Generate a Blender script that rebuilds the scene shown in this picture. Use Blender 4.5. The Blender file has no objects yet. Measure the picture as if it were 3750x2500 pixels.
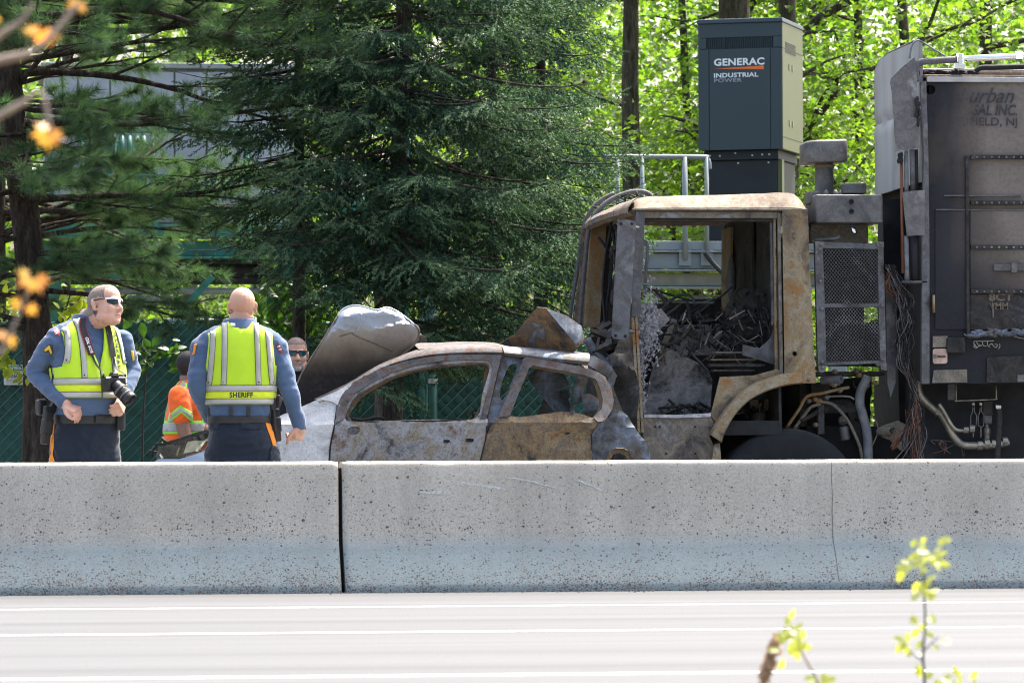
import bpy, bmesh, math, random
import numpy as np
from mathutils import Vector, Matrix, noise as mnoise, geometry as mgeo

# ------------------------------------------------------------------ camera
SC = bpy.context.scene
COL = SC.collection
FPX = 16320.0                       # focal length in photograph pixels (3750 wide)
CAM = Vector((-2.88, -24.0, 0.69))
YAW, PITCH, ROLL = math.radians(6.85), math.atan((1693 - 1250) / FPX), -0.0038
cam_data = bpy.data.cameras.new("camera")
cam = bpy.data.objects.new("camera", cam_data)
COL.objects.link(cam)
ROT = (Matrix.Rotation(-YAW, 3, 'Z') @ Matrix.Rotation(math.pi / 2 + PITCH, 3, 'X') @ Matrix.Rotation(ROLL, 3, 'Z'))
cam.matrix_world = Matrix.Translation(CAM) @ ROT.to_4x4()
cam_data.sensor_width = 36.0
cam_data.lens = FPX / 3750 * 36.0
cam_data.clip_end = 2000.0
cam_data.dof.use_dof = True
cam_data.dof.focus_distance = 28.0
cam_data.dof.aperture_fstop = 10.0
SC.camera = cam

# ------------------------------------------------------------------ light
SUN_EL, SUN_AZ = math.radians(61), math.radians(44)      # azimuth from +Y (away) towards +X (right)
world = bpy.data.worlds.new("World")
SC.world = world
world.use_nodes = True
wn = world.node_tree.nodes
sky = wn.new("ShaderNodeTexSky")
sky.sky_type = 'NISHITA'
sky.sun_disc = False
sky.sun_elevation = SUN_EL
sky.sun_rotation = SUN_AZ
sky.air_density = 1.0
sky.dust_density = 7.0
sky.ozone_density = 0.3
wn["Background"].inputs["Strength"].default_value = 0.15
world.node_tree.links.new(sky.outputs["Color"], wn["Background"].inputs["Color"])
sun_data = bpy.data.lights.new("sun", 'SUN')
sun_data.energy = 3.3
sun_data.angle = math.radians(0.5)
sun_data.color = (1.0, 0.965, 0.90)
sun = bpy.data.objects.new("sun", sun_data)
COL.objects.link(sun)
SUN_DIR = Vector((math.sin(SUN_AZ) * math.cos(SUN_EL), math.cos(SUN_AZ) * math.cos(SUN_EL), math.sin(SUN_EL)))
sun.rotation_euler = SUN_DIR.to_track_quat('Z', 'Y').to_euler()
sun.location = (10, 20, 30)
SC.view_settings.view_transform = 'Standard'
SC.view_settings.look = 'None'
SC.view_settings.gamma = 1.0
SC.view_settings.exposure = 2.0
SC.render.engine = 'CYCLES'
SC.cycles.use_denoising = True
SC.cycles.filter_width = 1.05
SC.cycles.max_bounces = 7
SC.cycles.diffuse_bounces = 3
SC.cycles.glossy_bounces = 3
SC.cycles.transmission_bounces = 4
SC.cycles.transparent_max_bounces = 6
SC.cycles.caustics_reflective = False
SC.cycles.caustics_refractive = False

# ------------------------------------------------------------------ helpers
def PX(px, py, Y):
    """Point of the upright plane y = Y that a photograph pixel looks at."""
    d = ROT @ Vector(((px - 1875) / FPX, -(py - 1250) / FPX, -1))
    t = (Y - CAM.y) / d.y
    return CAM + d * t

def XZ(pts, Y):
    out = []
    for p in pts:
        v = PX(p[0], p[1], Y)
        out.append((v.x, v.z))
    return out

def prop(o, label=None, cat=None, group=None, kind=None):
    for k, v in (("label", label), ("category", cat), ("group", group), ("kind", kind)):
        if v:
            o[k] = v
    return o

def empty(name, loc, label=None, cat=None, group=None, rz=0.0):
    o = bpy.data.objects.new(name, None)
    COL.objects.link(o)
    o.empty_display_size = 0.2
    o.location = loc
    o.rotation_euler = (0, 0, rz)
    return prop(o, label, cat, group)

def root_of(o):
    while o.parent is not None:
        o = o.parent
    return o

LOCAL = {}                # roots whose parts are given in the root's own frame

def mesh_from(name, V, F, smooth=False):
    me = bpy.data.meshes.new(name)
    me.from_pydata([tuple(v) for v in V], [], [tuple(f) for f in F])
    me.update()
    if smooth:
        me.polygons.foreach_set("use_smooth", [True] * len(me.polygons))
    return me

def link(name, me, mat, parent=None):
    o = bpy.data.objects.new(name, me)
    COL.objects.link(o)
    if mat is not None:
        if isinstance(mat, (list, tuple)):
            for m in mat:
                me.materials.append(m)
        elif not me.materials:
            me.materials.append(mat)
    if parent is not None:
        o.parent = parent
        r = root_of(parent)
        if r.name not in LOCAL:
            off = -Vector(r.location)
            p = parent
            while p.parent is not None:
                off -= Vector(p.location)
                p = p.parent
            o.location = off
    return o

class MB:
    """Collects shapes into one mesh (world coordinates, or the thing's own frame)."""
    def __init__(s):
        s.V, s.F, s.S = [], [], []
    def add(s, V, F, smooth=False):
        b = len(s.V)
        s.V += [Vector(v) for v in V]
        s.F += [tuple(i + b for i in f) for f in F]
        s.S += [smooth] * len(F)
        return s
    def box(s, a, b, taper=0.0):
        x0, y0, z0 = (min(a[i], b[i]) for i in range(3))
        x1, y1, z1 = (max(a[i], b[i]) for i in range(3))
        t = taper
        return s.add([(x0, y0, z0), (x1, y0, z0), (x1, y1, z0), (x0, y1, z0), (x0 + t, y0 + t, z1), (x1 - t, y0 + t, z1), (x1 - t, y1 - t, z1), (x0 + t, y1 - t, z1)],
                     [(0, 3, 2, 1), (4, 5, 6, 7), (0, 1, 5, 4), (1, 2, 6, 5), (2, 3, 7, 6), (3, 0, 4, 7)])
    def obox(s, c, ax, ay, az):
        c, ax, ay, az = Vector(c), Vector(ax), Vector(ay), Vector(az)
        P = [c + ax * i + ay * j + az * k for k in (-1, 1) for i, j in ((-1, -1), (1, -1), (1, 1), (-1, 1))]
        return s.add(P, [(0, 3, 2, 1), (4, 5, 6, 7), (0, 1, 5, 4), (1, 2, 6, 5), (2, 3, 7, 6), (3, 0, 4, 7)])
    def bar(s, a, b, w, d=None, up=(0, 0, 1)):
        a, b = Vector(a), Vector(b)
        t = (b - a)
        L = t.length
        t.normalize()
        up = Vector(up)
        if abs(t.dot(up)) > 0.95:
            up = Vector((0, 1, 0))
        x = t.cross(up).normalized()
        y = x.cross(t).normalized()
        return s.obox((a + b) / 2, x * w / 2, t * L / 2, y * (d or w) / 2)
    def tube(s, pts, r, seg=8, cap=True, smooth=True):
        pts = [Vector(p) for p in pts]
        n = len(pts)
        rr = r if isinstance(r, (list, tuple)) else [r] * n
        V, F = [], []
        prev = None
        for i, p in enumerate(pts):
            t = (pts[min(i + 1, n - 1)] - pts[max(i - 1, 0)])
            t.normalize()
            if prev is None:
                a = t.orthogonal().normalized()
            else:
                a = (prev - t * prev.dot(t))
                a = a.normalized() if a.length > 1e-6 else t.orthogonal().normalized()
            prev = a
            b = t.cross(a)
            for k in range(seg):
                th = 2 * math.pi * k / seg
                V.append(p + (a * math.cos(th) + b * math.sin(th)) * rr[i])
        for i in range(n - 1):
            for k in range(seg):
                k2 = (k + 1) % seg
                F.append((i * seg + k, i * seg + k2, (i + 1) * seg + k2, (i + 1) * seg + k))
        s.add(V, F, smooth)
        if cap:
            base = len(s.V) - len(V)
            s.F.append(tuple(base + k for k in reversed(range(seg))))
            s.F.append(tuple(base + (n - 1) * seg + k for k in range(seg)))
            s.S += [False, False]
        return s
    def ellipsoid(s, c, r, rot=None, seg=14, rings=9):
        c = Vector(c)
        V, F = [], []
        for i in range(rings + 1):
            th = math.pi * i / rings
            for k in range(seg):
                ph = 2 * math.pi * k / seg
                v = Vector((r[0] * math.sin(th) * math.cos(ph), r[1] * math.sin(th) * math.sin(ph), r[2] * math.cos(th)))
                if rot is not None:
                    v = rot @ v
                V.append(c + v)
        for i in range(rings):
            for k in range(seg):
                k2 = (k + 1) % seg
                F.append((i * seg + k, (i + 1) * seg + k, (i + 1) * seg + k2, i * seg + k2))
        return s.add(V, F, True)
    def lathe(s, c, axis, prof, seg=24, smooth=True):
        """prof: list of (distance along axis, radius)."""
        c, t = Vector(c), Vector(axis).normalized()
        a = t.orthogonal().normalized()
        b = t.cross(a)
        V, F = [], []
        n = len(prof)
        for d, r in prof:
            for k in range(seg):
                th = 2 * math.pi * k / seg
                V.append(c + t * d + (a * math.cos(th) + b * math.sin(th)) * r)
        for i in range(n - 1):
            for k in range(seg):
                k2 = (k + 1) % seg
                F.append((i * seg + k, i * seg + k2, (i + 1) * seg + k2, (i + 1) * seg + k))
        return s.add(V, F, smooth)
    def prism(s, pts, y0, y1):
        """Polygon in (x, z) extruded along y."""
        n = len(pts)
        V = [(p[0], y0, p[1]) for p in pts] + [(p[0], y1, p[1]) for p in pts]
        F = [tuple(range(n)), tuple(reversed(range(n, 2 * n)))]
        F += [(i, i + n, (i + 1) % n + n, (i + 1) % n) for i in range(n)]
        return s.add(V, F)
    def build(s, name, mat, parent=None, bevel=0.0, seg=2, solid=0.0):
        me = bpy.data.meshes.new(name)
        me.from_pydata([tuple(v) for v in s.V], [], s.F)
        me.update()
        me.polygons.foreach_set("use_smooth", s.S)
        bm = bmesh.new()
        bm.from_mesh(me)
        bmesh.ops.recalc_face_normals(bm, faces=bm.faces)
        bm.to_mesh(me)
        bm.free()
        o = link(name, me, mat, parent)
        if solid:
            md = o.modifiers.new("solid", 'SOLIDIFY')
            md.thickness = solid
            md.offset = 0
            md = o.modifiers.new("crisp", 'EDGE_SPLIT')
            md.split_angle = math.radians(40)
        if bevel:
            md = o.modifiers.new("bevel", 'BEVEL')
            md.width = bevel
            md.segments = seg
            md.limit_method = 'ANGLE'
            md.angle_limit = math.radians(40)
            md.harden_normals = False
        return o

def inside(P, poly):
    """Points of the array P (n, 2) inside the polygon."""
    x, y = P[:, 0], P[:, 1]
    c = np.zeros(len(P), bool)
    n = len(poly)
    for i in range(n):
        x0, y0 = poly[i]
        x1, y1 = poly[(i + 1) % n]
        if y0 == y1:
            continue
        k = ((y0 > y) != (y1 > y)) & (x < (x1 - x0) * (y - y0) / (y1 - y0) + x0)
        c ^= k
    return c

def smooth_poly(pts, n=3, closed=True):
    """Catmull-Rom refined outline."""
    P = [Vector((p[0], p[1])) for p in pts]
    m = len(P)
    out = []
    for i in range(m if closed else m - 1):
        p0, p1, p2, p3 = (P[(i + k) % m] if closed else P[min(max(i + k, 0), m - 1)] for k in (-1, 0, 1, 2))
        for j in range(n):
            t = j / n
            q = 0.5 * ((2 * p1) + (p2 - p0) * t + (2 * p0 - 5 * p1 + 4 * p2 - p3) * t * t + (3 * p1 - p0 - 3 * p2 + p3) * t ** 3)
            out.append((q.x, q.y))
    if not closed:
        out.append((P[-1].x, P[-1].y))
    return out

def curve3(pts, n=5):
    P = [Vector(p) for p in pts]
    m = len(P)
    out = []
    for i in range(m - 1):
        p0, p1, p2, p3 = (P[min(max(i + k, 0), m - 1)] for k in (-1, 0, 1, 2))
        for j in range(n):
            t = j / n
            out.append(0.5 * ((2 * p1) + (p2 - p0) * t + (2 * p0 - 5 * p1 + 4 * p2 - p3) * t * t + (3 * p1 - p0 - 3 * p2 + p3) * t ** 3))
    out.append(P[-1])
    return out

def tri2d(outer, holes=(), res=0.05, seed=1):
    """Triangulate a polygon with holes, with inner points so that it can be bent. Returns points, triangles."""
    pts, edges = [], []
    for loop in [outer] + list(holes):
        b = len(pts)
        q = []
        for i in range(len(loop)):
            p0, p1 = Vector((loop[i][0], loop[i][1])), Vector((loop[(i + 1) % len(loop)][0], loop[(i + 1) % len(loop)][1]))
            k = max(1, int((p1 - p0).length / res))
            q += [p0.lerp(p1, j / k) for j in range(k)]
        pts += q
        edges += [(b + i, b + (i + 1) % len(q)) for i in range(len(q))]
    A = np.array([(p.x, p.y) for p in pts])
    lo, hi = A.min(0), A.max(0)
    rng = np.random.default_rng(seed)
    gx, gy = np.meshgrid(np.arange(lo[0] + res / 2, hi[0], res), np.arange(lo[1] + res / 2, hi[1], res))
    G = np.stack([gx.ravel(), gy.ravel()], 1)
    G = G + (rng.random(G.shape) - 0.5) * res * 0.3
    if len(G):
        m = inside(G, outer)
        for h in holes:
            m &= ~inside(G, h)
        G = G[m]
        if len(G):
            d = np.min(np.hypot(G[:, None, 0] - A[None, :, 0], G[:, None, 1] - A[None, :, 1]), axis=1)
            G = G[d > res * 0.45]
    allp = pts + [Vector((g[0], g[1])) for g in G]
    r = mgeo.delaunay_2d_cdt(allp, edges, [], 0, 1e-6)
    vs, fs = r[0], r[2]
    VP = np.array([(v.x, v.y) for v in vs])
    tri = [f for f in fs if len(f) == 3]
    cen = np.array([VP[list(f)].mean(0) for f in tri])
    m = inside(cen, outer)
    for h in holes:
        m &= ~inside(cen, h)
    return VP, [t for t, k in zip(tri, m) if k]

def sheet(name, outer, fn, mat, parent=None, holes=(), res=0.05, thick=0.004, smooth=True, seed=1):
    """A bent sheet: outline in 2D, fn(u, v) gives the point in space."""
    VP, T = tri2d(outer, holes, res, seed)
    V = [fn(p[0], p[1]) for p in VP]
    me = mesh_from(name, V, T, smooth)
    bm = bmesh.new()
    bm.from_mesh(me)
    loose = [v for v in bm.verts if not v.link_faces]
    bmesh.ops.delete(bm, geom=loose, context='VERTS')
    bm.to_mesh(me)
    bm.free()
    o = link(name, me, mat, parent)
    if thick:
        md = o.modifiers.new("solid", 'SOLIDIFY')
        md.thickness = abs(thick)
        md.offset = -1 if thick > 0 else 1
        md = o.modifiers.new("crisp", 'EDGE_SPLIT')
        md.split_angle = math.radians(34)
    return o

def nz(x, y, z=0.0, s=1.0):
    return mnoise.noise(Vector((x * s, y * s, z * s)))

def text_mesh(s, size=0.1, shear=0.0, bold=0.0, depth=0.0, space=1.0, align='LEFT'):
    cu = bpy.data.curves.new("lettering", 'FONT')
    cu.body = s
    cu.size = size
    cu.shear = shear
    cu.offset = bold
    cu.extrude = depth
    cu.space_character = space
    cu.align_x = align
    cu.resolution_u = 3
    o = bpy.data.objects.new("lettering_source", cu)
    COL.objects.link(o)
    dg = bpy.context.evaluated_depsgraph_get()
    me = bpy.data.meshes.new_from_object(o.evaluated_get(dg))
    bpy.data.objects.remove(o)
    bpy.data.curves.remove(cu)
    V = [tuple(v.co) for v in me.vertices]
    F = [tuple(p.vertices) for p in me.polygons]
    bpy.data.meshes.remove(me)
    return V, F

def np_mesh(name, V, F, smooth=False):
    """V (n, 3) array, F (m, k) array of triangles or quads."""
    me = bpy.data.meshes.new(name)
    n, (m, k) = len(V), F.shape
    me.vertices.add(n)
    me.vertices.foreach_set("co", np.asarray(V, np.float32).ravel())
    me.loops.add(m * k)
    me.loops.foreach_set("vertex_index", F.astype(np.int32).ravel())
    me.polygons.add(m)
    me.polygons.foreach_set("loop_start", np.arange(m, dtype=np.int32) * k)
    me.update(calc_edges=True)
    if smooth:
        me.polygons.foreach_set("use_smooth", np.ones(m, bool))
    return me

# ------------------------------------------------------------------ materials
class NT:
    def __init__(s, name):
        s.m = bpy.data.materials.new(name)
        s.m.use_nodes = True
        s.t = s.m.node_tree
        s.b = s.t.nodes["Principled BSDF"]
        s.out = s.t.nodes["Material Output"]
        s.tc = s.t.nodes.new("ShaderNodeTexCoord").outputs["Object"]
    def set(s, **kw):
        names = dict(color="Base Color", rough="Roughness", metal="Metallic", spec="Specular IOR Level", coat="Coat Weight", sheen="Sheen Weight", emis="Emission Strength", alpha="Alpha", trans="Transmission Weight", ior="IOR")
        for k, v in kw.items():
            i = s.b.inputs[names[k]]
            if hasattr(v, "is_output"):
                s.t.links.new(v, i)
            else:
                i.default_value = (*v, 1) if isinstance(v, (tuple, list)) and len(v) == 3 else v
        return s
    def node(s, kind, ins=(), **attrs):
        n = s.t.nodes.new(kind)
        for k, v in attrs.items():
            setattr(n, k, v)
        for k, v in dict(ins).items():
            if hasattr(v, "is_output"):
                s.t.links.new(v, n.inputs[k])
            else:
                n.inputs[k].default_value = v
        return n
    def coord(s, scale=(1, 1, 1), loc=(0, 0, 0)):
        n = s.node("ShaderNodeMapping", {"Vector": s.tc})
        n.inputs["Scale"].default_value = scale
        n.inputs["Location"].default_value = loc
        return n.outputs[0]
    def noise(s, scale, detail=4, rough=0.55, co=None, dist=0.0):
        return s.node("ShaderNodeTexNoise", {"Vector": co or s.tc, "Scale": scale, "Detail": detail, "Roughness": rough, "Distortion": dist}).outputs["Fac"]
    def voro(s, scale, feature='F1', co=None, rnd=1.0, out="Distance"):
        return s.node("ShaderNodeTexVoronoi", {"Vector": co or s.tc, "Scale": scale, "Randomness": rnd}, feature=feature).outputs[out]
    def ramp(s, fac, stops, interp='LINEAR'):
        n = s.node("ShaderNodeValToRGB", {"Fac": fac})
        cr = n.color_ramp
        cr.interpolation = interp
        while len(cr.elements) > 1:
            cr.elements.remove(cr.elements[0])
        for i, (p, c) in enumerate(stops):
            e = cr.elements[0] if i == 0 else cr.elements.new(p)
            e.position = p
            if not isinstance(c, (tuple, list)):
                c = (c, c, c)
            e.color = (*c, 1)
        return n.outputs["Color"]
    def mix(s, fac, a, b, blend='MIX'):
        n = s.node("ShaderNodeMixRGB", blend_type=blend)
        for k, v in (("Fac", fac), ("Color1", a), ("Color2", b)):
            if hasattr(v, "is_output"):
                s.t.links.new(v, n.inputs[k])
            elif k == "Fac":
                n.inputs[k].default_value = v
            else:
                n.inputs[k].default_value = (*v, 1)
        return n.outputs[0]
    def math(s, op, a, b=0.0, clamp=False):
        n = s.node("ShaderNodeMath", operation=op, use_clamp=clamp)
        for i, v in enumerate((a, b)):
            if hasattr(v, "is_output"):
                s.t.links.new(v, n.inputs[i])
            else:
                n.inputs[i].default_value = v
        return n.outputs[0]
    def axis(s, k):
        return s.node("ShaderNodeSeparateXYZ", {"Vector": s.tc}).outputs[k]
    def bump(s, h, strength=0.3, dist=0.01):
        n = s.node("ShaderNodeBump", {"Height": h, "Strength": strength, "Distance": dist})
        s.t.links.new(n.outputs[0], s.b.inputs["Normal"])
        return s

def plain(name, color, rough=0.6, metal=0.0, spec=0.4, vary=0.25, scale=6.0, bump=0.0, bscale=60.0, dirt=None):
    t = NT(name)
    f = t.noise(scale, 5)
    dark = tuple(c * (1 - vary) for c in color)
    lite = tuple(min(1, c * (1 + vary)) for c in color)
    c = t.ramp(f, [(0.3, dark), (0.7, lite)])
    if dirt:
        c = t.mix(t.ramp(t.noise(scale * 2.3, 6, 0.7), [(0.5, 0), (0.7, 1)]), c, dirt)
    t.set(color=c, rough=rough, metal=metal, spec=spec)
    if bump:
        t.bump(t.noise(bscale, 4), bump, 0.004)
    return t.m

def burnt(name, cols, scale=3.0, speck=0.5, rough=0.75, metal=0.2, bump=0.25, seed=0.0):
    """Fire-scorched sheet metal: patches of the given colours with fine specks and scaling."""
    t = NT(name)
    co = t.coord(loc=(seed, seed * 1.7, -seed))
    n = len(cols)
    big = t.noise(scale, 6, 0.62, co, 0.6)
    c = t.ramp(big, [(0.36 + 0.28 * i / max(1, n - 1), cc) for i, cc in enumerate(cols)])
    mid = t.noise(scale * 5, 6, 0.7, co, 0.4)
    c = t.mix(t.ramp(mid, [(0.45, 0), (0.62, 0.75)]), c, cols[(n // 2 + 1) % n])
    fine = t.noise(scale * 24, 4, 0.7, co)
    c = t.mix(t.ramp(fine, [(0.5, 0), (0.68, speck)]), c, tuple(v * 0.35 for v in cols[0]))
    c = t.mix(t.ramp(t.noise(scale * 14, 5, 0.7, co), [(0.56, 0), (0.7, speck)]), c, cols[-1])
    t.set(color=c, rough=rough, metal=metal, spec=0.35)
    t.bump(t.math('ADD', t.math('ADD', mid, fine), big), bump * 1.3, 0.005)
    return t.m

def leafmat(name, a, b, trans=0.5, rough=0.45, scale=3.0, tcol=None, spec=0.4):
    """Thin leaf: colour varies from leaf to leaf, and light passes through."""
    t = NT(name)
    geo = t.node("ShaderNodeNewGeometry").outputs["Random Per Island"]
    f = t.math('ADD', t.math('MULTIPLY', geo, 0.45), t.math('MULTIPLY', t.ramp(t.noise(scale, 4), [(0.36, 0), (0.64, (1, 1, 1))]), 0.55))
    c = t.ramp(f, [(0.15, a), (0.85, b)])
    t.set(color=c, rough=rough, spec=spec)
    tr = t.node("ShaderNodeBsdfTranslucent")
    tc = t.mix(1.0, c, tcol or (1.25, 1.2, 0.55), 'MULTIPLY')
    t.t.links.new(tc, tr.inputs["Color"])
    mx = t.node("ShaderNodeMixShader", {"Fac": trans})
    t.t.links.new(t.b.outputs[0], mx.inputs[1])
    t.t.links.new(tr.outputs[0], mx.inputs[2])
    t.t.links.new(mx.outputs[0], t.out.inputs["Surface"])
    return t.m
# ================================================================== setting
def concrete_mat():
    t = NT("barrier_concrete")
    z = t.axis(2)
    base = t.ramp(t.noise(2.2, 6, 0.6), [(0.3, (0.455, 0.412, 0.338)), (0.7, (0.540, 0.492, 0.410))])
    # dark sky tint on lower face, warm road bounce above, painted into the colour
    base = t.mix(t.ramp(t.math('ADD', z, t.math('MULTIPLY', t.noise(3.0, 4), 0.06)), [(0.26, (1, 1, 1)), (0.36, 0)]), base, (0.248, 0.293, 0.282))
    base = t.mix(t.ramp(t.noise(90, 3, 0.7), [(0.35, 0.35), (0.6, 0)]), base, (0.13, 0.115, 0.10))
    base = t.mix(t.ramp(t.noise(1.4, 5, 0.6, t.coord((3.0, 3.0, 0.22))), [(0.45, 0), (0.75, 0.32)]), base, (0.19, 0.172, 0.15))
    # exposed stones: wear is strongest at the toe, with loose patches at mid height
    wear = t.ramp(t.math('ADD', z, t.math('MULTIPLY', t.noise(2.2, 4), 0.09)), [(0.05, (1.0,) * 3), (0.10, (0.8,) * 3), (0.17, (0.26,) * 3), (0.30, (0.11,) * 3), (0.38, (0.24,) * 3), (0.46, (0.10,) * 3), (0.7, (0.045,) * 3)])
    patch = t.ramp(t.noise(4.0, 3, 0.5), [(0.45, (0.45,) * 3), (0.62, (1.3,) * 3)])
    wear = t.math('MULTIPLY', wear, patch)
    co = t.coord((1, 1, 1.25))
    warp = t.node("ShaderNodeMixRGB", {"Fac": 0.02, "Color1": co, "Color2": t.node("ShaderNodeTexNoise", {"Scale": 40.0, "Vector": t.tc}).outputs["Color"]}).outputs[0]
    hs = []
    for sc, th, k in ((70, 0.30, 1.0), (130, 0.30, 1.0), (36, 0.22, 0.22)):
        d = t.voro(sc, co=warp)
        rnd = t.voro(sc, co=warp, out="Color")
        on = t.math('LESS_THAN', t.node("ShaderNodeSeparateColor", {"Color": rnd}).outputs[0], t.math('MULTIPLY', wear, k))
        spot = t.math('MULTIPLY', on, t.math('LESS_THAN', d, th + 0.08))
        stone = t.ramp(t.node("ShaderNodeSeparateColor", {"Color": rnd}).outputs[1], [(0.0, (0.035, 0.038, 0.045)), (0.55, (0.09, 0.085, 0.08)), (0.85, (0.17, 0.11, 0.07)), (1.0, (0.26, 0.26, 0.26))])
        base = t.mix(t.math('MULTIPLY', spot, 0.88), base, stone)
        hs.append(spot)
    t.set(color=base, rough=0.85, spec=0.25)
    h = t.math('SUBTRACT', t.math('MULTIPLY', t.noise(150, 4), 0.5), t.math('ADD', hs[0], hs[1]))
    t.bump(h, 0.35, 0.006)
    return t.m
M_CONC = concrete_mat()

def road_mat():
    t = NT("asphalt")
    streak = t.noise(1.0, 5, 0.6, t.coord((0.05, 1.6, 1)))
    c = t.ramp(streak, [(0.3, (0.049, 0.0515, 0.0545)), (0.7, (0.098, 0.102, 0.107))])
    c = t.mix(t.ramp(t.noise(220, 3, 0.8, t.coord((1, 0.35, 1))), [(0.42, 0.55), (0.58, 0)]), c, (0.03, 0.03, 0.03))
    c = t.mix(t.ramp(t.noise(60, 3, 0.8, t.coord((1, 0.5, 1))), [(0.6, 0), (0.75, 0.25)]), c, (0.2, 0.2, 0.2))
    t.set(color=c, rough=0.7, spec=0.2)
    t.bump(t.noise(180, 4), 0.3, 0.004)
    return t.m
M_ROAD = road_mat()
M_PAINT = plain("road_paint", (0.72, 0.72, 0.70), 0.5, vary=0.08, scale=3, dirt=(0.5, 0.5, 0.49))
M_DIRT = plain("verge_soil", (0.10, 0.085, 0.06), 0.95, vary=0.4, scale=3, bump=0.6, bscale=20)
M_PAVE = plain("shoulder_asphalt", (0.12, 0.12, 0.12), 0.9, vary=0.3, scale=2, bump=0.4, bscale=90)

def flat(name, x0, x1, y0, y1, z, mat):
    me = mesh_from(name, [(x0, y0, z), (x1, y0, z), (x1, y1, z), (x0, y1, z)], [(0, 1, 2, 3)])
    return prop(link(name, me, mat), kind="structure")
flat("ground", -900, 900, -400, 1400, -0.14, M_DIRT)
flat("road", -200, 200, -13.2, 0.33, 0.0, M_ROAD)
flat("road_shoulder", -200, 200, -0.1, 10.5, -0.10, M_PAVE)
for k, py in enumerate((2220, 2313, 2473)):
    yy = CAM.y + 0.69 / ((py - 1693) / FPX) / math.cos(YAW) * math.cos(YAW)
    flat("lane_marking", -200, 200, yy - 0.06, yy + 0.06, 0.001, M_PAINT)

# ------------------------------------------------------------------ concrete barrier
def barrier(x0, x1, label, yaw=0.0, yo=0.0):
    prof = [(0.305, 0.0), (0.305, 0.035), (0.298, 0.048)]
    prof += [(0.298 - 0.146 * t, 0.048 + 0.20 * t) for t in (0.25, 0.5, 0.75, 1.0)]
    prof += [(0.138, 0.275), (0.128, 0.305), (0.122, 0.345), (0.115, 0.45), (0.104, 0.60), (0.099, 0.668), (0.095, 0.684), (0.086, 0.695), (0.072, 0.70)]
    ring = [(-a, b) for a, b in prof] + [(a, b) for a, b in reversed(prof)]
    n = len(ring)
    nx = max(2, int((x1 - x0) / 0.035))
    V, F = [], []
    rnd = random.Random(int(x0 * 100))
    for i in range(nx + 1):
        e = (0.012 if abs(x0 + (x1 - x0) * i / nx - xb) > 0.01 else 0.0) if i in (0, nx) else 0.0
        x = x0 + (x1 - x0) * i / nx
        for j, (a, b) in enumerate(ring):
            s = 1 - e
            lump = 0.0035 * nz(x * 3, a * 4, b * 4) + 0.0016 * nz(x * 22, a * 20, b * 20)
            chip = 0.0
            if b > 0.66:
                chip = max(0.0, nz(x * 9, 3.0, a * 6) - 0.28) * 0.012
            V.append((x, a * s + (lump if a > 0 else -lump) + yo, b - chip - e * 0.4 + lump * 0.6))
    for i in range(nx):
        for j in range(n - 1):
            F.append((i * n + j, i * n + j + 1, (i + 1) * n + j + 1, (i + 1) * n + j))
    F.append(tuple(range(n)))
    F.append(tuple(nx * n + k for k in reversed(range(n))))
    me = mesh_from("concrete_barrier", V, F, False)
    bm = bmesh.new()
    bm.from_mesh(me)
    bmesh.ops.recalc_face_normals(bm, faces=bm.faces)
    bm.to_mesh(me)
    bm.free()
    me.polygons.foreach_set("use_smooth", [len(p.vertices) == 4 for p in me.polygons])
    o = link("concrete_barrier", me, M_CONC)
    prop(o, label, "barrier", "concrete barrier segments along the road edge")
    return o
xa, xb = PX(1252, 1900, -0.2).x, PX(3052, 1900, -0.15).x
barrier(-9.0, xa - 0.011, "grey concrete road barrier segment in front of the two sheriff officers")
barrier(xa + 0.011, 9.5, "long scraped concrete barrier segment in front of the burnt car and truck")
sb = bpy.data.objects["concrete_barrier.001"]
M_SCRAPE = plain("fresh_scrape", (0.52, 0.52, 0.49), 0.9, vary=0.25, scale=60, bump=0.5, dirt=(0.30, 0.23, 0.15))
rs0 = random.Random(40)
def face_y(z):
    q = [(0.048, 0.298), (0.248, 0.152), (0.275, 0.138), (0.345, 0.122), (0.60, 0.104), (0.69, 0.098)]
    for (z0, a0), (z1, a1) in zip(q, q[1:]):
        if z <= z1:
            return -(a0 + (a1 - a0) * (z - z0) / (z1 - z0))
    return -0.098
for pts, wd in (([(1535, 1800), (1600, 1803), (1655, 1806)], 9), ([(1690, 1763), (1760, 1775), (1860, 1790)], 8), ([(1850, 1747), (1930, 1758), (2060, 1793)], 5), ([(2105, 1755), (2150, 1770), (2215, 1800)], 6)):
    path = curve3([Vector((a, b, 0)) for a, b in pts], 10)
    up, lo = [], []
    for i, p in enumerate(path):
        e = math.sin(math.pi * i / (len(path) - 1)) ** 0.5 * wd
        up.append((p.x, p.y - e * rs0.uniform(0.2, 0.9)))
        lo.append((p.x, p.y + e * rs0.uniform(0.3, 1.0)))
    q = XZ(up + lo[::-1], -0.11)
    o = sheet("scrape", q, lambda x, z: (x, face_y(z) - 0.0025 - 0.0015 * nz(x * 60, z * 60), z), M_SCRAPE, sb, (), 0.012, 0)
mbg = MB()
for i in range(420):
    x = rs0.uniform(-3.4, 3.4)
    y = -0.31 - abs(rs0.gauss(0, 0.10))
    r = rs0.uniform(0.0025, 0.007)
    mbg.ellipsoid((x, y, r * 0.5), (r, r * 0.8, r * 0.6), Matrix.Rotation(rs0.uniform(0, 3), 3, 'Z'), 5, 3)
prop(mbg.build("road_grit", plain("grit", (0.10, 0.095, 0.085), 0.9, vary=0.5, scale=50)), "scattered grit along the foot of the barrier", "grit", kind="stuff")
crack = []
for k in range(26):
    z = 0.05 + 0.635 * k / 25
    crack.append(Vector((xb + 0.004 * nz(z * 9, 2.0) + 0.006 * nz(z * 2.5, 7.0), face_y(z) - 0.0022, z)))
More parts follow.
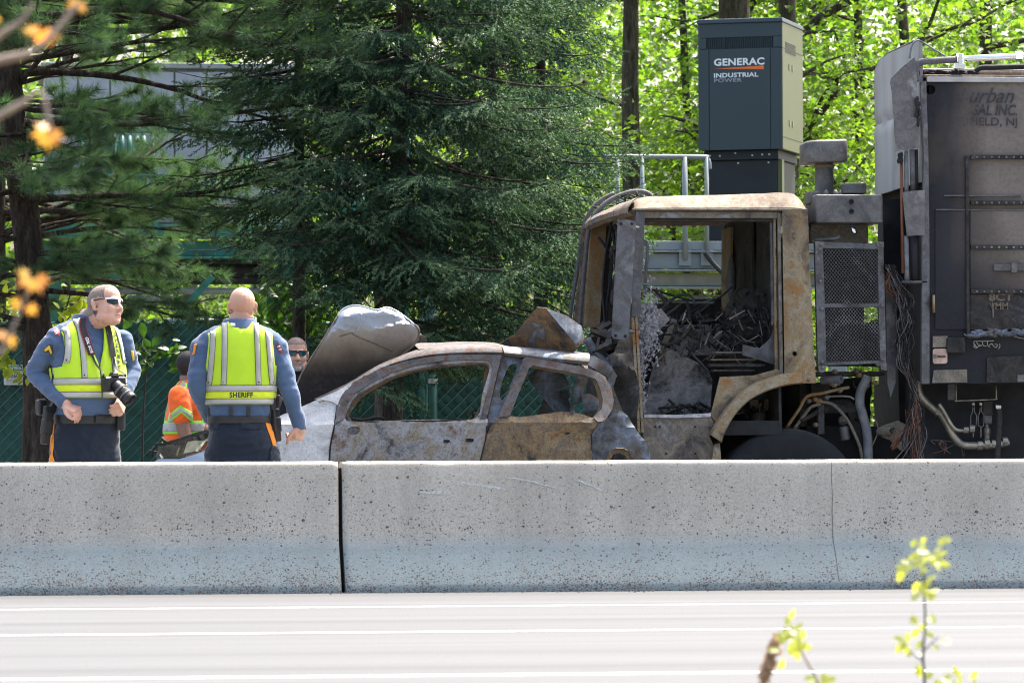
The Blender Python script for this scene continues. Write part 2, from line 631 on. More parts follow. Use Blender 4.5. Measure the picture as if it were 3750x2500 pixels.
MB().tube(crack, [0.0018 * (0.5 + 0.5 * abs(nz(k * 0.7, 3.0)) + 0.3) for k in range(26)], 5).build("hairline_crack", plain("crack_dark", (0.13, 0.12, 0.105), 0.95), sb)
joint = MB()
joint.prism([(-0.19, 0.012), (-0.075, 0.30), (-0.05, 0.665), (0.05, 0.665), (0.075, 0.30), (0.19, 0.012)], 0, 1)
V = [Vector((xa - 0.009 + 0.018 * v.y, v.x, v.z)) for v in joint.V]
joint.V = V
prop(joint.build("joint_filler", plain("black_joint_filler", (0.012, 0.012, 0.012), 0.9)), "black vertical filler strip in the joint between two barrier segments", "joint filler")

# ------------------------------------------------------------------ chain link fence with slats
FY = 13.0
M_SLAT = plain("fence_slat_green", (0.022, 0.092, 0.080), 0.55, vary=0.35, scale=2.5, bump=0.1, dirt=(0.02, 0.045, 0.035))
M_WIRE = plain("fence_wire_green", (0.05, 0.19, 0.165), 0.45, vary=0.2)
M_POST = plain("fence_post_green", (0.018, 0.085, 0.068), 0.5, vary=0.2, scale=9)
M_GALV = plain("galvanised_rail", (0.40, 0.44, 0.45), 0.45, metal=0.5, vary=0.2)
def fence(x0, x1, ztop, label, rail_z, gap=None):
    root = empty("slatted_fence", ((x0 + x1) / 2, FY, -0.12), label, "fence", "green slatted chain link fence runs")
    rnd = random.Random(int(x0 * 31))
    step = 0.099
    z0 = 0.03
    h = ztop - z0
    k = 0
    x = x0 - h
    while x < x1:
        # slat runs down to the right at 45 degrees
        a0 = max(0.0, x0 - x)            # distance along from the top
        a1 = min(h, x1 - x)
        if a1 - a0 > 0.06:
            n = max(2, int((a1 - a0) / 0.05))
            V, F = [], []
            w = 0.0362 + rnd.uniform(-0.0008, 0.0012)
            off = rnd.uniform(-0.004, 0.004)
            for i in range(n + 1):
                a = a0 + (a1 - a0) * i / n
                cx, cz = x + a, ztop - a
                wob = 0.018 * math.cos((a + x) * math.pi / 0.0495)
                for s, d in ((-1, 0.006), (0, -0.004), (1, 0.006)):
                    V.append((cx + s * w * 0.707, FY + wob + d + off, cz + s * w * 0.707))
            for i in range(n):
                for j in range(2):
                    F.append((i * 3 + j, i * 3 + j + 1, (i + 1) * 3 + j + 1, (i + 1) * 3 + j))
            link("slat", mesh_from("slat", V, F, True), M_SLAT, root)
        x += step
    mb = MB()
    x = x0
    while x < x1 + h:
        a0, a1 = max(0.0, x - x1), min(h, x - x0)
        if a1 - a0 > 0.05:
            mb.tube([(x - a0, FY - 0.017, ztop - a0), (x - a1, FY - 0.017, ztop - a1)], 0.0045, 4, False)
            mb.tube([(x1 + x0 - (x - a0), FY + 0.02, ztop - a0), (x1 + x0 - (x - a1), FY + 0.02, ztop - a1)], 0.003, 4, False)
        x += step
    xx = x0
    while xx < x1:                       # twisted ends along the top
        mb.tube([(xx, FY, ztop - 0.02), (xx + 0.012, FY, ztop + 0.035)], 0.0032, 4, False)
        xx += 0.0495
    prop(mb.build("chain_link_mesh", M_WIRE, root), kind="stuff")
    for rz in rail_z:
        MB().tube([(x0, FY + 0.045, rz), (x1, FY + 0.045, rz)], 0.021, 8).build("rail", M_GALV if rz == rail_z[-1] and len(rail_z) > 1 else M_POST, root)
    return root
z_top = PX(700, 1178, FY).z
xl, xg0, xg1 = PX(-260, 1300, FY).x, PX(1540, 1300, FY).x, PX(1592, 1300, FY).x
xr = PX(2420, 1300, FY).x
f1 = fence(xl, xg0, z_top, "long dark green slatted chain link fence behind the two sheriff officers", (z_top - 0.02,))
f2 = fence(xg1, xr, z_top - 0.10, "green slatted chain link gate seen over and through the burnt car", (0.3, z_top - 0.01, z_top - 0.075))
MB().tube([(PX(600, 1172, FY).x, FY + 0.05, z_top + 0.012), (PX(870, 1172, FY).x, FY + 0.05, z_top + 0.012)], 0.018, 8).build("rail", M_GALV, f1)
for px, top, f in ((1548, 1122, f1), (1583, 1112, f2)):
    p = PX(px, 1300, FY - 0.05)
    zt = PX(px, top, FY - 0.05).z
    r = 0.030 if px == 1548 else 0.042
    mb = MB()
    mb.tube([(p.x, FY - 0.05, -0.13), (p.x, FY - 0.05, zt - 0.03)], r, 14)
    mb.lathe((p.x, FY - 0.05, zt - 0.03), (0, 0, 1), [(0, r * 1.12), (0.012, r * 1.12), (0.025, r * 0.8), (0.04 if px == 1583 else 0.055, 0.004)], 14)
    o = mb.build("post", M_POST, f)
    for zz in (0.5, 1.35):
        MB().lathe((p.x, FY - 0.05, zz), (0, 0, 1), [(0, r + 0.006), (0.04, r + 0.006)], 14).build("hinge_band", M_GALV if px == 1583 else M_POST, o)
for px in (120, 680):
    p = PX(px, 1300, FY + 0.08)
    MB().tube([(p.x, FY + 0.09, -0.13), (p.x, FY + 0.09, z_top)], 0.03, 10).build("post", M_POST, f1)

# ------------------------------------------------------------------ sign on the fence
def sign():
    a, b = PX(14, 1336, FY - 0.05), PX(108, 1409, FY - 0.05)
    root = empty("fence_sign", (a.x, FY - 0.05, b.z), "small white notice with green header wired to the fence beside the pine trunk", "sign")
    x0, x1, z0, z1 = a.x, b.x, b.z, a.z
    MB().box((x0, FY - 0.056, z0), (x1, FY - 0.050, z1)).build("board", plain("sign_white", (0.62, 0.66, 0.66), 0.5, vary=0.05), root, bevel=0.002)
    MB().box((x0 + 0.006, FY - 0.0585, z1 - 0.045), (x1 - 0.006, FY - 0.0565, z1 - 0.006)).build("header", plain("sign_green", (0.02, 0.20, 0.13), 0.5, vary=0.05), root)
    ink = plain("sign_ink", (0.02, 0.03, 0.03), 0.6, vary=0.05)
    wht = plain("sign_ink_white", (0.7, 0.75, 0.75), 0.6, vary=0.05)
    for s, sz, zz, m, xx in (("1260", 0.047, z0 + 0.058, ink, x0 + 0.03), ("INTEGRITY", 0.030, z1 - 0.036, wht, x0 + 0.045)):
        V, F = text_mesh(s, sz, bold=0.0006)
        mb = MB().add([(xx + v[0], FY - 0.0592, zz + v[1]) for v in V], F)
        mb.build("lettering", m, root)
    mb = MB()
    rnd = random.Random(4)
    for zz in (z0 + 0.016, z0 + 0.028, z0 + 0.040, z0 + 0.108, z0 + 0.118):
        x = x0 + 0.02
        while x < x1 - 0.03:
            w = rnd.uniform(0.008, 0.025)
            mb.add([(x, FY - 0.0592, zz), (x + w, FY - 0.0592, zz), (x + w, FY - 0.0592, zz + 0.005), (x, FY - 0.0592, zz + 0.005)], [(0, 1, 2, 3)])
            x += w + 0.006
    prop(mb.build("small_print", plain("sign_fine_print", (0.2, 0.22, 0.22), 0.6, vary=0.05), root), kind="stuff")
sign()

# ------------------------------------------------------------------ green equipment platform on the left
M_TEAL = plain("teal_paint", (0.010, 0.125, 0.095), 0.5, vary=0.3, scale=2, dirt=(0.02, 0.06, 0.045))
M_PANEL = plain("grey_panel", (0.25, 0.285, 0.32), 0.5, vary=0.12, scale=1.2, dirt=(0.33, 0.36, 0.38))
M_PIPE = plain("grey_pipe", (0.22, 0.25, 0.26), 0.5, vary=0.2)
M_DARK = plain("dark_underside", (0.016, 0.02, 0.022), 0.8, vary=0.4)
def left_platform():
    Y = 22.0
    g = PX(800, 1693, Y)
    root = empty("steel_platform", (g.x, Y, -0.14), "raised teal green steel equipment platform behind the pine and fence", "platform")
    P = lambda px, py: PX(px, py, Y)
    def beam(pa, pb, y0, y1, name="beam", mat=M_TEAL):
        a, b = P(*pa), P(*pb)
        return MB().box((a.x, Y + y0, b.z), (b.x, Y + y1, a.z)).build(name, mat, root, bevel=0.006)
    beam((140, 820), (1640, 868), 0.0, 0.08)
    beam((140, 868), (1640, 876), -0.08, 0.10, "flange")
    beam((140, 880), (1640, 940), 0.02, 0.07, "web")
    beam((140, 940), (1640, 950), -0.08, 0.10, "flange")
    for px in (300, 565, 905, 1240, 1500):
        beam((px, 800), (px + 14, 962), -0.05, 0.0, "stiffener")
    a, b = P(140, 905), P(1640, 960)
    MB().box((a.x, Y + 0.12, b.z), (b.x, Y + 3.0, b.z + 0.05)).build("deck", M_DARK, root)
    for px in (200, 1060, 1560):
        q = P(px, 950)
        for yy in (0.1, 2.6):
            MB().box((q.x - 0.07, Y + yy, -0.14), (q.x + 0.07, Y + yy + 0.14, q.z + 0.01)).build("leg", M_TEAL, root, bevel=0.005)
    for pa, pb, w in (((470, 950), (345, 1105), 0.14), ((780, 1010), (600, 1210), 0.07), ((1150, 960), (1290, 1160), 0.12)):
        a, b = P(*pa), P(*pb)
        MB().bar((a.x, Y + 0.05, a.z), (b.x, Y + 0.05, b.z), w, 0.1, up=(0, 1, 0)).build("brace", M_TEAL, root, bevel=0.005)
    for py, r, m in ((1062, 0.035, M_PIPE), (1020, 0.05, M_DARK), (985, 0.07, M_DARK)):
        a, b = P(260, py), P(1060, py)
        MB().tube([(a.x, Y + 0.3, a.z), (b.x, Y + 0.3, b.z)], r, 10).build("pipe", m, root)
    a, b = P(470, 1078), P(630, 1108)
    MB().box((a.x, Y + 0.2, b.z), (b.x, Y + 0.5, a.z)).build("junction_box", M_PIPE, root, bevel=0.01)
    # handrail
    zr = [P(700, y).z for y in (480, 645)]
    for z in zr:
        a, b = P(140, 500), P(1640, 500)
        MB().tube([(a.x, Y + 0.04, z), (b.x, Y + 0.04, z)], 0.022, 8).build("handrail", M_TEAL, root)
    for px in (190, 300, 420, 560, 905, 1240, 1500):
        a = P(px, 820)
        MB().tube([(a.x, Y + 0.04, a.z), (a.x, Y + 0.04, zr[0])], 0.022, 8).build("post", M_TEAL, root)
    for i, px in enumerate((400, 425, 450, 478, 505, 530, 1190, 1215, 1245, 1270, 1300, 1335)):     # tall conduits
        a, b = P(px, 830), P(px, 490 if px < 900 else 700)
        pts = [(a.x, Y + 0.2, a.z), (b.x, Y + 0.2, b.z - 0.12), (b.x, Y + 0.24, b.z - 0.03), (b.x, Y + 0.5, b.z)]
        MB().tube(pts, 0.030, 8).build("conduit", M_TEAL, root)
    # grey equipment housing on the deck
    hz0, hz1 = P(700, 822).z, P(700, 235).z
    xa_, xb_ = P(170, 500).x, P(1070, 500).x
    hroot = empty("equipment_housing", ((xa_ + xb_) / 2, Y + 1.4, hz0), "pale grey panelled equipment housing on the teal platform", "housing")
    MB().box((xa_, Y + 0.62, hz0 + 0.02), (xb_, Y + 2.6, hz1)).build("frame", M_PIPE, hroot)
    w = 0.335
    x = xa_ + 0.01
    while x < xb_ - 0.1:
        MB().box((x, Y + 0.585, hz0 + 0.05), (x + w - 0.018, Y + 0.617, hz1 - 0.03)).build("panel", M_PANEL, hroot, bevel=0.006)
        x += w
    MB().box((xa_ - 0.05, Y + 0.55, hz1 + 0.002), (xb_ + 0.05, Y + 2.7, hz1 + 0.06)).build("roof", M_PIPE, hroot, bevel=0.01)
    q = P(690, 700)
    MB().box((q.x - 0.07, Y + 0.52, q.z - 0.12), (q.x + 0.07, Y + 0.582, q.z + 0.12)).build("control_box", M_DARK, hroot, bevel=0.005)
left_platform()

# ------------------------------------------------------------------ grey platform with the generator on the right
M_STEEL = plain("platform_steel", (0.15, 0.19, 0.205), 0.5, vary=0.2, scale=2, dirt=(0.17, 0.19, 0.18))
def right_platform():
    Y = 19.5
    P = lambda px, py: PX(px, py, Y)
    g = P(2600, 1693)
    root = empty("steel_platform", (g.x, Y, -0.14), "raised grey steel platform with railing under the generator", "platform")
    def beam(pa, pb, y0, y1, name, mat=M_STEEL):
        a, b = P(*pa), P(*pb)
        return MB().box((a.x, Y + y0, b.z), (b.x, Y + y1, a.z)).build(name, mat, root, bevel=0.006)
    L, R = 2180, 3120
    beam((L, 882), (R, 918), 0.0, 0.1, "toe_board")
    beam((L, 919), (R, 925), -0.04, 0.14, "flange")
    beam((L, 927), (R, 985), 0.02, 0.08, "beam")
    beam((L, 987), (R, 994), -0.04, 0.14, "flange")
    beam((L, 998), (R, 1046), 0.12, 0.2, "beam", plain("platform_lower_beam", (0.20, 0.22, 0.19), 0.6, vary=0.2))
    beam((L, 1048), (R, 1055), 0.05, 0.27, "flange")
    a, b = P(L, 919), P(R, 925)
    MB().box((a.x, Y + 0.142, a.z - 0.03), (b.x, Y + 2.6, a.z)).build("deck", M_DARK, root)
    for px in (2250, 2700, 3090):
        q = P(px, 1050)
        for yy in (0.28, 2.3):
            MB().box((q.x - 0.08, Y + yy, -0.14), (q.x + 0.08, Y + yy + 0.15, q.z)).build("leg", M_STEEL, root, bevel=0.005)
    zt = P(2400, 575).z
    a, b = P(2205, 575), P(2590, 575)
    MB().tube(curve3([(a.x, Y - 0.02, zt), (b.x - 0.1, Y - 0.02, zt), (b.x, Y - 0.02, zt - 0.02), (b.x + 0.02, Y - 0.02, zt - 0.12)]), 0.023, 8).build("handrail", M_STEEL, root)
    zm = P(2400, 740).z
    MB().tube([(a.x, Y - 0.02, zm), (b.x, Y - 0.02, zm)], 0.02, 8).build("handrail", M_STEEL, root)
    for px in (2262, 2352, 2508, 2588):
        q = P(px, 950)
        MB().tube([(q.x, Y - 0.025, q.z), (q.x, Y - 0.025, zt)], 0.021 if px != 2508 else 0.027, 8).build("post", M_STEEL, root)
        MB().box((q.x - 0.06, Y - 0.018, q.z - 0.06), (q.x + 0.06, Y - 0.002, q.z + 0.1)).build("base_plate", M_STEEL, root)
    pts = [P(2575, 925), P(2600, 960), P(2640, 1000), P(2700, 1045)]
    MB().tube(curve3([(p.x, Y - 0.1, p.z) for p in pts]), 0.024, 8).build("cable", M_DARK, root)
    return P(2700, 919).z
deck_z = right_platform()

def generator():
    Y = 20.6
    k = (Y - CAM.y) / FPX / math.cos(YAW) / 1.0
    a = PX(2560, 700, Y)
    root = empty("standby_generator", (0, 0, 0), "tall dark grey standby generator cabinet on a black base above the truck cab", "generator", rz=math.radians(-22.7))
    LOCAL[root.name] = 1
    M_G = plain("generator_paint", (0.018, 0.036, 0.044), 0.45, vary=0.06, scale=1.5, spec=0.5)
    M_SIDE = plain("generator_side_paint", (0.062, 0.078, 0.030), 0.4, vary=0.08, scale=1.5)  # yellow-green sunlight and leaf bounce painted into the side's colour
    M_BLK = plain("generator_black", (0.006, 0.011, 0.013), 0.6, vary=0.3)
    z0, z1 = PX(2700, 552, Y).z, PX(2700, 90, Y).z
    w = (PX(2873, 300, Y).x - PX(2560, 300, Y).x) * 0.985
    d = 0.98
    c = PX(2716, 560, Y)
    root.location = (c.x + 0.17, c.y + 0.30, deck_z)
    zb = z0 - deck_z
    zt = z1 - deck_z
    x0, x1, y0, y1 = -w / 2 - 0.02, w / 2 - 0.02, -d / 2, d / 2
    MB().box((x0 + 0.012, y0 + 0.012, zb), (x1 - 0.012, y1 - 0.012, zt)).build("cabinet", M_G, root, bevel=0.01)
    # front panels with narrow reveals around the louvre band
    zl0, zl1 = PX(2700, 182, Y).z - deck_z, PX(2700, 143, Y).z - deck_z
    for (xa_, xb_, za, zb_) in ((x0, x1, zl1 + 0.004, zt - 0.002), (x0, x0 + 0.085, zl0, zl1), (x1 - 0.085, x1, zl0, zl1),
                                (x0, x0 + 0.11, zb, zl0 - 0.006), (x0 + 0.116, x1 - 0.121, zb, zl0 - 0.006), (x1 - 0.115, x1, zb, zl0 - 0.006)):
        MB().box((xa_, y0 - 0.006, za), (xb_, y0 + 0.010, zb_)).build("front_panel", M_G, root, bevel=0.003)
    for za, zb_ in ((zb + 0.06, zl0 - 0.03), (zl1 + 0.01, zt - 0.002)):
        pass
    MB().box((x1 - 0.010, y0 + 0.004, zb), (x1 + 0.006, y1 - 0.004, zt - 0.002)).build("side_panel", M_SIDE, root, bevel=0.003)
    MB().box((x0 - 0.012, y0 - 0.025, zt), (x1 + 0.015, y1 + 0.02, zt + 0.045), 0.006).build("roof", M_G, root, bevel=0.006)
    MB().box((x0 + 0.086, y0 + 0.0125, zl0), (x1 - 0.086, y0 + 0.014, zl1)).build("louvre_back", M_BLK, root)
    n = 30
    for i in range(n):
        x = x0 + 0.088 + (w - 0.176) * (i + 0.5) / n
        MB().obox((x, y0 + 0.002, (zl0 + zl1) / 2), (0.0035, 0.006, 0), (0.001, -0.002, 0), (0, 0, (zl1 - zl0) / 2)).build("louvre_slat", M_G, root)
    MB().box((x0 + 0.3 * w, y0 - 0.004, zl0), (x0 + 0.33 * w, y0 + 0.004, zl1)).build("louvre_post", M_BLK, root)
    for i in range(7):
        z = zl0 - 0.04 + i * 0.016
        MB().box((x1 + 0.006, y0 + 0.14, z), (x1 + 0.010, y0 + 0.62, z + 0.007)).build("side_louvre_slat", M_BLK, root)
    for (yy, zz, h) in ((0.30, 0.25, 0.06), (0.45, 0.25, 0.06), (0.30, 0.82, 0.06), (0.45, 0.82, 0.06)):
        MB().box((x1 + 0.006, y0 + yy, zb + zz), (x1 + 0.012, y0 + yy + 0.05, zb + zz + h)).build("latch", plain("latch_grey", (0.12, 0.15, 0.09), 0.5), root)
    for zz in (zb + 0.12, zb + 1.02):
        MB().box((x1 + 0.0062, y0 + 0.02, zz), (x1 + 0.008, y1 - 0.02, zz + 0.006)).build("panel_seam", M_BLK, root)
    # lettering
    wht = plain("generator_white_print", (0.62, 0.68, 0.70), 0.5, vary=0.04)
    gry = plain("generator_grey_print", (0.22, 0.27, 0.29), 0.5, vary=0.04)
    org = plain("generator_orange_print", (0.62, 0.13, 0.02), 0.5, vary=0.04)
    def word(s, x, z, width, height, m, bold):
        V, F = text_mesh(s, 1.0, bold=bold, space=1.05)
        A = np.array(V)
        lo, hi = A.min(0), A.max(0)
        sx, sz = width / (hi[0] - lo[0]), height / (hi[1] - lo[1])
        MB().add([(x + (v[0] - lo[0]) * sx, y0 - 0.0085, z + (v[1] - lo[1]) * sz) for v in V], F).build("lettering", m, root)
    u = w / 315.0
    word("GENERAC", x0 + 60 * u, PX(2700, 245, Y).z - deck_z, 190 * u, 27 * u, wht, 0.030)
    word("INDUSTRIAL", x0 + 60 * u, PX(2700, 288, Y).z - deck_z, 167 * u, 17 * u, wht, 0.025)
    word("POWER", x0 + 60 * u, PX(2700, 305, Y).z - deck_z, 105 * u, 14 * u, gry, 0.02)
    zc = PX(2700, 255, Y).z - deck_z
    MB().add([(x0 + 60 * u, y0 - 0.0085, zc), (x0 + 248 * u, y0 - 0.0085, zc - 0.018), (x0 + 248 * u, y0 - 0.0085, zc + 0.020)], [(0, 1, 2)]).build("orange_wedge", org, root)
    # black base tank
    bx0, bx1 = x0 + 0.06, x1 - 0.075
    MB().box((bx0, y0 + 0.09, 0.0), (bx1, y1 - 0.03, zb - 0.10)).build("base_tank", M_BLK, root, bevel=0.006)
    MB().box((bx0 - 0.02, y0 + 0.06, zb - 0.099), (bx1 + 0.02, y1 - 0.02, zb - 0.002)).build("base_rail", M_BLK, root, bevel=0.006)
    MB().box((bx1 + 0.002, y0 + 0.10, 0.3), (bx1 + 0.05, y0 + 0.20, zb - 0.10)).build("side_channel", M_SIDE, root, bevel=0.004)  # same painted-in green light along the edge of the base
    mb = None
    for fx, fz in ((0.06, -0.05), (0.42, -0.03), (0.20, -0.055), (0.66, -0.055), (0.80, -0.05), (0.90, -0.05), (0.04, -0.13), (0.45, -0.13), (0.88, -0.13)):
        yy = y0 + 0.06 if fz > -0.1 else y0 + 0.09
        MB().lathe((bx0 + fx * (bx1 - bx0), yy, zb + fz), (0, -1, 0), [(-0.005, 0.011), (0.006, 0.011), (0.008, 0.006), (0.008, 0.0005)], 8).build("bolt", M_GALV, root)
generator()
# ================================================================== trees
def bark_mat(name, a, b):
    t = NT(name)
    co = t.coord((1, 1, 0.22))
    n1 = t.noise(22, 6, 0.7, co, 0.5)
    c = t.ramp(n1, [(0.32, tuple(v * 0.35 for v in a)), (0.5, a), (0.68, b)])
    t.set(color=c, rough=0.95, spec=0.15)
    t.bump(t.math('ADD', n1, t.noise(60, 4)), 0.9, 0.02)
    return t.m
M_BARK = bark_mat("conifer_bark", (0.050, 0.044, 0.038), (0.11, 0.10, 0.088))
M_BARKP = bark_mat("pine_bark", (0.045, 0.036, 0.029), (0.095, 0.078, 0.062))
M_BARKG = bark_mat("grey_bark", (0.12, 0.11, 0.095), (0.24, 0.225, 0.20))
M_BARKD = bark_mat("broadleaf_bark", (0.055, 0.05, 0.036), (0.115, 0.105, 0.075))
M_SPRUCE = leafmat("spruce_needles", (0.016, 0.037, 0.023), (0.048, 0.090, 0.050), 0.08, 0.85, 1.3, (1.0, 1.3, 0.6), 0.08)
M_SPRUCEB = leafmat("blue_spruce_needles", (0.022, 0.052, 0.040), (0.056, 0.108, 0.082), 0.08, 0.85, 1.3, (1.0, 1.2, 0.8), 0.08)
M_TIP = leafmat("spruce_new_tips", (0.050, 0.088, 0.046), (0.098, 0.152, 0.076), 0.12, 0.8, 1.3, (1.0, 1.3, 0.6), 0.1)
M_PINE = leafmat("pine_needles", (0.040, 0.082, 0.042), (0.105, 0.172, 0.088), 0.32, 0.7, 1.0, (1.1, 1.3, 0.6), 0.15)
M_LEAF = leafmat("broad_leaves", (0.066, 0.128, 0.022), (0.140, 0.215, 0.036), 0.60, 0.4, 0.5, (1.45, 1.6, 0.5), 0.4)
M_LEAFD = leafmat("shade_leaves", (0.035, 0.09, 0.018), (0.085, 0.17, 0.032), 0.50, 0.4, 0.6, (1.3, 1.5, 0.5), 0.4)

def unit(A):
    return A / np.maximum(1e-9, np.linalg.norm(A, axis=1, keepdims=True))

def needles(P, D, L, n, nl, w, spread=0.75, rng=None, jitter=0.35):
    """Bottle-brush shoots: n flat needles on every shoot (P start, D direction, L length)."""
    m = len(P)
    D = unit(D)
    ref = np.where(np.abs(D[:, 2:3]) > 0.9, np.array([[1.0, 0, 0]]), np.array([[0, 0, 1.0]]))
    U = unit(np.cross(D, ref))
    W = np.cross(D, U)
    t = (np.arange(n) + 0.5) / n
    ang = rng.random((m, 1)) * 6.28 + np.arange(n)[None, :] * 2.399 + rng.normal(0, 0.3, (m, n))
    out = U[:, None, :] * np.cos(ang)[..., None] + W[:, None, :] * np.sin(ang)[..., None]
    sp = spread * (1 + rng.normal(0, 0.15, (m, n, 1)))
    out = out * np.sin(sp) + D[:, None, :] * np.cos(sp)
    base = P[:, None, :] + D[:, None, :] * (L[:, None, None] * t[None, :, None])
    ll = nl * (1 + rng.normal(0, jitter * 0.5, (m, n, 1)))
    ax = D[:, None, :] * (w / 2)
    if w < 0.0045:
        ax = np.cross(out, rng.normal(0, 1, (m, n, 3)))
        ax = ax / np.maximum(1e-9, np.linalg.norm(ax, axis=2, keepdims=True)) * (w / 2)
    A, B, C = base - ax, base + ax, base + out * ll
    return np.stack([A, B, C], 2).reshape(-1, 3)

def tri_mesh(name, V):
    return np_mesh(name, V, np.arange(len(V)).reshape(-1, 3))

def trunk_mesh(pts, radii, seg=12, rough=0.06):
    mb = MB()
    mb.tube(pts, radii, seg)
    for v in mb.V:
        v += Vector((nz(v.x * 6, v.y * 6, v.z * 2), nz(v.x * 6 + 9, v.y * 6, v.z * 2), 0)) * rough * radii[0]
    return mb

def spruce(base, H, z0, Lmax, seed, label, mat, dens=1.0, trunk_r=0.11, lean=(0, 0), zshow=5.6, trim=None):
    rng = np.random.default_rng(seed)
    rnd = random.Random(seed)
    root = empty("spruce_tree", base, label, "spruce tree", "spruce trees in front of the fence")
    b = Vector(base)
    tz = [0, 0.4, 1.5, 3, 4.5, 6, H]
    tp = [b + Vector((lean[0] * z / H + 0.03 * nz(z, seed), lean[1] * z / H, z)) for z in tz]
    trunk_mesh(curve3(tp, 4), [trunk_r * (1.25 if i == 0 else 1.0) * (1 - 0.93 * (i / 24)) for i in range(25)]).build("trunk", M_BARK, root)
    SP, SD, SL, ST = [], [], [], []
    limb = MB()
    z = z0
    while z < H - 0.3:
        nb = rnd.choice((7, 8, 9)) if z < zshow else 5
        a0 = rnd.uniform(0, 6.28)
        for k in range(nb):
            az = a0 + 6.283 * k / nb + rnd.uniform(-0.3, 0.3)
            L = Lmax * (1 - (z / H)) ** 0.75 * (rnd.uniform(0.75, 1.12) if rnd.random() < 0.72 else rnd.uniform(0.35, 0.6))
            if z < z0 + 0.5:
                L *= 0.75
            if z < zshow and rnd.random() < 0.08:
                continue
            if trim:
                L *= trim(math.cos(az), z)
            if L < 0.15:
                continue
            d = Vector((math.cos(az), math.sin(az), 0))
            side = Vector((-d.y, d.x, 0))
            s0 = 0.12 - 0.45 * (1 - z / H) + rnd.uniform(-0.1, 0.1)
            bend = rnd.uniform(-0.25, 0.25)
            st = b + Vector((lean[0] * z / H, lean[1] * z / H, z + rnd.uniform(-0.12, 0.12)))
            def pt(t):
                r = t * L
                return st + d * r + side * (bend * r * t * 0.5) + Vector((0, 0, s0 * r - 0.20 * r * t + 0.26 * L * t ** 3))
            n = max(4, int(L / 0.2))
            far = d.y > 0.35                     # hidden side away from the road: thinner
            limb.tube([pt(i / n) for i in range(n + 1)], [0.022 * (1 - 0.85 * i / n) * min(1.2, L / 1.5) for i in range(n + 1)], 5, False)
            step = (0.050 if not far else 0.14) / dens
            if z > zshow:
                step *= 2.6
            t = 0.07
            sgn = 1
            while t < 1.0:
                p = pt(t)
                tang = (pt(min(1, t + 0.02)) - pt(t - 0.02)).normalized()
                sgn = -sgn
                lb = (0.66 * (1 - t) + 0.12) * min(1.0, L / 1.6) * rnd.uniform(0.6, 1.15)
                bd = (tang * rnd.uniform(0.5, 0.8) + side * sgn * rnd.uniform(0.6, 0.95) + Vector((0, 0, rnd.uniform(-0.75, -0.05)))).normalized()
                m = max(1, int(lb / 0.085))
                bs = bd.cross(Vector((0, 0, 1))).normalized()
                for j in range(m):
                    q = p + bd * (lb * (j + 0.3) / m) - Vector((0, 0, 0.16 * lb * (j / m) ** 2))
                    for s in ((1, -1) if rnd.random() < 0.75 else (rnd.choice((1, -1)),)):
                        SP.append(q)
                        SD.append(bd * 0.85 + bs * s * rnd.uniform(0.25, 0.75) + Vector((0, 0, rnd.uniform(-0.75, 0.0))))
                        SL.append(rnd.uniform(0.11, 0.19))
                        ST.append(j >= m - 1 and t > 0.45 and rnd.random() < 0.6)
                SP.append(p + bd * lb)
                SD.append(bd + Vector((0, 0, 0.05)))
                SL.append(rnd.uniform(0.10, 0.16))
                ST.append(t > 0.3)
                t += step / L
            SP.append(pt(1.0))
            SD.append(tang + Vector((0, 0, 0.2)))
            SL.append(0.13)
            ST.append(True)
        z += rnd.uniform(0.17, 0.28) if z < zshow else 0.5
    P = np.array([tuple(p) for p in SP]); D = np.array([tuple(p) for p in SD]); Ls = np.array(SL)
    V = needles(P, D, Ls, 16, 0.030, 0.021, 0.62, rng)
    prop(limb.build("limbs", M_BARK, root), kind="stuff")
    me = tri_mesh("crown", V)
    me.materials.append(mat)
    me.materials.append(M_TIP)
    me.polygons.foreach_set("material_index", np.repeat(np.array(ST, np.int32), 16))
    link("crown", me, mat, root)
    return len(P)

def leaves(P, N, size, rng, fold=0.25, ratio=0.72):
    """Folded four-point leaves at P, facing about N."""
    m = len(P)
    N = unit(N + rng.normal(0, 0.55, (m, 3)))
    T = unit(np.cross(N, rng.normal(0, 1, (m, 3))))
    S = np.cross(N, T)
    l = size * (1 + rng.normal(0, 0.2, (m, 1)))
    w = l * ratio / 2
    A = P
    B = P + T * l * 0.45 + S * w + N * l * fold * 0.5
    C = P + T * l - N * l * 0.10
    E = P + T * l * 0.45 - S * w + N * l * fold * 0.5
    V = np.stack([A, B, C, E], 1).reshape(-1, 3)
    i = np.arange(m) * 4
    F = np.concatenate([np.stack([i, i + 1, i + 2], 1), np.stack([i, i + 2, i + 3], 1)])
    return V, F

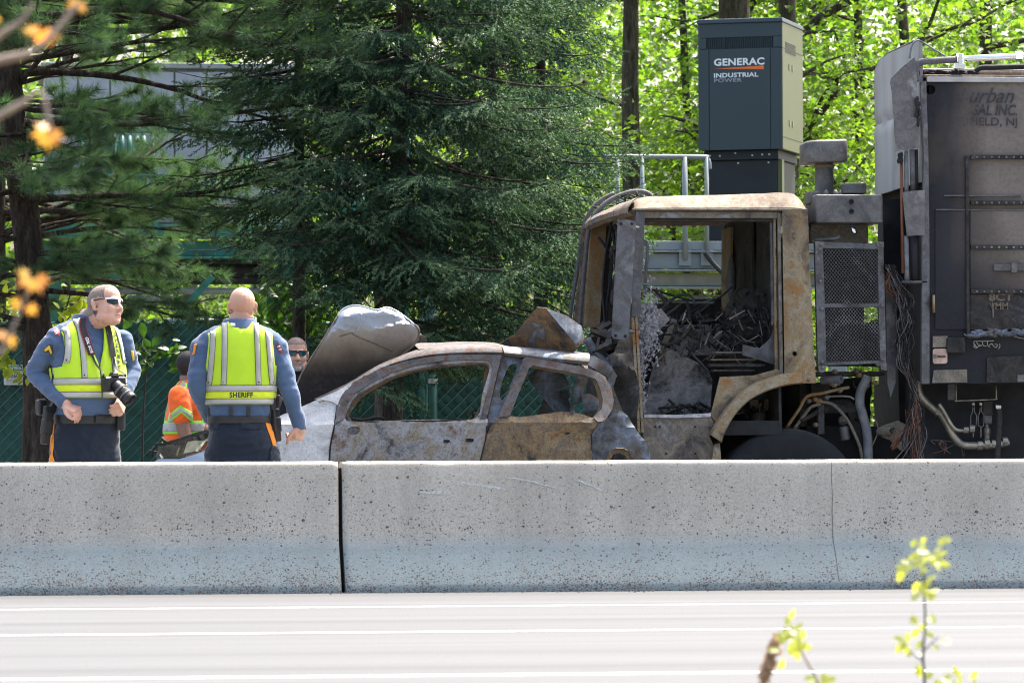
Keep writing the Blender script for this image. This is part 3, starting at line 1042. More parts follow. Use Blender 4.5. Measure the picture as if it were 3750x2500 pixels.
def pine(base, H, seed, label, specs, trunk_pts, trunk_r):
    """White pine with long soft needles; specs: (z, azimuth, length, rise, droop)."""
    rng = np.random.default_rng(seed)
    rnd = random.Random(seed)
    root = empty("pine_tree", base, label, "pine tree")
    trunk_mesh(curve3(trunk_pts, 5), [trunk_r * (1.2 - 0.75 * i / (5 * (len(trunk_pts) - 1))) for i in range(5 * (len(trunk_pts) - 1) + 1)], 14, 0.09).build("trunk", M_BARKP, root)
    b = Vector(base)
    limb = MB()
    TP, TD = [], []
    def grow(p, d, L, r, lvl):
        n = max(3, int(L / 0.14))
        pts = [p.copy()]
        q, dd = p.copy(), d.normalized()
        for i in range(n):
            dd = (dd + Vector((rnd.uniform(-1, 1), rnd.uniform(-1, 1), rnd.uniform(-1, 1))) * 0.10 + Vector((0, 0, 0.012 if lvl else -0.005))).normalized()
            q = q + dd * (L / n)
            pts.append(q.copy())
            f = (i + 1) / n
            if lvl < 2 and f > 0.25 and rnd.random() < (0.8 if lvl == 0 else 0.62):
                sd = dd.cross(Vector((0, 0, 1))).normalized() * rnd.choice((-1, 1))
                nd = (dd * 0.65 + sd * rnd.uniform(0.45, 0.9) + Vector((0, 0, rnd.uniform(-0.25, 0.3)))).normalized()
                grow(q, nd, L * rnd.uniform(0.28, 0.45) * (1.15 - 0.5 * f), r * 0.5 * (1 - 0.5 * f), lvl + 1)
            if f > (0.72 if lvl == 0 else 0.35):
                TP.append(q.copy()); TD.append(dd.copy())
                if lvl:
                    TP.append(q - dd * L / n * 0.5); TD.append(dd.copy())
        TP.append(q.copy()); TD.append(dd.copy())
        limb.tube(pts, [max(0.0022, r * (1 - 0.8 * i / n)) for i in range(n + 1)], 5, False)
    for z, az, L, rise in specs:
        d = Vector((math.cos(az), math.sin(az), rise))
        c = Vector(trunk_pts[0]).lerp(Vector(trunk_pts[-1]), z / H)
        grow(Vector((c.x, c.y, b.z + z)), d, L, 0.012 + 0.009 * L, 0)
    prop(limb.build("limbs", M_BARKP, root), kind="stuff")
    P = np.array([tuple(p) for p in TP]); D = np.array([tuple(p) for p in TD])
    V = needles(P - unit(D) * 0.02, D, np.full(len(P), 0.05), 30, 0.105, 0.0042, 0.85, rng, 0.5)
    link("crown", tri_mesh("crown", V), M_PINE, root)
    return len(P)

def broadleaf(base, H, r, seed, label, nleaf, size, zlo, spread, mat=M_LEAF, lean=0.0, nb=9, ygrow=1.0, trunk_mat=None, name="broadleaf_tree", group="broadleaf trees behind the platforms"):
    rng = np.random.default_rng(seed)
    rnd = random.Random(seed)
    root = empty(name, base, label, "tree", group)
    b = Vector(base)
    tp = [b + Vector((lean * (z / H) ** 1.3 + 0.12 * nz(z * 0.5, seed), 0.1 * nz(z * 0.5, seed + 5), z)) for z in np.linspace(0, H, 9)]
    trunk_mesh(tp, [r * (1.25 if i == 0 else 1) * (1 - 0.085 * i) for i in range(9)], 12).build("trunk", trunk_mat or M_BARKD, root)
    limb = MB()
    cl = []
    def grow(p, d, L, rr, lvl):
        n = max(3, int(L / 0.35))
        pts = [p.copy()]
        q, dd = p.copy(), d.normalized()
        for i in range(n):
            dd = (dd + Vector((rnd.uniform(-1, 1), rnd.uniform(-1, 1), rnd.uniform(-0.8, 1))) * 0.22).normalized()
            q = q + dd * (L / n)
            pts.append(q.copy())
            if lvl < 2 and i > 0 and rnd.random() < 0.75:
                nd = (dd + Vector((rnd.uniform(-1, 1), rnd.uniform(-1, 1), rnd.uniform(-0.6, 0.6))) * 0.9).normalized()
                grow(q, nd, L * rnd.uniform(0.35, 0.6), rr * 0.55, lvl + 1)
            if lvl >= 1 or i > n * 0.5:
                cl.append((q.copy(), 0.22 + 0.1 * lvl))
        limb.tube(pts, [max(0.006, rr * (1 - 0.75 * i / n)) for i in range(n + 1)], 6, False)
    for k in range(nb):
        z = zlo + (H - zlo) * (k + rnd.random() * 0.8) / nb
        az = rnd.uniform(0, 6.28)
        t = z / H
        i = min(7, int(t * 8))
        p = tp[i].lerp(tp[i + 1], t * 8 - i)
        grow(p, Vector((math.cos(az), math.sin(az) * ygrow, rnd.uniform(-0.1, 0.55))), spread * rnd.uniform(0.7, 1.15) * (1.1 - 0.5 * t), r * 0.35, 0)
    prop(limb.build("limbs", trunk_mat or M_BARKD, root), kind="stuff")
    C = np.array([tuple(c[0]) for c in cl]); R = np.array([c[1] for c in cl])
    k = rng.integers(0, len(C), nleaf)
    P = C[k] + rng.normal(0, 1, (nleaf, 3)) * R[k][:, None] * np.array([[1.0, 1.0, 0.55]])
    P = P[P[:, 2] > b.z + 0.15]
    N = np.tile(np.array([[0, -0.15, 0.9]]), (len(P), 1))
    V, F = leaves(P, N, size, rng)
    link("crown", np_mesh("crown", V, F), mat, root)
    return root

cnt = []
g = -0.14
def at(px, Y, z=g):
    p = PX(px, 1693, Y)
    return (p.x, Y, z)
cnt.append(spruce(at(1425, 10.4), 9.5, 1.75, 2.0, 11, "tall dense dark spruce behind the raised car hood, thickest trunk", M_SPRUCE, 1.0, 0.12, (0.25, 0), trim=lambda cx, z: 0.8 if cx < -0.25 and 2.3 < z < 3.8 else 1.0))
cnt.append(spruce(at(1098, 11.4), 9.0, 2.7, 1.5, 23, "slimmer spruce with bare lower trunk beside the teal platform", M_SPRUCE, 0.7, 0.085))
cnt.append(spruce(at(1812, 11.6), 9.0, 1.9, 1.45, 37, "spruce with thin trunk standing just left of the truck cab", M_SPRUCE, 0.95, 0.075))
cnt.append(spruce(at(1985, 13.8), 10.0, 2.3, 1.25, 41, "bluish spruce whose branch tips reach towards the generator", M_SPRUCEB, 0.85, 0.10))
# grey dead-looking trunk seen through the car window
p = at(1416, 12.2)
rt = empty("grey_tree_trunk", p, "pale grey rough tree trunk seen through the front car window", "tree trunk")
trunk_mesh(curve3([Vector(p) + Vector((0.02 * math.sin(z), 0, z)) for z in (0, 0.5, 1.2, 2.0, 2.7, 3.2)], 4), [0.115] * 21, 14, 0.1).build("trunk", M_BARKG, rt)

# white pine on the left
pb = Vector(at(150, 11.2))
tpts = [pb, pb + Vector((0.0, 0, 0.5)), pb + Vector((-0.02, 0, 1.6)), pb + Vector((-0.10, 0, 2.6)), pb + Vector((-0.22, 0, 3.6)), pb + Vector((-0.3, 0, 5.0)), pb + Vector((-0.3, 0, 8.0))]
rs = random.Random(77)
specs = []
for z, n in ((1.9, 3), (2.25, 5), (2.6, 5), (3.0, 6), (3.35, 5), (3.7, 6), (4.1, 6), (4.5, 6), (4.9, 5), (5.4, 5), (6.0, 4)):
    for k in range(n):
        az = rs.uniform(-3.0, 0.9)
        right = math.cos(az) > 0.3 and z < 3.5
        specs.append((z + rs.uniform(-0.15, 0.15), az, rs.uniform(0.6, 1.1) if right else rs.uniform(1.0, 2.0), rs.uniform(-0.12, 0.25)))
for z, L, rise in ((2.2, 1.5, -0.02), (2.9, 2.2, 0.02), (3.5, 2.5, -0.02), (3.9, 2.4, 0.1), (4.35, 2.7, -0.04), (4.2, 2.9, 0.06), (4.5, 3.0, 0.12), (4.9, 2.8, 0.0)):
    specs.append((z, rs.uniform(-0.35, 0.2), L, rise))
cnt.append(pine(pb, 8.0, 5, "large white pine with dark trunk at the left, long soft needles", specs, tpts, 0.135))
pb = Vector(at(-15, 15.0))
specs = [(z + rs.uniform(-0.2, 0.2), rs.uniform(-1.6, 0.8), rs.uniform(1.2, 2.6), rs.uniform(-0.1, 0.3)) for z in (2.4, 2.8, 3.2, 3.6, 4.0, 4.4, 4.8, 5.2) for k in range(4)]
cnt.append(pine(pb, 8.0, 6, "pine at the far left edge behind the fence", specs, [pb + Vector((0, 0, z)) for z in (0, 1, 2.5, 4, 6, 8)], 0.10))

# broadleaf trees beyond the platforms
B = [
    (2320, 31, 11, 0.16, 201, "broadleaf tree with dark trunk between spruce and generator", 9000, 0.10, 0.4, 2.8),
    (2512, 34, 11, 0.08, 202, "slender broadleaf tree left of the generator", 7000, 0.10, 0.6, 2.4),
    (2700, 30, 12, 0.30, 203, "thick broadleaf trunk rising behind the generator cabinet", 9000, 0.10, 1.2, 3.0),
    (2895, 31, 12, 0.17, 204, "forked broadleaf tree at the right of the generator", 9500, 0.10, 0.5, 3.0),
    (3150, 35, 11, 0.10, 205, "leafy broadleaf tree above the truck air intake", 10000, 0.10, 0.3, 3.0),
    (3330, 33, 11, 0.11, 206, "dark trunked broadleaf tree above the front of the truck body", 9500, 0.10, 0.8, 3.0),
    (3620, 36, 12, 0.14, 207, "broadleaf tree at the right edge above the truck body", 9500, 0.10, 0.8, 3.2),
    (1900, 38, 10, 0.12, 208, "bright broadleaf tree behind the spruces", 8000, 0.10, 0.3, 3.2),
    (1500, 40, 9, 0.12, 209, "broadleaf tree glimpsed through the middle spruce", 6500, 0.11, 0.3, 3.2),
    (700, 37, 9, 0.14, 210, "broadleaf tree behind the teal platform", 8000, 0.11, 0.2, 3.6),
    (250, 40, 10, 0.14, 211, "broadleaf tree behind the large pine", 8000, 0.11, 0.3, 3.4),
]
for px, Y, H, r, sd, lab, n, sz, zlo, spr in B:
    broadleaf(at(px, Y), H, r, sd, lab, n, sz, zlo, spr, ygrow=0.7)

# low understorey behind the fence and platforms, and the wood beyond
rng = np.random.default_rng(9)
def mass(name, n, lo, hi, size, mat, label, clump, seed):
    r = np.random.default_rng(seed)
    nc = max(1, n // 45)
    C = r.random((nc, 3)) * (np.array(hi) - np.array(lo)) + np.array(lo)
    P = C[r.integers(0, nc, n)] + r.normal(0, 1, (n, 3)) * clump * np.array([[1, 1, 0.6]])
    P = P[P[:, 2] > g + 0.02]
    V, F = leaves(P, np.tile(np.array([[0, -0.1, 0.9]]), (len(P), 1)), size, r)
    o = link(name, np_mesh(name, V, F), mat)
    prop(o, label, "foliage", kind="stuff")
mass("understorey", 16000, (-9.5, 25.5, -0.1), (14, 30, 2.3), 0.11, M_LEAF, "sunlit leafy undergrowth under the platforms", 0.28, 31)
mass("woodland", 60000, (-12, 42, 0.0), (24, 62, 11.5), 0.17, M_LEAF, "bright green wood filling the background", 0.55, 32)
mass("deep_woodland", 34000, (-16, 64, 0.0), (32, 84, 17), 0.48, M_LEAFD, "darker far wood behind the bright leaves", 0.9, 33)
print("SHOOTS", cnt)
# ================================================================== burnt car
RUST = (0.20, 0.085, 0.032); TAN = (0.25, 0.185, 0.105); ASH = (0.55, 0.55, 0.54); BLUE = (0.17, 0.215, 0.275); CHAR = (0.022, 0.020, 0.019); BROWN = (0.10, 0.068, 0.045); GREY = (0.19, 0.19, 0.19)
M_ASHY = burnt("ashy_white_panel", [(0.13, 0.13, 0.13), (0.34, 0.35, 0.36), (0.54, 0.54, 0.54), (0.42, 0.43, 0.44), (0.27, 0.245, 0.205)], 3.0, 0.35, seed=1.3)
M_DOORF = burnt("scorched_front_door", [(0.05, 0.04, 0.033), (0.20, 0.205, 0.215), (0.185, 0.145, 0.09), (0.25, 0.26, 0.275), (0.13, 0.065, 0.03)], 3.0, 0.6, seed=4.1)
M_DOORR = burnt("scorched_rear_door", [(0.035, 0.03, 0.028), (0.165, 0.115, 0.063), (0.10, 0.082, 0.066), (0.205, 0.155, 0.085), (0.155, 0.07, 0.028)], 3.8, 0.7, seed=7.7)
M_FRAME = burnt("scorched_window_frame", [(0.018, 0.017, 0.017), (0.060, 0.060, 0.062), (0.088, 0.054, 0.035), (0.10, 0.105, 0.115), (0.085, 0.042, 0.024)], 5.0, 0.5, seed=2.2)
M_BLUEM = burnt("blued_steel", [(0.035, 0.038, 0.045), (0.085, 0.097, 0.118), (0.135, 0.175, 0.23), (0.09, 0.087, 0.085), (0.075, 0.056, 0.04)], 4.4, 0.5, metal=0.35, rough=0.6, seed=9.0)
M_FLAP = burnt("rusted_flap", [(0.03, 0.025, 0.02), (0.13, 0.075, 0.035), (0.22, 0.125, 0.05), (0.09, 0.07, 0.055), (0.16, 0.17, 0.19)], 5.0, 0.5, seed=3.3)
M_CHAR = burnt("charred_metal", [(0.010, 0.010, 0.010), (0.028, 0.025, 0.022), (0.05, 0.043, 0.035), (0.02, 0.02, 0.022), (0.07, 0.07, 0.07)], 6.0, 0.35, seed=5.5)

def hood_mat():
    t = NT("sooty_silver_hood")
    z = t.axis(2)
    x = t.axis(0)
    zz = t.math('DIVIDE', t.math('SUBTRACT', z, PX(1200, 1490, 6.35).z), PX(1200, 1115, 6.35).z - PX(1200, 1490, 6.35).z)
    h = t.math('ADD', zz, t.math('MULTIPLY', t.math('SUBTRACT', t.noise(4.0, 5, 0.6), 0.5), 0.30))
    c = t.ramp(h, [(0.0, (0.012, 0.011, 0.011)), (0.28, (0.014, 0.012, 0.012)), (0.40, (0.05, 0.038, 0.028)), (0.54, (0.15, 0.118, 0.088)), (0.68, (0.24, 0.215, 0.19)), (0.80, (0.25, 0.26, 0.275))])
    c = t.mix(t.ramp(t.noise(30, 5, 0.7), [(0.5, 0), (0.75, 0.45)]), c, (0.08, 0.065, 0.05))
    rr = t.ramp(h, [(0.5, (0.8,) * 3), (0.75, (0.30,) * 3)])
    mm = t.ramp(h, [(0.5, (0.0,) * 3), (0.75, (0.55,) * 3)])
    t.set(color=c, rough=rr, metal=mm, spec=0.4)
    t.bump(t.noise(40, 4), 0.08, 0.004)
    return t.m
M_HOOD = hood_mat()
M_SILVER = plain("silver_car_paint", (0.28, 0.31, 0.35), 0.28, metal=0.6, vary=0.1, scale=2)
M_CABLE = plain('scorched_rim', (0.16, 0.135, 0.105), 0.55, metal=0.3, vary=0.4, scale=20)
M_CHROME = plain("chrome", (0.75, 0.77, 0.78), 0.15, metal=1.0, vary=0.05)

def edge_d(poly):
    A = np.array(poly)
    B = np.roll(A, -1, 0)
    def f(x, z, keep=None):
        p = np.array([x, z])
        d = B - A
        L = np.maximum(1e-9, (d ** 2).sum(1))
        t = np.clip(((p - A) * d).sum(1) / L, 0, 1)
        q = A + d * t[:, None]
        r = np.hypot(*(q - p).T)
        if keep is not None:
            r = r[keep]
        return float(r.min())
    return f

CY = 6.0
belt = PX(1600, 1538, CY).z
def side_y(x, z, base=CY):
    """Side of the car: door crown, tumblehome above the belt line, heat buckles."""
    y = base
    if z > belt:
        y += (z - belt) * 0.30
    else:
        y += 0.05 * (z - belt) ** 2 * 4 - 0.02
    return y + 0.008 * nz(x * 3.1, z * 3.1, 4.0) + 0.004 * nz(x * 9, z * 9, 1.0)

def px_sheet(name, pts, Y, mat, parent, holes=(), fn=None, res=0.04, thick=0.006, n=0):
    q = XZ(pts, Y)
    if n:
        q = smooth_poly(q, n)
    hs = [smooth_poly(XZ(h, Y), 3) if len(h) > 4 else XZ(h, Y) for h in holes]
    f = fn or (lambda x, z: Y)
    return sheet(name, q, lambda x, z: (x, f(x, z), z), mat, parent, hs, res, thick)

def car():
    g = PX(1500, 1693, CY)
    root = empty("burnt_car", (g.x, CY + 0.8, -0.10), "burnt-out silver sedan with raised hood crushed against the truck front", "car")
    W = 1.58
    # ---- front door with window frame
    outer = [(1205, 1830), (1205, 1688), (1211, 1624), (1224, 1554), (1234, 1490), (1248, 1455), (1270, 1424), (1307, 1393), (1396, 1349), (1492, 1320), (1588, 1303), (1683, 1297), (1790, 1296), (1843, 1298), (1836, 1330), (1788, 1509), (1779, 1598), (1757, 1688), (1745, 1830)]
    win = [(1269, 1541), (1282, 1484), (1307, 1449), (1358, 1417), (1435, 1378), (1524, 1350), (1620, 1334), (1715, 1326), (1780, 1325), (1797, 1334), (1798, 1356), (1770, 1440), (1742, 1531), (1600, 1535), (1400, 1540)]
    mir = [(1272, 1575), (1280, 1564), (1300, 1561), (1316, 1566), (1312, 1585), (1295, 1592), (1277, 1589)]
    key = [(1704, 1606), (1718, 1604), (1734, 1607), (1733, 1617), (1718, 1619), (1705, 1617)]
    hnd = [(1622, 1612), (1636, 1608), (1648, 1612), (1640, 1622), (1626, 1622)]
    hx, hz = PX(1640, 1596, CY).x, PX(1640, 1596, CY).z
    hx2, hz2 = PX(1660, 1652, CY).x, PX(1660, 1652, CY).z
    mx, mz = PX(1295, 1576, CY).x, PX(1295, 1576, CY).z
    def fd(x, z):
        y = side_y(x, z)
        r = math.hypot((x - hx) / 0.095, (z - hz) / 0.035)
        y += 0.022 * max(0, 1 - r * r)
        r = math.hypot((x - hx2) / 0.13, (z - hz2) / 0.02)
        y -= 0.010 * max(0, 1 - r * r)
        r = math.hypot((x - mx) / 0.07, (z - mz) / 0.05)
        y -= 0.012 * max(0, 1 - abs(r - 0.8) * 3)
        return y
    d1 = px_sheet("front_door", outer, CY, M_DOORF, root, [win, mir, key, hnd], fd, 0.032, 0.05)
    px_sheet("window_reveal", [(1258, 1541), (1272, 1480), (1300, 1440), (1355, 1405), (1435, 1367), (1524, 1340), (1620, 1324), (1715, 1316), (1790, 1315), (1808, 1326), (1808, 1358), (1750, 1531)], CY, M_FLAP, d1,
             [[(1292, 1538), (1310, 1480), (1340, 1447), (1400, 1412), (1450, 1386), (1530, 1360), (1620, 1344), (1715, 1336), (1775, 1335), (1786, 1345), (1785, 1360), (1738, 1531), (1500, 1540)]], lambda x, z: side_y(x, z) + 0.075, 0.03, 0.012)
    M_SEAM = plain("door_gap", (0.008, 0.008, 0.008), 0.9)
    def seam(pts, dy=0.004):
        w = []
        for a, b in pts:
            p = PX(a, b, CY)
            w.append(Vector((p.x, fd(p.x, p.z) + dy, p.z)))
        MB().tube(curve3(w, 3), 0.006, 5).build("door_gap", M_SEAM, root)
    seam([(1205, 1720), (1208, 1650), (1213, 1612), (1225, 1554), (1236, 1490), (1250, 1455), (1272, 1424), (1309, 1393)], 0.0)
    seam([(1843, 1300), (1836, 1335), (1812, 1425), (1789, 1509), (1781, 1560), (1778, 1600), (1768, 1645), (1757, 1692)], 0.004)
    seam([(1228, 1557), (1300, 1546), (1450, 1543), (1600, 1540), (1745, 1535)], 0.006)
    # ---- rear door
    outer = [(1760, 1830), (1760, 1688), (1768, 1640), (1780, 1598), (1798, 1560), (1824, 1528), (1880, 1410), (1924, 1312), (1937, 1304), (2034, 1321), (2130, 1340), (2194, 1356), (2228, 1377), (2252, 1420), (2259, 1464), (2251, 1498), (2222, 1535), (2190, 1554), (2166, 1592), (2168, 1640), (2171, 1700), (2175, 1830)]
    win = [(1868, 1522), (1905, 1435), (1945, 1345), (1960, 1337), (2034, 1350), (2149, 1372), (2190, 1387), (2205, 1420), (2215, 1464), (2209, 1496), (2176, 1528), (2143, 1519), (2085, 1506), (2040, 1508), (2000, 1514)]
    hole = [(2066, 1584), (2075, 1580), (2084, 1582), (2092, 1584), (2082, 1590), (2070, 1589)]
    dx, dz = PX(2105, 1600, CY).x, PX(2105, 1600, CY).z
    def rd(x, z):
        y = side_y(x, z) + 0.012
        a = (x - dx) / 0.16
        b = (z - dz - 0.10 * (x - dx)) / 0.085
        r = math.hypot(a, b)
        y += 0.045 * max(0, 1 - r * r) ** 0.7
        k = max(0.0, x - PX(2120, 1600, CY).x)
        y += k * k * 1.6 + 0.012 * nz(x * 6, z * 6, 8)
        return y
    d2 = px_sheet("rear_door", outer, CY, M_DOORR, root, [win, hole], rd, 0.032, 0.045)
    px_sheet("window_frame", [(1824, 1528), (1880, 1410), (1924, 1312), (1937, 1304), (2034, 1321), (2130, 1340), (2194, 1356), (2228, 1377), (2252, 1420), (2259, 1464), (2251, 1498), (2222, 1535), (2190, 1550), (2176, 1528), (2209, 1496), (2215, 1464), (2205, 1420), (2190, 1387), (2149, 1372), (2034, 1350), (1960, 1337), (1945, 1345), (1905, 1435), (1868, 1522)], CY, M_FRAME, d2, (), lambda x, z: rd(x, z) - 0.012, 0.03, 0.010)
    px_sheet("window_frame", [(1758, 1531), (1798, 1400), (1812, 1345), (1800, 1318), (1715, 1314), (1620, 1320), (1524, 1336), (1435, 1364), (1358, 1402), (1300, 1440), (1275, 1478), (1262, 1530), (1224, 1554), (1234, 1490), (1248, 1455), (1270, 1424), (1307, 1393), (1396, 1349), (1492, 1320), (1588, 1303), (1683, 1297), (1790, 1296), (1843, 1298), (1836, 1330), (1788, 1509), (1780, 1531)], CY, M_FRAME, d1, (), lambda x, z: fd(x, z) - 0.012, 0.03, 0.010)
    # ---- pillar between the doors, set back
    px_sheet("center_pillar", [(1745, 1830), (1775, 1600), (1790, 1500), (1845, 1290), (1935, 1296), (1930, 1320), (1880, 1420), (1830, 1540), (1800, 1600), (1780, 1830)], CY, M_BLUEM, root,
             [[(1838, 1428), (1862, 1362), (1880, 1334), (1902, 1330), (1906, 1340), (1850, 1462)]], lambda x, z: side_y(x, z) + 0.06, 0.03, 0.01)
    # ---- roof rails (near), rolled sheet
    def rail(name, top, bot, mat):
        a, b = smooth_poly(XZ(top, CY), 4, False), smooth_poly(XZ(bot, CY), 4, False)
        n = 30
        def samp(q, t):
            k = t * (len(q) - 1)
            i = min(int(k), len(q) - 2)
            f = k - i
            return Vector((q[i][0] * (1 - f) + q[i + 1][0] * f, q[i][1] * (1 - f) + q[i + 1][1] * f))
        V, F = [], []
        prof = [(1.0, 0.03), (0.95, -0.004), (0.7, -0.018), (0.4, -0.010), (0.15, 0.012), (0.0, 0.05), (-0.12, 0.12)]
        for i in range(n + 1):
            u, l = samp(a, i / n), samp(b, i / n)
            for f, dy in prof:
                q = u.lerp(l, f)
                V.append((q.x, side_y(q.x, q.y) + 0.02 + dy, q.y))
        m = len(prof)
        for i in range(n):
            for j in range(m - 1):
                F.append((i * m + j, i * m + j + 1, (i + 1) * m + j + 1, (i + 1) * m + j))
        mb = MB()
        mb.add(V, F, True)
        return mb.build(name, mat, root, solid=0.006)
    rail("roof_rail", [(1160, 1462), (1225, 1432), (1294, 1397), (1396, 1336), (1492, 1298), (1562, 1277), (1651, 1267), (1747, 1262), (1849, 1268)], [(1175, 1475), (1240, 1450), (1307, 1404), (1396, 1352), (1492, 1322), (1588, 1305), (1683, 1299), (1790, 1297), (1849, 1297)], M_FRAME)
    rail("roof_rail", [(1852, 1268), (1950, 1274), (2060, 1284), (2174, 1295)], [(1856, 1299), (1950, 1310), (2060, 1325), (2162, 1334)], M_BLUEM)
    # ---- roof skin
    za, zb = PX(1562, 1277, CY).z, PX(1849, 1264, CY).z
    xa_, xb_, xc_ = PX(1545, 1277, CY).x, PX(1740, 1264, CY).x, PX(2174, 1295, CY).x
    zc = PX(2174, 1300, CY).z
    yr = CY + 0.22
    V, F = [], []
    nx, ny = 22, 14
    for i in range(nx + 1):
        t = i / nx
        x = xa_ + (xc_ - xa_) * t
        zt = za + (zb - za) * min(1, t * 2.4) if t < 0.45 else zb + (zc - zb) * (t - 0.45) / 0.55
        for j in range(ny + 1):
            s = j / ny
            y = yr + (W - 0.44) * s
            cr = max(0.0, t - 0.5) * 0.22 * (nz(x * 5, y * 5, 2) - 0.5)
            V.append((x, y, zt + 0.055 * math.sin(math.pi * s) * (1 - 0.6 * t) + cr + 0.01 * nz(x * 6, y * 6)))
    for i in range(nx):
        for j in range(ny):
            F.append((i * (ny + 1) + j, i * (ny + 1) + j + 1, (i + 1) * (ny + 1) + j + 1, (i + 1) * (ny + 1) + j))
    MB().add(V, F, True).build("roof", M_FRAME, root, solid=0.005)
    # ---- roof skin torn and folded up against the truck
    flap = [(1824, 1268), (1894, 1222), (1945, 1148), (1964, 1126), (1996, 1129), (2072, 1155), (2130, 1193), (2138, 1241), (2098, 1290), (2034, 1288), (1907, 1275)]
    r0, r1 = PX(1990, 1128, CY + 0.3), PX(2105, 1262, CY + 0.3)
    dirx, dirz = (r1.x - r0.x), (r1.z - r0.z)
    ll = math.hypot(dirx, dirz)
    def fy(x, z):
        s = ((x - r0.x) * dirz - (z - r0.z) * dirx) / ll        # signed distance from the fold
        y = CY + 0.22 + (0.55 * -s if s < 0 else 0.9 * s)
        return y + 0.02 * nz(x * 5, z * 5, 3) + 0.10 * max(0, z - r1.z) * 0.3
    o = px_sheet("torn_roof_skin", flap, CY + 0.3, M_FLAP, root, (), fy, 0.03, 0.006)
    side = [(1996, 1129), (2072, 1155), (2130, 1193), (2138, 1241), (2105, 1262), (2060, 1205)]
    px_sheet("torn_roof_skin", side, CY + 0.24, M_BLUEM, root, (), lambda x, z: fy(x, z) - 0.025, 0.03, 0.006)
    # ---- near front fender and cowl
    fen = [(1307, 1396), (1255, 1452), (1240, 1490), (1229, 1554), (1216, 1624), (1210, 1688), (1208, 1830), (640, 1830), (600, 1745), (640, 1690), (700, 1672), (762, 1650), (775, 1606), (860, 1578), (980, 1540), (1098, 1492), (1156, 1466), (1225, 1436)]
    whl = [(1060 + 132 * math.cos(a), 1815 + 150 * math.sin(a)) for a in np.linspace(0, 6.283, 24, endpoint=False)]
    def fn(x, z):
        y = side_y(x, z) + 0.004
        k = max(0.0, PX(800, 1650, CY).x - x)
        return y + k * k * 0.55 + 0.012 * nz(x * 5, z * 5, 7)
    o = px_sheet("front_fender", fen, CY, M_ASHY, root, [], fn, 0.035, 0.006)
    px_sheet("cowl_corner", [(1300, 1400), (1258, 1450), (1244, 1486), (1218, 1470), (1176, 1462)], CY, M_ASHY, root, (), lambda x, z: side_y(x, z) - 0.012, 0.02, 0.006)
    # ---- front end: bumper, headlight
    bum = [(560, 1745), (566, 1690), (580, 1680), (655, 1680), (724, 1660), (760, 1640), (768, 1640), (775, 1680), (770, 1745)]
    px_sheet("bumper_cover", bum, CY - 0.02, M_SILVER, root, (), lambda x, z: fn(x, z) - 0.03 - 0.05 * math.sin(min(1, max(0, (PX(650, 1650, CY).z - z) / 0.1)) * 1.5), 0.025, 0.006)
    hl = empty("headlight", (0, 0, 0))
    hl.parent = root
    hl.location = (0, 0, 0)
    lens = [(576, 1684), (574, 1668), (581, 1632), (591, 1624), (655, 1607), (693, 1593), (732, 1582), (775, 1575), (790, 1578), (785, 1600), (758, 1638), (724, 1656), (655, 1676), (600, 1687)]
    def ly(x, z):
        return fn(x, z) - 0.045
    def sub(name, pts, dy, mat, thick=0.004, res=0.02):
        q = XZ(pts, CY)
        o = sheet(name, q, lambda x, z: (x, ly(x, z) + dy, z), mat, None, (), res, thick)
        o.parent = hl
        o.location = -Vector(root.location)
        return o
    t = NT("clear_lens")
    t.set(color=(0.85, 0.88, 0.85), rough=0.08, trans=1.0, ior=1.3)
    sub("housing", lens, 0.05, plain("headlight_housing", (0.035, 0.035, 0.03), 0.35, vary=0.3, scale=8), 0.01)
    sub("lens", lens, 0.0, t.m, 0.004)
    sub("reflector", [(672, 1660), (688, 1617), (715, 1612), (742, 1613), (728, 1635), (712, 1652)], 0.03, plain("reflector_bowl", (0.62, 0.63, 0.60), 0.25, metal=0.5, vary=0.15, scale=20))
    sub("reflector", [(645, 1668), (650, 1650), (657, 1632), (662, 1631), (655, 1655), (650, 1668)], 0.03, plain("reflector_strip", (0.30, 0.29, 0.22), 0.25, metal=0.5))
    sub("reflector", [(585, 1665), (590, 1660), (600, 1675), (603, 1683), (595, 1684)], 0.03, M_CHROME)
    sub("chrome_strip", [(715, 1652), (724, 1636), (744, 1614), (760, 1603), (778, 1597), (782, 1602), (762, 1610), (748, 1622), (735, 1640), (726, 1652)], 0.022, M_CHROME)
    sub("turn_signal", [(727, 1652), (737, 1638), (750, 1622), (763, 1611), (783, 1603), (780, 1616), (757, 1638), (745, 1646)], 0.018, plain("amber_lens", (0.85, 0.16, 0.02), 0.25, vary=0.2, scale=30))
    top = [(578, 1636), (591, 1622), (655, 1604), (693, 1590), (732, 1579), (775, 1572), (790, 1574), (790, 1582), (775, 1582), (732, 1590), (693, 1602), (655, 1615), (600, 1632)]
    px_sheet("headlight_trim", top, CY, M_CHAR, root, (), lambda x, z: ly(x, z) - 0.006, 0.02, 0.02)
    for pts, r in (([(545, 1648), (556, 1650), (578, 1656)], 0.006), ([(566, 1628), (580, 1622), (592, 1624)], 0.006), ([(556, 1676), (556, 1655), (562, 1640), (575, 1632)], 0.008), ([(590, 1600), (598, 1612), (612, 1620)], 0.012)):
        MB().tube([(p.x, CY + 0.12, p.z) for p in (PX(a, b, CY + 0.12) for a, b in pts)], r, 6).build("broken_trim", M_CHAR, root)
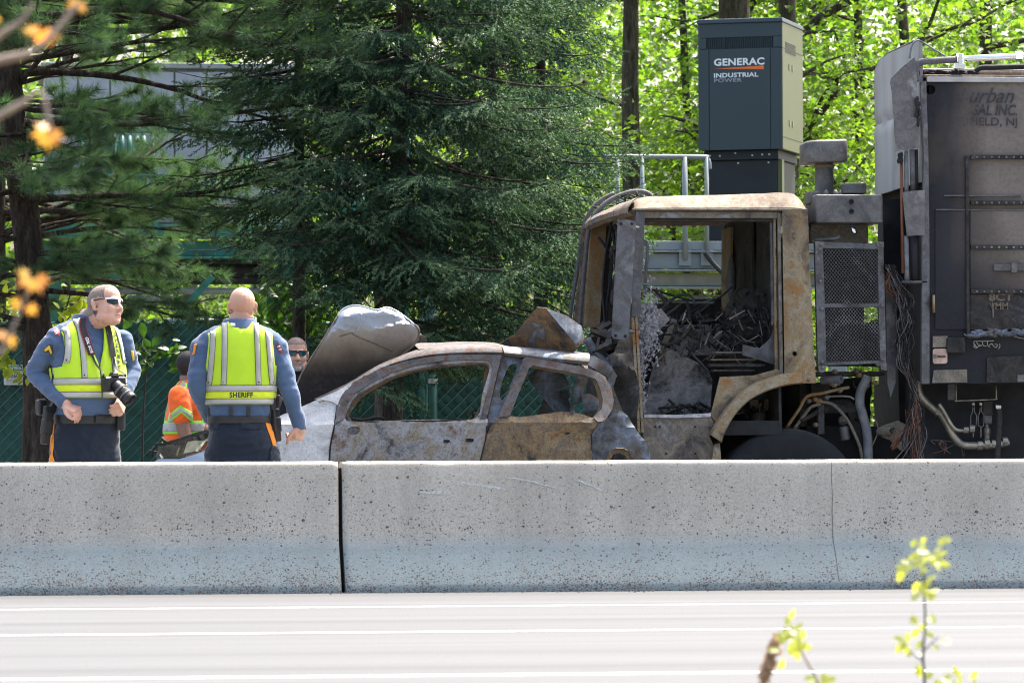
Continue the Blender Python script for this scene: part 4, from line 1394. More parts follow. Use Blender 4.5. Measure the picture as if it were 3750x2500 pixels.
    # ---- raised hood, buckled
    hood = [(1080, 1430), (1105, 1368), (1151, 1289), (1187, 1233), (1223, 1179), (1236, 1157), (1253, 1133), (1279, 1119), (1304, 1115), (1335, 1120), (1368, 1129), (1381, 1133), (1396, 1127), (1419, 1123), (1463, 1143), (1519, 1187), (1534, 1190), (1542, 1210), (1537, 1243), (1514, 1273), (1463, 1312), (1390, 1372), (1299, 1412), (1156, 1480), (1098, 1500), (1086, 1480)]
    q = XZ(hood, CY + 0.35)
    ed = edge_d(q)
    keep = list(range(0, 20))
    c0, c1 = PX(1288, 1222, CY + 0.35), PX(1450, 1285, CY + 0.35)
    ddx, ddz = c1.x - c0.x, c1.z - c0.z
    dl = math.hypot(ddx, ddz)
    e0, e1 = PX(1100, 1490, CY + .35), PX(1300, 1165, CY + .35)
    def lin(pa, pb):
        """Signed distance from the line through two photograph points, positive on its left."""
        u, v = PX(pa[0], pa[1], CY + .35), PX(pb[0], pb[1], CY + .35)
        dx, dz = v.x - u.x, v.z - u.z
        l = math.hypot(dx, dz)
        return lambda x, z: (dx * (z - u.z) - dz * (x - u.x)) / l
    f_top, f_top2 = lin((1236, 1166), (1381, 1140)), lin((1381, 1138), (1500, 1160))
    f_mid, f_mid2 = lin((1230, 1230), (1288, 1218)), lin((1288, 1218), (1450, 1285))
    f_left = lin((1118, 1430), (1242, 1190))
    f_right = lin((1505, 1190), (1440, 1300))
    f_v = lin((1300, 1115), (1318, 1240))
    def hy(x, z):
        t = max(f_top(x, z) if x < PX(1381, 1140, CY + .35).x else -1, f_top2(x, z) if x >= PX(1381, 1140, CY + .35).x else -1)
        m = min(f_mid(x, z), f_mid2(x, z))
        planes = [0.06 * m, 1.5 * t + 0.0, -0.42 * m, 1.25 * f_left(x, z) - 0.004, 0.9 * f_right(x, z)]
        y = CY + 0.28 + max(planes)
        y += 0.16 * abs(f_v(x, z)) if m > 0 else 0.06 * abs(f_v(x, z))
        e = ed(x, z, keep)
        if e < 0.03:
            y += 0.8 * (0.03 - e)
        y += 0.006 * abs(nz(x * 5, z * 8, 9)) + 0.0015 * nz(x * 14, z * 14, 2)
        return y
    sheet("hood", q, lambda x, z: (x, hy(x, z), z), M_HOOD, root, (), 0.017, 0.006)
    # folded rims and the buckled crease of the hood
    def hood_line(name, pts, r, mat, dy=0.0):
        w = []
        for a, b in pts:
            p = PX(a, b, CY + 0.35)
            w.append(Vector((p.x, hy(p.x, p.z) - dy, p.z)))
        MB().tube(curve3(w, 4), r, 6).build(name, mat, root)
    hood_line("hood_rim", [(1236, 1160), (1253, 1136), (1279, 1122), (1304, 1118), (1335, 1123), (1381, 1136), (1419, 1126), (1463, 1146), (1519, 1190)], 0.008, M_SILVER)
    hood_line("hood_rim", [(1519, 1190), (1536, 1212), (1530, 1243), (1508, 1272), (1462, 1308)], 0.009, M_CABLE)
    hood_line("hood_rim", [(1088, 1430), (1110, 1368), (1155, 1290), (1190, 1235), (1236, 1160)], 0.007, M_CABLE)
    hood_line("hood_crease", [(1243, 1232), (1262, 1226), (1286, 1220), (1296, 1228), (1340, 1246), (1400, 1268), (1438, 1283)], 0.005, M_DOORR, 0.002)
    hood_line("hood_rib", [(1322, 1150), (1316, 1190), (1300, 1218)], 0.004, M_SILVER, 0.001)
    # far half of the folded hood skin
    q2 = [(a[0] + 0.06, a[1] - 0.05) for a in q]
    sheet("hood_fold", q2, lambda x, z: (x + 0.02, hy(x - 0.06, z + 0.05) + 0.30 - 0.35 * min(0.6, ed(x - 0.06, z + 0.05, keep)), z - 0.012), M_CHAR, root, (), 0.05, 0.01)
    # ---- crushed rear quarter with wheel arch
    qp = [(2168, 1592), (2190, 1556), (2222, 1537), (2252, 1496), (2275, 1503), (2302, 1524), (2340, 1580), (2366, 1612), (2380, 1645), (2388, 1690), (2388, 1740), (2340, 1720), (2327, 1681), (2315, 1650), (2290, 1638), (2262, 1638), (2235, 1650), (2212, 1688), (2205, 1830), (2172, 1830), (2171, 1688)]
    def qy(x, z):
        k = x - PX(2200, 1600, CY).x
        return CY + 0.02 + 0.35 * max(0, k) ** 1.5 + 0.07 * abs(nz(x * 6, z * 6, 5)) + 0.03 * abs(nz(x * 14, z * 14, 2)) - 0.03
    px_sheet("rear_quarter_panel", qp, CY, M_BLUEM, root, (), qy, 0.022, 0.006)
    px_sheet("wheel_arch_lip", [(2212, 1700), (2235, 1652), (2262, 1640), (2290, 1640), (2315, 1652), (2330, 1700), (2315, 1700), (2300, 1668), (2276, 1658), (2250, 1664), (2232, 1700)], CY, M_DOORR, root, (), lambda x, z: qy(x, z) + 0.05, 0.02, 0.01)
    mb = MB()
    rnd = random.Random(8)
    for i in range(9):
        a = PX(2325 + rnd.uniform(-10, 45), 1640 + rnd.uniform(-10, 30), CY + 0.1)
        mb.tube([a, a + Vector((rnd.uniform(-0.03, 0.05), rnd.uniform(-0.05, 0.03), -rnd.uniform(0.06, 0.16)))], [0.012, 0.004], 5)
    prop(mb.build("torn_shreds", M_BLUEM, root), kind="stuff")
    # ---- crumpled inner metal seen through the rear window
    def crumple(name, pts, Y, mat, amp, seed, slope=0.0, holes=(), res=0.025):
        f = lambda x, z: Y + amp * nz(x * 7 + seed, z * 5, seed) + amp * 1.3 * abs(nz(x * 5, z * 3 + seed, 1)) + slope * (x - PX(2050, 1450, Y).x)
        px_sheet(name, pts, Y, mat, root, holes, f, res, 0.006)
    crumple("crumpled_panel", [(1935, 1375), (1960, 1352), (2060, 1362), (2085, 1400), (2098, 1450), (2110, 1530), (2120, 1560), (2060, 1560), (2040, 1520), (2010, 1480), (1975, 1440)], CY + 0.55, M_BLUEM, 0.07, 3,
            holes=[[(2047, 1425), (2062, 1419), (2078, 1414), (2079, 1419), (2064, 1425), (2050, 1431)], [(2080, 1460), (2094, 1454), (2097, 1474), (2090, 1479)]])
    crumple("crumpled_panel", [(2100, 1395), (2130, 1365), (2160, 1370), (2140, 1420), (2130, 1470), (2112, 1480), (2098, 1440)], CY + 0.45, M_BLUEM, 0.05, 5)
    crumple("crumpled_panel", [(2130, 1445), (2160, 1440), (2210, 1470), (2230, 1540), (2230, 1570), (2150, 1570), (2140, 1500)], CY + 0.40, M_BLUEM, 0.06, 8)
    crumple("crumpled_panel", [(1955, 1560), (1975, 1500), (1998, 1455), (2020, 1470), (2050, 1540), (2050, 1560)], CY + 0.75, M_CHAR, 0.06, 1)
    crumple("crumpled_panel", [(2110, 1310), (2180, 1300), (2230, 1330), (2260, 1375), (2240, 1440), (2225, 1380), (2180, 1350)], CY + 0.25, M_BLUEM, 0.06, 6)
    crumple("crumpled_panel", [(2230, 1300), (2310, 1290), (2340, 1420), (2330, 1560), (2280, 1500), (2255, 1420)], CY + 0.42, M_CHAR, 0.09, 9)
    # ---- cabin floor and far side so the shell is closed
    xf, xr_ = PX(640, 1690, CY).x, PX(2200, 1690, CY).x
    zb_ = PX(1500, 1600, CY).z
    MB().box((xf + 0.4, CY + 0.1, 0.1), (xr_, CY + W - 0.1, zb_ - 0.15)).build("floor_pan", M_CHAR, root)
    far = [(1060, 1830), (1060, 1600), (1130, 1560), (1700, 1548), (2080, 1540), (2120, 1830)]
    px_sheet("far_side", far, CY + W, M_DOORF, root, (), lambda x, z: CY + W + 0.02 * nz(x * 3, z * 3, 2), 0.06, 0.02)
    pts = [PX(a, b, CY + W - 0.25) for a, b in ((1060, 1520), (1180, 1455), (1300, 1378), (1420, 1330), (1540, 1305), (1760, 1292), (1900, 1300))]
    MB().tube(curve3(pts), 0.03, 8).build("far_roof_rail", M_FRAME, root)
    pts = [PX(a, b, CY + 0.5) for a, b in ((1285, 1532), (1330, 1538), (1380, 1528), (1410, 1536))]
    MB().tube(curve3(pts), 0.012, 6).build("dashboard_remains", M_CHAR, root)
    pts = [PX(a, b, CY + 0.3) for a, b in ((1748, 1500), (1725, 1508), (1738, 1530))]
    MB().tube(pts, 0.01, 6).build("belt_anchor", M_CHAR, root)
    # wheels stand behind the barrier
    for px, yy in ((1010, CY + 0.12), (1010, CY + W - 0.3)):
        p = PX(px, 1800, yy)
        w = MB().lathe((p.x, yy, 0.20), (0, 1, 0), [(0.0, 0.17), (0.0, 0.28), (0.02, 0.305), (0.17, 0.305), (0.19, 0.28), (0.19, 0.17)], 28).build("tyre", M_CHAR, root)
        MB().lathe((p.x, yy, 0.20), (0, 1, 0), [(0.03, 0.02), (0.02, 0.08), (0.05, 0.15), (0.02, 0.168), (0.15, 0.168)], 20).build("rim", M_BLUEM, w)
car()
# ================================================================== burnt garbage truck
TY, TW = 6.9, 2.3
M_CABTAN = burnt("scorched_cab_pillar", [(0.07, 0.06, 0.05), (0.20, 0.165, 0.105), (0.27, 0.235, 0.165), (0.23, 0.15, 0.07), (0.26, 0.115, 0.035)], 2.6, 0.45, seed=12.0)
M_CABGREY = burnt("scorched_cab_skin", [(0.05, 0.045, 0.04), (0.15, 0.125, 0.095), (0.22, 0.19, 0.145), (0.13, 0.115, 0.095), (0.25, 0.25, 0.25)], 3.2, 0.5, seed=15.0)
M_ROOF = burnt("scorched_cab_roof", [(0.06, 0.05, 0.042), (0.19, 0.15, 0.105), (0.225, 0.195, 0.155), (0.15, 0.10, 0.06), (0.085, 0.115, 0.17)], 4.2, 0.5, seed=18.0)
M_DKGREY = burnt("dull_grey_steel", [(0.04, 0.04, 0.042), (0.095, 0.098, 0.105), (0.13, 0.135, 0.145), (0.085, 0.08, 0.078), (0.17, 0.175, 0.18)], 3.0, 0.3, seed=21.0)
M_MOTTLE = burnt("flaking_grey_plate", [(0.07, 0.07, 0.072), (0.12, 0.117, 0.113), (0.155, 0.15, 0.146), (0.10, 0.098, 0.095), (0.26, 0.26, 0.26)], 2.6, 0.3, metal=0.3, rough=0.6, bump=0.12, seed=23.0)
M_ASHFLUFF = plain("white_ash", (0.33, 0.33, 0.335), 0.95, vary=0.5, scale=18, bump=0.5)
M_INTWALL = burnt("smoked_inner_panel", [(0.03, 0.03, 0.03), (0.12, 0.12, 0.12), (0.30, 0.285, 0.27), (0.20, 0.19, 0.18), (0.09, 0.09, 0.095)], 3.4, 0.5, seed=27.0)
M_BLACK = plain("soot_black", (0.012, 0.013, 0.015), 0.85, vary=0.5, scale=9)
M_TYRE = plain("tyre_rubber", (0.008, 0.010, 0.012), 0.9, vary=0.3, scale=12)
M_BRASS = plain("scorched_tube", (0.26, 0.24, 0.19), 0.4, metal=0.6, vary=0.4, scale=9, dirt=(0.10, 0.09, 0.07))
M_COPPER = plain("bare_copper_wire", (0.14, 0.055, 0.032), 0.5, metal=0.4, vary=0.5, scale=8)
M_HOSE = plain("burnt_hose", (0.14, 0.15, 0.16), 0.7, vary=0.4, scale=12)

def body_mat():
    t = NT("sooty_truck_body")
    x, z = t.axis(0), t.axis(2)
    n = t.noise(0.9, 5, 0.6, t.coord((1.0, 1.0, 1.4)))
    n2 = t.noise(2.2, 5, 0.6, t.coord((1.0, 1.0, 0.5)))
    x0, x1 = PX(3400, 700, TY).x, PX(3640, 700, TY).x
    fx = t.math('DIVIDE', t.math('SUBTRACT', x, x0), x1 - x0)
    zlow, zhigh = PX(3500, 1150, TY).z, PX(3500, 760, TY).z
    fz = t.math('DIVIDE', t.math('SUBTRACT', z, zlow), zhigh - zlow)
    fz = t.math('MINIMUM', fz, 1.0)
    clean = t.math('MULTIPLY', fx, t.math('ADD', 0.35, t.math('MULTIPLY', fz, 0.65)))
    clean = t.math('ADD', clean, t.math('MULTIPLY', t.math('SUBTRACT', n, 0.5), 0.7))
    c = t.ramp(clean, [(0.10, (0.012, 0.013, 0.017)), (0.36, (0.024, 0.024, 0.027)), (0.58, (0.075, 0.063, 0.056)), (0.82, (0.115, 0.097, 0.083)), (1.0, (0.17, 0.145, 0.125))])
    c = t.mix(t.ramp(n2, [(0.55, 0), (0.75, 0.30)]), c, (0.15, 0.11, 0.065))
    c = t.mix(t.ramp(t.noise(34, 4, 0.7), [(0.45, 0), (0.7, 0.35)]), c, (0.03, 0.028, 0.028))
    t.set(color=c, rough=0.75, metal=0.1, spec=0.3)
    t.bump(t.noise(2.5, 3), 0.25, 0.03)
    return t.m
M_BODY = body_mat()

def wall_mat():
    t = NT("streaked_white_wall")
    s = t.noise(1.0, 6, 0.6, t.coord((1, 3.5, 0.35)))
    c = t.ramp(s, [(0.3, (0.20, 0.195, 0.195)), (0.5, (0.33, 0.33, 0.335)), (0.75, (0.42, 0.43, 0.44))])
    c = t.mix(t.ramp(t.noise(1.8, 5, 0.6), [(0.55, 0), (0.75, 0.7)]), c, (0.09, 0.085, 0.085))
    t.set(color=c, rough=0.55, spec=0.4)
    return t.m
M_WHITEWALL = wall_mat()

def truck():
    P = PX
    g = P(2900, 1693, TY)
    root = empty("garbage_truck", (g.x, TY + TW / 2, -0.10), "burnt-out garbage truck with gutted open cab behind the barrier", "truck")
    Y0, Y1 = TY, TY + TW
    def tube(name, pts, Y, r, mat, seg=8, par=None, smooth=4):
        q = [P(p[0], p[1], Y if len(p) < 3 else Y + p[2]) for p in pts]
        return MB().tube(curve3(q, smooth) if smooth else q, r, seg).build(name, mat, par or root)
    def pbox(name, a, b, Y, d, mat, bev=0.006, par=None):
        u, v = P(a[0], a[1], Y), P(b[0], b[1], Y)
        return MB().box((u.x, Y, v.z), (v.x, Y + d, u.z)).build(name, mat, par or root, bevel=bev)
    bk = lambda amp, s, sd: (lambda x, z: amp * nz(x * s, z * s, sd))
    # ---------------- cab roof: cross-section swept over the width
    top = [(2189, 792), (2196, 778), (2212, 757), (2250, 741), (2300, 728), (2345, 722), (2400, 717), (2561, 715), (2737, 709), (2890, 706), (2922, 716), (2945, 738), (2956, 762)]
    Xm = lambda px, py: P(px, py, Y0)
    prof = smooth_poly([(Xm(a, b).x, Xm(a, b).z) for a, b in [(2318, 770), (2322, 752), (2336, 735), (2372, 721), (2450, 717), (2600, 714), (2760, 709), (2890, 706), (2922, 716), (2945, 738), (2957, 763)]], 3, False)
    zlip = Xm(2330, 770).z
    n = 22
    V, F = [], []
    m = len(prof)
    for j in range(n + 1):
        s = j / n
        y = Y0 + TW * s
        edge = min(s, 1 - s) * TW
        k = 1.0 if edge > 0.10 else math.sqrt(max(0, 1 - (1 - edge / 0.10) ** 2))
        for x, z in prof:
            sag = -0.012 * max(0, nz(x * 2, y * 2, 3))
            V.append((x, y, zlip + (z - zlip) * (0.15 + 0.85 * k) + (sag + 0.006 * nz(x * 9, y * 9, 1)) * k + 0.02 * math.sin(math.pi * s)))
    for j in range(n):
        for i in range(m - 1):
            F.append((j * m + i, j * m + i + 1, (j + 1) * m + i + 1, (j + 1) * m + i))
    MB().add(V, F, True).build("cab_roof", M_ROOF, root, solid=0.006)
    pbox("roof_gutter", (2316, 763), (2958, 772), Y0 - 0.022, 0.03, M_CABGREY, 0.004)
    # front brow of the roof
    f0 = P(2325, 768, Y0)
    V, F = [], []
    for j in range(15):
        s = j / 14
        y = Y0 + 0.02 + (TW - 0.04) * s
        bulge = 0.05 * math.sin(math.pi * s) + 0.05
        for dx, dz in ((0.02, 0.085), (-0.35 * bulge, 0.06), (-bulge, 0.015), (-bulge - 0.005, -0.02), (-bulge + 0.03, -0.04)):
            V.append((f0.x + dx + 0.01 * nz(y * 6, dz), y, f0.z + dz + 0.006 * nz(y * 9, dx * 9)))
    for j in range(14):
        for i in range(4):
            F.append((j * 5 + i, j * 5 + i + 1, (j + 1) * 5 + i + 1, (j + 1) * 5 + i))
    MB().add(V, F, True).build("roof_brow", M_ROOF, root, solid=0.006)
    mb = MB()
    rnd = random.Random(3)
    for i in range(26):
        x = f0.x + rnd.uniform(-0.05, 0.35)
        a = Vector((x, Y0 + rnd.uniform(0.3, 1.9), f0.z + 0.10 + rnd.uniform(0, 0.02)))
        mb.tube([a, a + Vector((rnd.uniform(-0.06, 0.06), rnd.uniform(-0.05, 0.05), rnd.uniform(0.0, 0.05)))], [0.010, 0.003], 5)
    prop(mb.build("burnt_debris", M_BLACK, root), kind="stuff")
    # ---------------- near side shell
    shell = [(2330, 770), (2957, 768), (2965, 1001), (2979, 1281), (2988, 1403), (2870, 1408), (2866, 1372), (2842, 1366), (2760, 1372), (2700, 1376), (2637, 1381), (2603, 1522), (2355, 1526), (2352, 1400), (2350, 1100), (2352, 800)]
    px_sheet("rear_corner_panel", [(2864, 770), (2955, 769), (2965, 1001), (2979, 1281), (2988, 1402), (2930, 1404), (2870, 1407), (2871, 1281), (2866, 1001)], Y0, M_CABTAN, root,
             [[(2906 + 9 * math.cos(a), 1295 + 9 * math.sin(a)) for a in np.linspace(0, 6.28, 10, endpoint=False)]],
             lambda x, z: Y0 - 0.012 - 0.03 * math.sin(max(0, min(1, (x - P(2864, 1000, Y0).x) / 0.22)) * math.pi) + 0.005 * nz(x * 9, z * 9), 0.028, 0.03)
    for k, (a, b, c_, d_, dy, mt) in enumerate((((2848, 782), (2858, 782), (2868, 1380), (2856, 1372), 0.0, M_CABGREY), ((2836, 790), (2844, 790), (2852, 1366), (2842, 1362), 0.035, M_CABTAN), ((2826, 800), (2833, 795), (2840, 1180), (2833, 1190), 0.06, M_DKGREY))):
        px_sheet("door_jamb_strip", [a, b, c_, d_], Y0, mt, root, (), lambda x, z, dy=dy: Y0 + dy, 0.05, 0.035)
    for px, py in ((2905, 852), (2908, 870), (2962, 1392)):
        p = P(px, py, Y0 - 0.04)
        MB().lathe((p.x, Y0 - 0.04, p.z), (0, -1, 0), [(0, 0.012), (0.008, 0.011), (0.012, 0.004), (0.012, 0.0005)], 8).build("bolt", M_MOTTLE, root)
    # header above the door opening
    pbox("door_header", (2350, 773), (2862, 800), Y0 + 0.012, 0.05, M_CABGREY, 0.008)
    pbox("door_header", (2352, 800), (2850, 812), Y0 + 0.04, 0.05, M_CHAR, 0.005)
    # A-pillar with hinge strips
    px_sheet("front_pillar", [(2330, 772), (2362, 772), (2358, 900), (2346, 1100), (2344, 1160), (2316, 1160), (2320, 1000), (2326, 860)], Y0, M_DKGREY, root, (), bk(0.004, 8, 2) and (lambda x, z: Y0 + 0.005 * nz(x * 8, z * 8)), 0.03, 0.06)
    px_sheet("front_corner_panel", [(2300, 1160), (2318, 1150), (2324, 1300), (2336, 1480), (2346, 1580), (2350, 1690), (2300, 1690), (2240, 1560), (2240, 1320)], Y0 + 0.02, M_CABGREY, root, (), lambda x, z: Y0 + 0.02 + 0.5 * max(0, P(2310, 1400, Y0).x - x) ** 1.2 + 0.02 * nz(x * 9, z * 9, 4), 0.03, 0.02)
    for k, (xa_, xb_, dy, mt) in enumerate(((2312, 2322, -0.010, M_CABTAN), (2325, 2334, -0.016, M_CABTAN))):
        for s in range(9):
            ya, yb = 1162 + s * 47, 1162 + s * 47 + 45
            off = (ya - 1162) * 0.055
            px_sheet("hinge_leaf", [(xa_ + off, ya), (xb_ + off, ya), (xb_ + off + 2.4, yb), (xa_ + off + 2.4, yb)], Y0, mt, root, (), lambda x, z, dy=dy: Y0 + dy, 0.08, 0.012)
    # lower door-step skirt
    px_sheet("step_skirt", [(2352, 1528), (2480, 1527), (2603, 1524), (2617, 1556), (2597, 1590), (2614, 1634), (2596, 1760), (2380, 1760), (2356, 1600)], Y0, M_CABGREY, root, (), lambda x, z: Y0 + 0.006 * nz(x * 5, z * 5, 6), 0.03, 0.02)
    px_sheet("step_edge", [(2358, 1516), (2480, 1518), (2602, 1512), (2602, 1526), (2480, 1530), (2358, 1528)], Y0, M_ASHFLUFF, root, (), lambda x, z: Y0 - 0.012, 0.03, 0.05)
    for px, py in ((2400, 1562), (2416, 1562), (2545, 1562), (2440, 1660), (2546, 1660)):
        p = P(px, py, Y0)
        MB().lathe((p.x, Y0 - 0.004, p.z), (0, -1, 0), [(0, 0.008), (0.004, 0.007), (0.005, 0.0005)], 7).build("rivet", M_BLACK, root)
    # wheel arch: inner panel, flared fender band, bracket
    px_sheet("arch_panel", [(2603, 1520), (2637, 1380), (2700, 1377), (2760, 1374), (2842, 1352), (2850, 1352), (2866, 1374), (2860, 1385), (2807, 1400), (2740, 1430), (2670, 1496), (2625, 1550)], Y0, M_CABTAN, root, (), lambda x, z: Y0 + 0.004 + 0.004 * nz(x * 14, z * 14), 0.022, 0.02)
    up = [(2596, 1592), (2617, 1553), (2659, 1490), (2730, 1421), (2807, 1386), (2868, 1369), (2930, 1362)]
    lo = [(2636, 1620), (2648, 1583), (2684, 1520), (2740, 1464), (2809, 1429), (2873, 1411), (2930, 1404)]
    ua, la = smooth_poly(XZ(up, Y0), 5, False), smooth_poly(XZ(lo, Y0), 5, False)
    V, F = [], []
    pr = [(0.0, 0.02), (0.0, -0.05), (0.12, -0.075), (0.9, -0.085), (1.0, -0.07), (1.0, 0.5)]
    for a, b in zip(ua, la):
        for f, dy in pr:
            V.append((a[0] + (b[0] - a[0]) * f, Y0 + dy, a[1] + (b[1] - a[1]) * f))
    m = len(pr)
    for i in range(len(ua) - 1):
        for j in range(m - 1):
            F.append((i * m + j, i * m + j + 1, (i + 1) * m + j + 1, (i + 1) * m + j))
    MB().add(V, F, True).build("fender", M_CABTAN, root, solid=0.006)
    px_sheet("fender_bracket", [(2617, 1626), (2636, 1622), (2648, 1760), (2590, 1760)], Y0 - 0.05, M_CABTAN, root, (), lambda x, z: Y0 - 0.05, 0.06, 0.012)
    # ---------------- cab floor, back wall, far side, front
    xb_ = P(2850, 1000, Y0 + 0.1).x
    xf_ = P(2335, 1000, Y0).x
    zfl, ztp = P(2500, 1530, Y0).z, zlip + 0.02
    def wall_x(name, x, ya, yb, za, zb, mat, amp=0.012, holes=(), thick=0.02, sd=1):
        sheet(name, [(ya, za), (yb, za), (yb, zb), (ya, zb)], lambda y, z: (x + amp * nz(y * 3, z * 3, sd), y, z), mat, root, holes, 0.08, thick)
    wall_x("cab_back_wall", xb_, Y0 + 0.03, Y1 - 0.02, zfl - 0.1, ztp, M_CHAR, 0.02)
    for yy, w, mt in ((Y1 - 0.50, 0.42, M_CABTAN), (Y0 + 0.9, 0.18, M_CHAR)):
        wall_x("back_wall_panel", xb_ - 0.03, yy, yy + w, P(2700, 1100, Y0).z, ztp - 0.04, mt, 0.006, sd=4)
    MB().ellipsoid((xb_ - 0.12, Y1 - 0.95, P(2770, 1020, Y0 + 1).z), (0.035, 0.05, 0.19), seg=12).build("mirror_shell", M_DKGREY, root)
    # far side with the window opening one looks through
    far = [(2168, 785), (2750, 785), (2760, 1700), (2160, 1700)]
    hole = [(2260, 812), (2500, 812), (2660, 813), (2684, 822), (2692, 850), (2692, 1060), (2650, 1085), (2560, 1095), (2400, 1102), (2262, 1108)]
    px_sheet("far_side_shell", far, Y1, M_CHAR, root, [hole], lambda x, z: Y1 + 0.01 * nz(x * 4, z * 4), 0.07, 0.03)
    hx = [(2650, 790), (2740, 790), (2740, 1105), (2694, 1100), (2696, 850), (2684, 822), (2655, 812)]
    px_sheet("far_door_frame", hx, Y1 - 0.05, M_CABTAN, root, (), lambda x, z: Y1 - 0.05, 0.05, 0.02)
    MB().box((xf_ - 0.05, Y0 + 0.03, zfl - 0.12), (xb_, Y1 - 0.03, zfl - 0.02)).build("cab_floor", M_BLACK, root)
    # far front pillar, brown
    px_sheet("far_front_pillar", [(2168, 800), (2222, 808), (2196, 1200), (2140, 1196)], Y1 - 0.05, M_CABTAN, root, (), lambda x, z: Y1 - 0.05, 0.05, 0.06)
    px_sheet("far_corner_trim", [(2136, 828), (2152, 830), (2140, 1190), (2104, 1180)], Y1 + 0.02, M_DOORR, root, (), lambda x, z: Y1 + 0.02, 0.05, 0.03)
    # grab rails up the front and over the brow
    tube("grab_rail", [(2122, 1200), (2133, 1071), (2143, 960), (2153, 860), (2172, 800), (2205, 757), (2250, 725), (2309, 704), (2352, 702), (2378, 712), (2384, 724)], Y1 - 0.35, 0.019, M_DKGREY)
    tube("grab_rail", [(2086, 1180), (2095, 1110), (2112, 1001), (2126, 900), (2140, 826), (2168, 765), (2205, 730), (2250, 708)], Y1 + 0.05, 0.016, M_DKGREY)
    # windshield wipers / loose cables down the windshield opening
    for pts, r in (([(2240, 805), (2232, 860), (2218, 930), (2207, 1050), (2214, 1150), (2216, 1185)], 0.010), ([(2225, 910), (2240, 930), (2238, 1010), (2225, 1090), (2222, 1170)], 0.009), ([(2190, 868), (2205, 885), (2218, 905)], 0.010), ([(2252, 820), (2246, 900), (2232, 1000), (2228, 1100)], 0.006), ([(2205, 1190), (2180, 1215), (2160, 1240)], 0.014), ([(2215, 1200), (2230, 1240), (2220, 1290)], 0.02)):
        tube("loose_cable", pts, Y0 + 1.1, r, M_BLACK, 6)
    mb = MB()
    for i in range(40):
        p = P(2255 + rnd.uniform(-15, 14), 830 + rnd.uniform(0, 330), Y0 + 1.0 + rnd.uniform(-0.1, 0.3))
        mb.ellipsoid(p, (rnd.uniform(0.008, 0.03), 0.02, rnd.uniform(0.015, 0.06)), seg=6, rings=4)
    prop(mb.build("melted_trim", M_CHAR, root), kind="stuff")
    # lower front: smashed front wall and heap of debris where the car went in
    sheet("front_wall", [(Y0 + 0.05, 0.3), (Y1 - 0.05, 0.3), (Y1 - 0.05, P(2300, 1230, Y0).z), (Y0 + 0.05, P(2300, 1200, Y0).z)], lambda y, z: (xf_ - 0.03 + 0.10 * nz(y * 4, z * 4, 3), y, z), M_CHAR, root, (), 0.06, 0.01)
    mb = MB()
    for i in range(60):
        p = P(rnd.uniform(2180, 2330), rnd.uniform(1190, 1350), Y0 + rnd.uniform(0.1, 0.8))
        s = rnd.uniform(0.02, 0.06)
        ax = Vector((rnd.uniform(-1, 1), rnd.uniform(-1, 1), rnd.uniform(-1, 1))).normalized()
        ay = ax.orthogonal().normalized()
        mb.obox(p, ax * s * rnd.uniform(0.6, 2.0), ay * s * 0.5, ax.cross(ay) * s * rnd.uniform(0.1, 0.7))
    prop(mb.build("crash_debris", M_CHAR, root), kind="stuff")
    for pts, r in (([(2150, 1240), (2180, 1290), (2230, 1330), (2300, 1345)], 0.03), ([(2240, 1200), (2270, 1260), (2262, 1330)], 0.035), ([(2200, 1330), (2260, 1300), (2310, 1310)], 0.025)):
        tube("bent_strut", pts, Y0 + 0.15, r, M_BLUEM, 7)
    # mirror plate
    px_sheet("mirror_plate", smooth_poly([(2268, 806), (2316, 806), (2327, 816), (2328, 850), (2303, 1215), (2296, 1240), (2285, 1245), (2248, 1238), (2241, 1225), (2243, 1180), (2262, 830)], 2), Y0 - 0.10, M_DKGREY, root, (), lambda x, z: Y0 - 0.10, 0.05, 0.02)
    for a in ((2276, 818), (2316, 818), (2256, 1228), (2292, 1230)):
        p = P(a[0], a[1], Y0 - 0.12)
        MB().lathe((p.x, Y0 - 0.10, p.z), (0, -1, 0), [(0, 0.012), (0.006, 0.010), (0.007, 0.0005)], 8).build("bolt", M_BLACK, root)
    tube("mirror_arm", [(2300, 830), (2340, 835)], Y0 - 0.07, 0.012, M_DKGREY, smooth=0)
    tube("mirror_arm", [(2275, 1210), (2325, 1215)], Y0 - 0.07, 0.012, M_DKGREY, smooth=0)
    # ---------------- gutted cab interior
    tube("grab_handle", [(2352, 880), (2368, 895), (2371, 930), (2364, 1010), (2361, 1090)], Y0 + 0.12, 0.012, M_DKGREY)
    px_sheet("inner_panel", [(2360, 1515), (2375, 1400), (2410, 1290), (2440, 1275), (2480, 1290), (2520, 1310), (2560, 1330), (2610, 1390), (2600, 1515)], Y0 + 0.55, M_INTWALL, root, (), lambda x, z: Y0 + 0.55 + 0.02 * nz(x * 5, z * 5, 2), 0.04, 0.02)
    px_sheet("engine_cover", [(2440, 1220), (2520, 1190), (2640, 1185), (2740, 1180), (2740, 1300), (2600, 1300), (2470, 1300)], Y0 + 0.8, M_INTWALL, root, (), lambda x, z: Y0 + 0.8 + 0.03 * nz(x * 4, z * 4, 9), 0.04, 0.03)
    pbox("dash_remains", (2470, 1155), (2720, 1185), Y0 + 1.0, 0.3, M_CHAR, 0.012)
    for k in range(7):
        pbox("dash_slot", (2478 + k * 20, 1148), (2490 + k * 20, 1172), Y0 + 0.95, 0.04, M_BLACK, 0.004)
    pbox("bracket", (2512, 1190), (2598, 1216), Y0 + 0.7, 0.04, M_MOTTLE, 0.005)
    pbox("bracket_slot", (2528, 1196), (2582, 1204), Y0 + 0.69, 0.008, M_BLACK, 0.0)
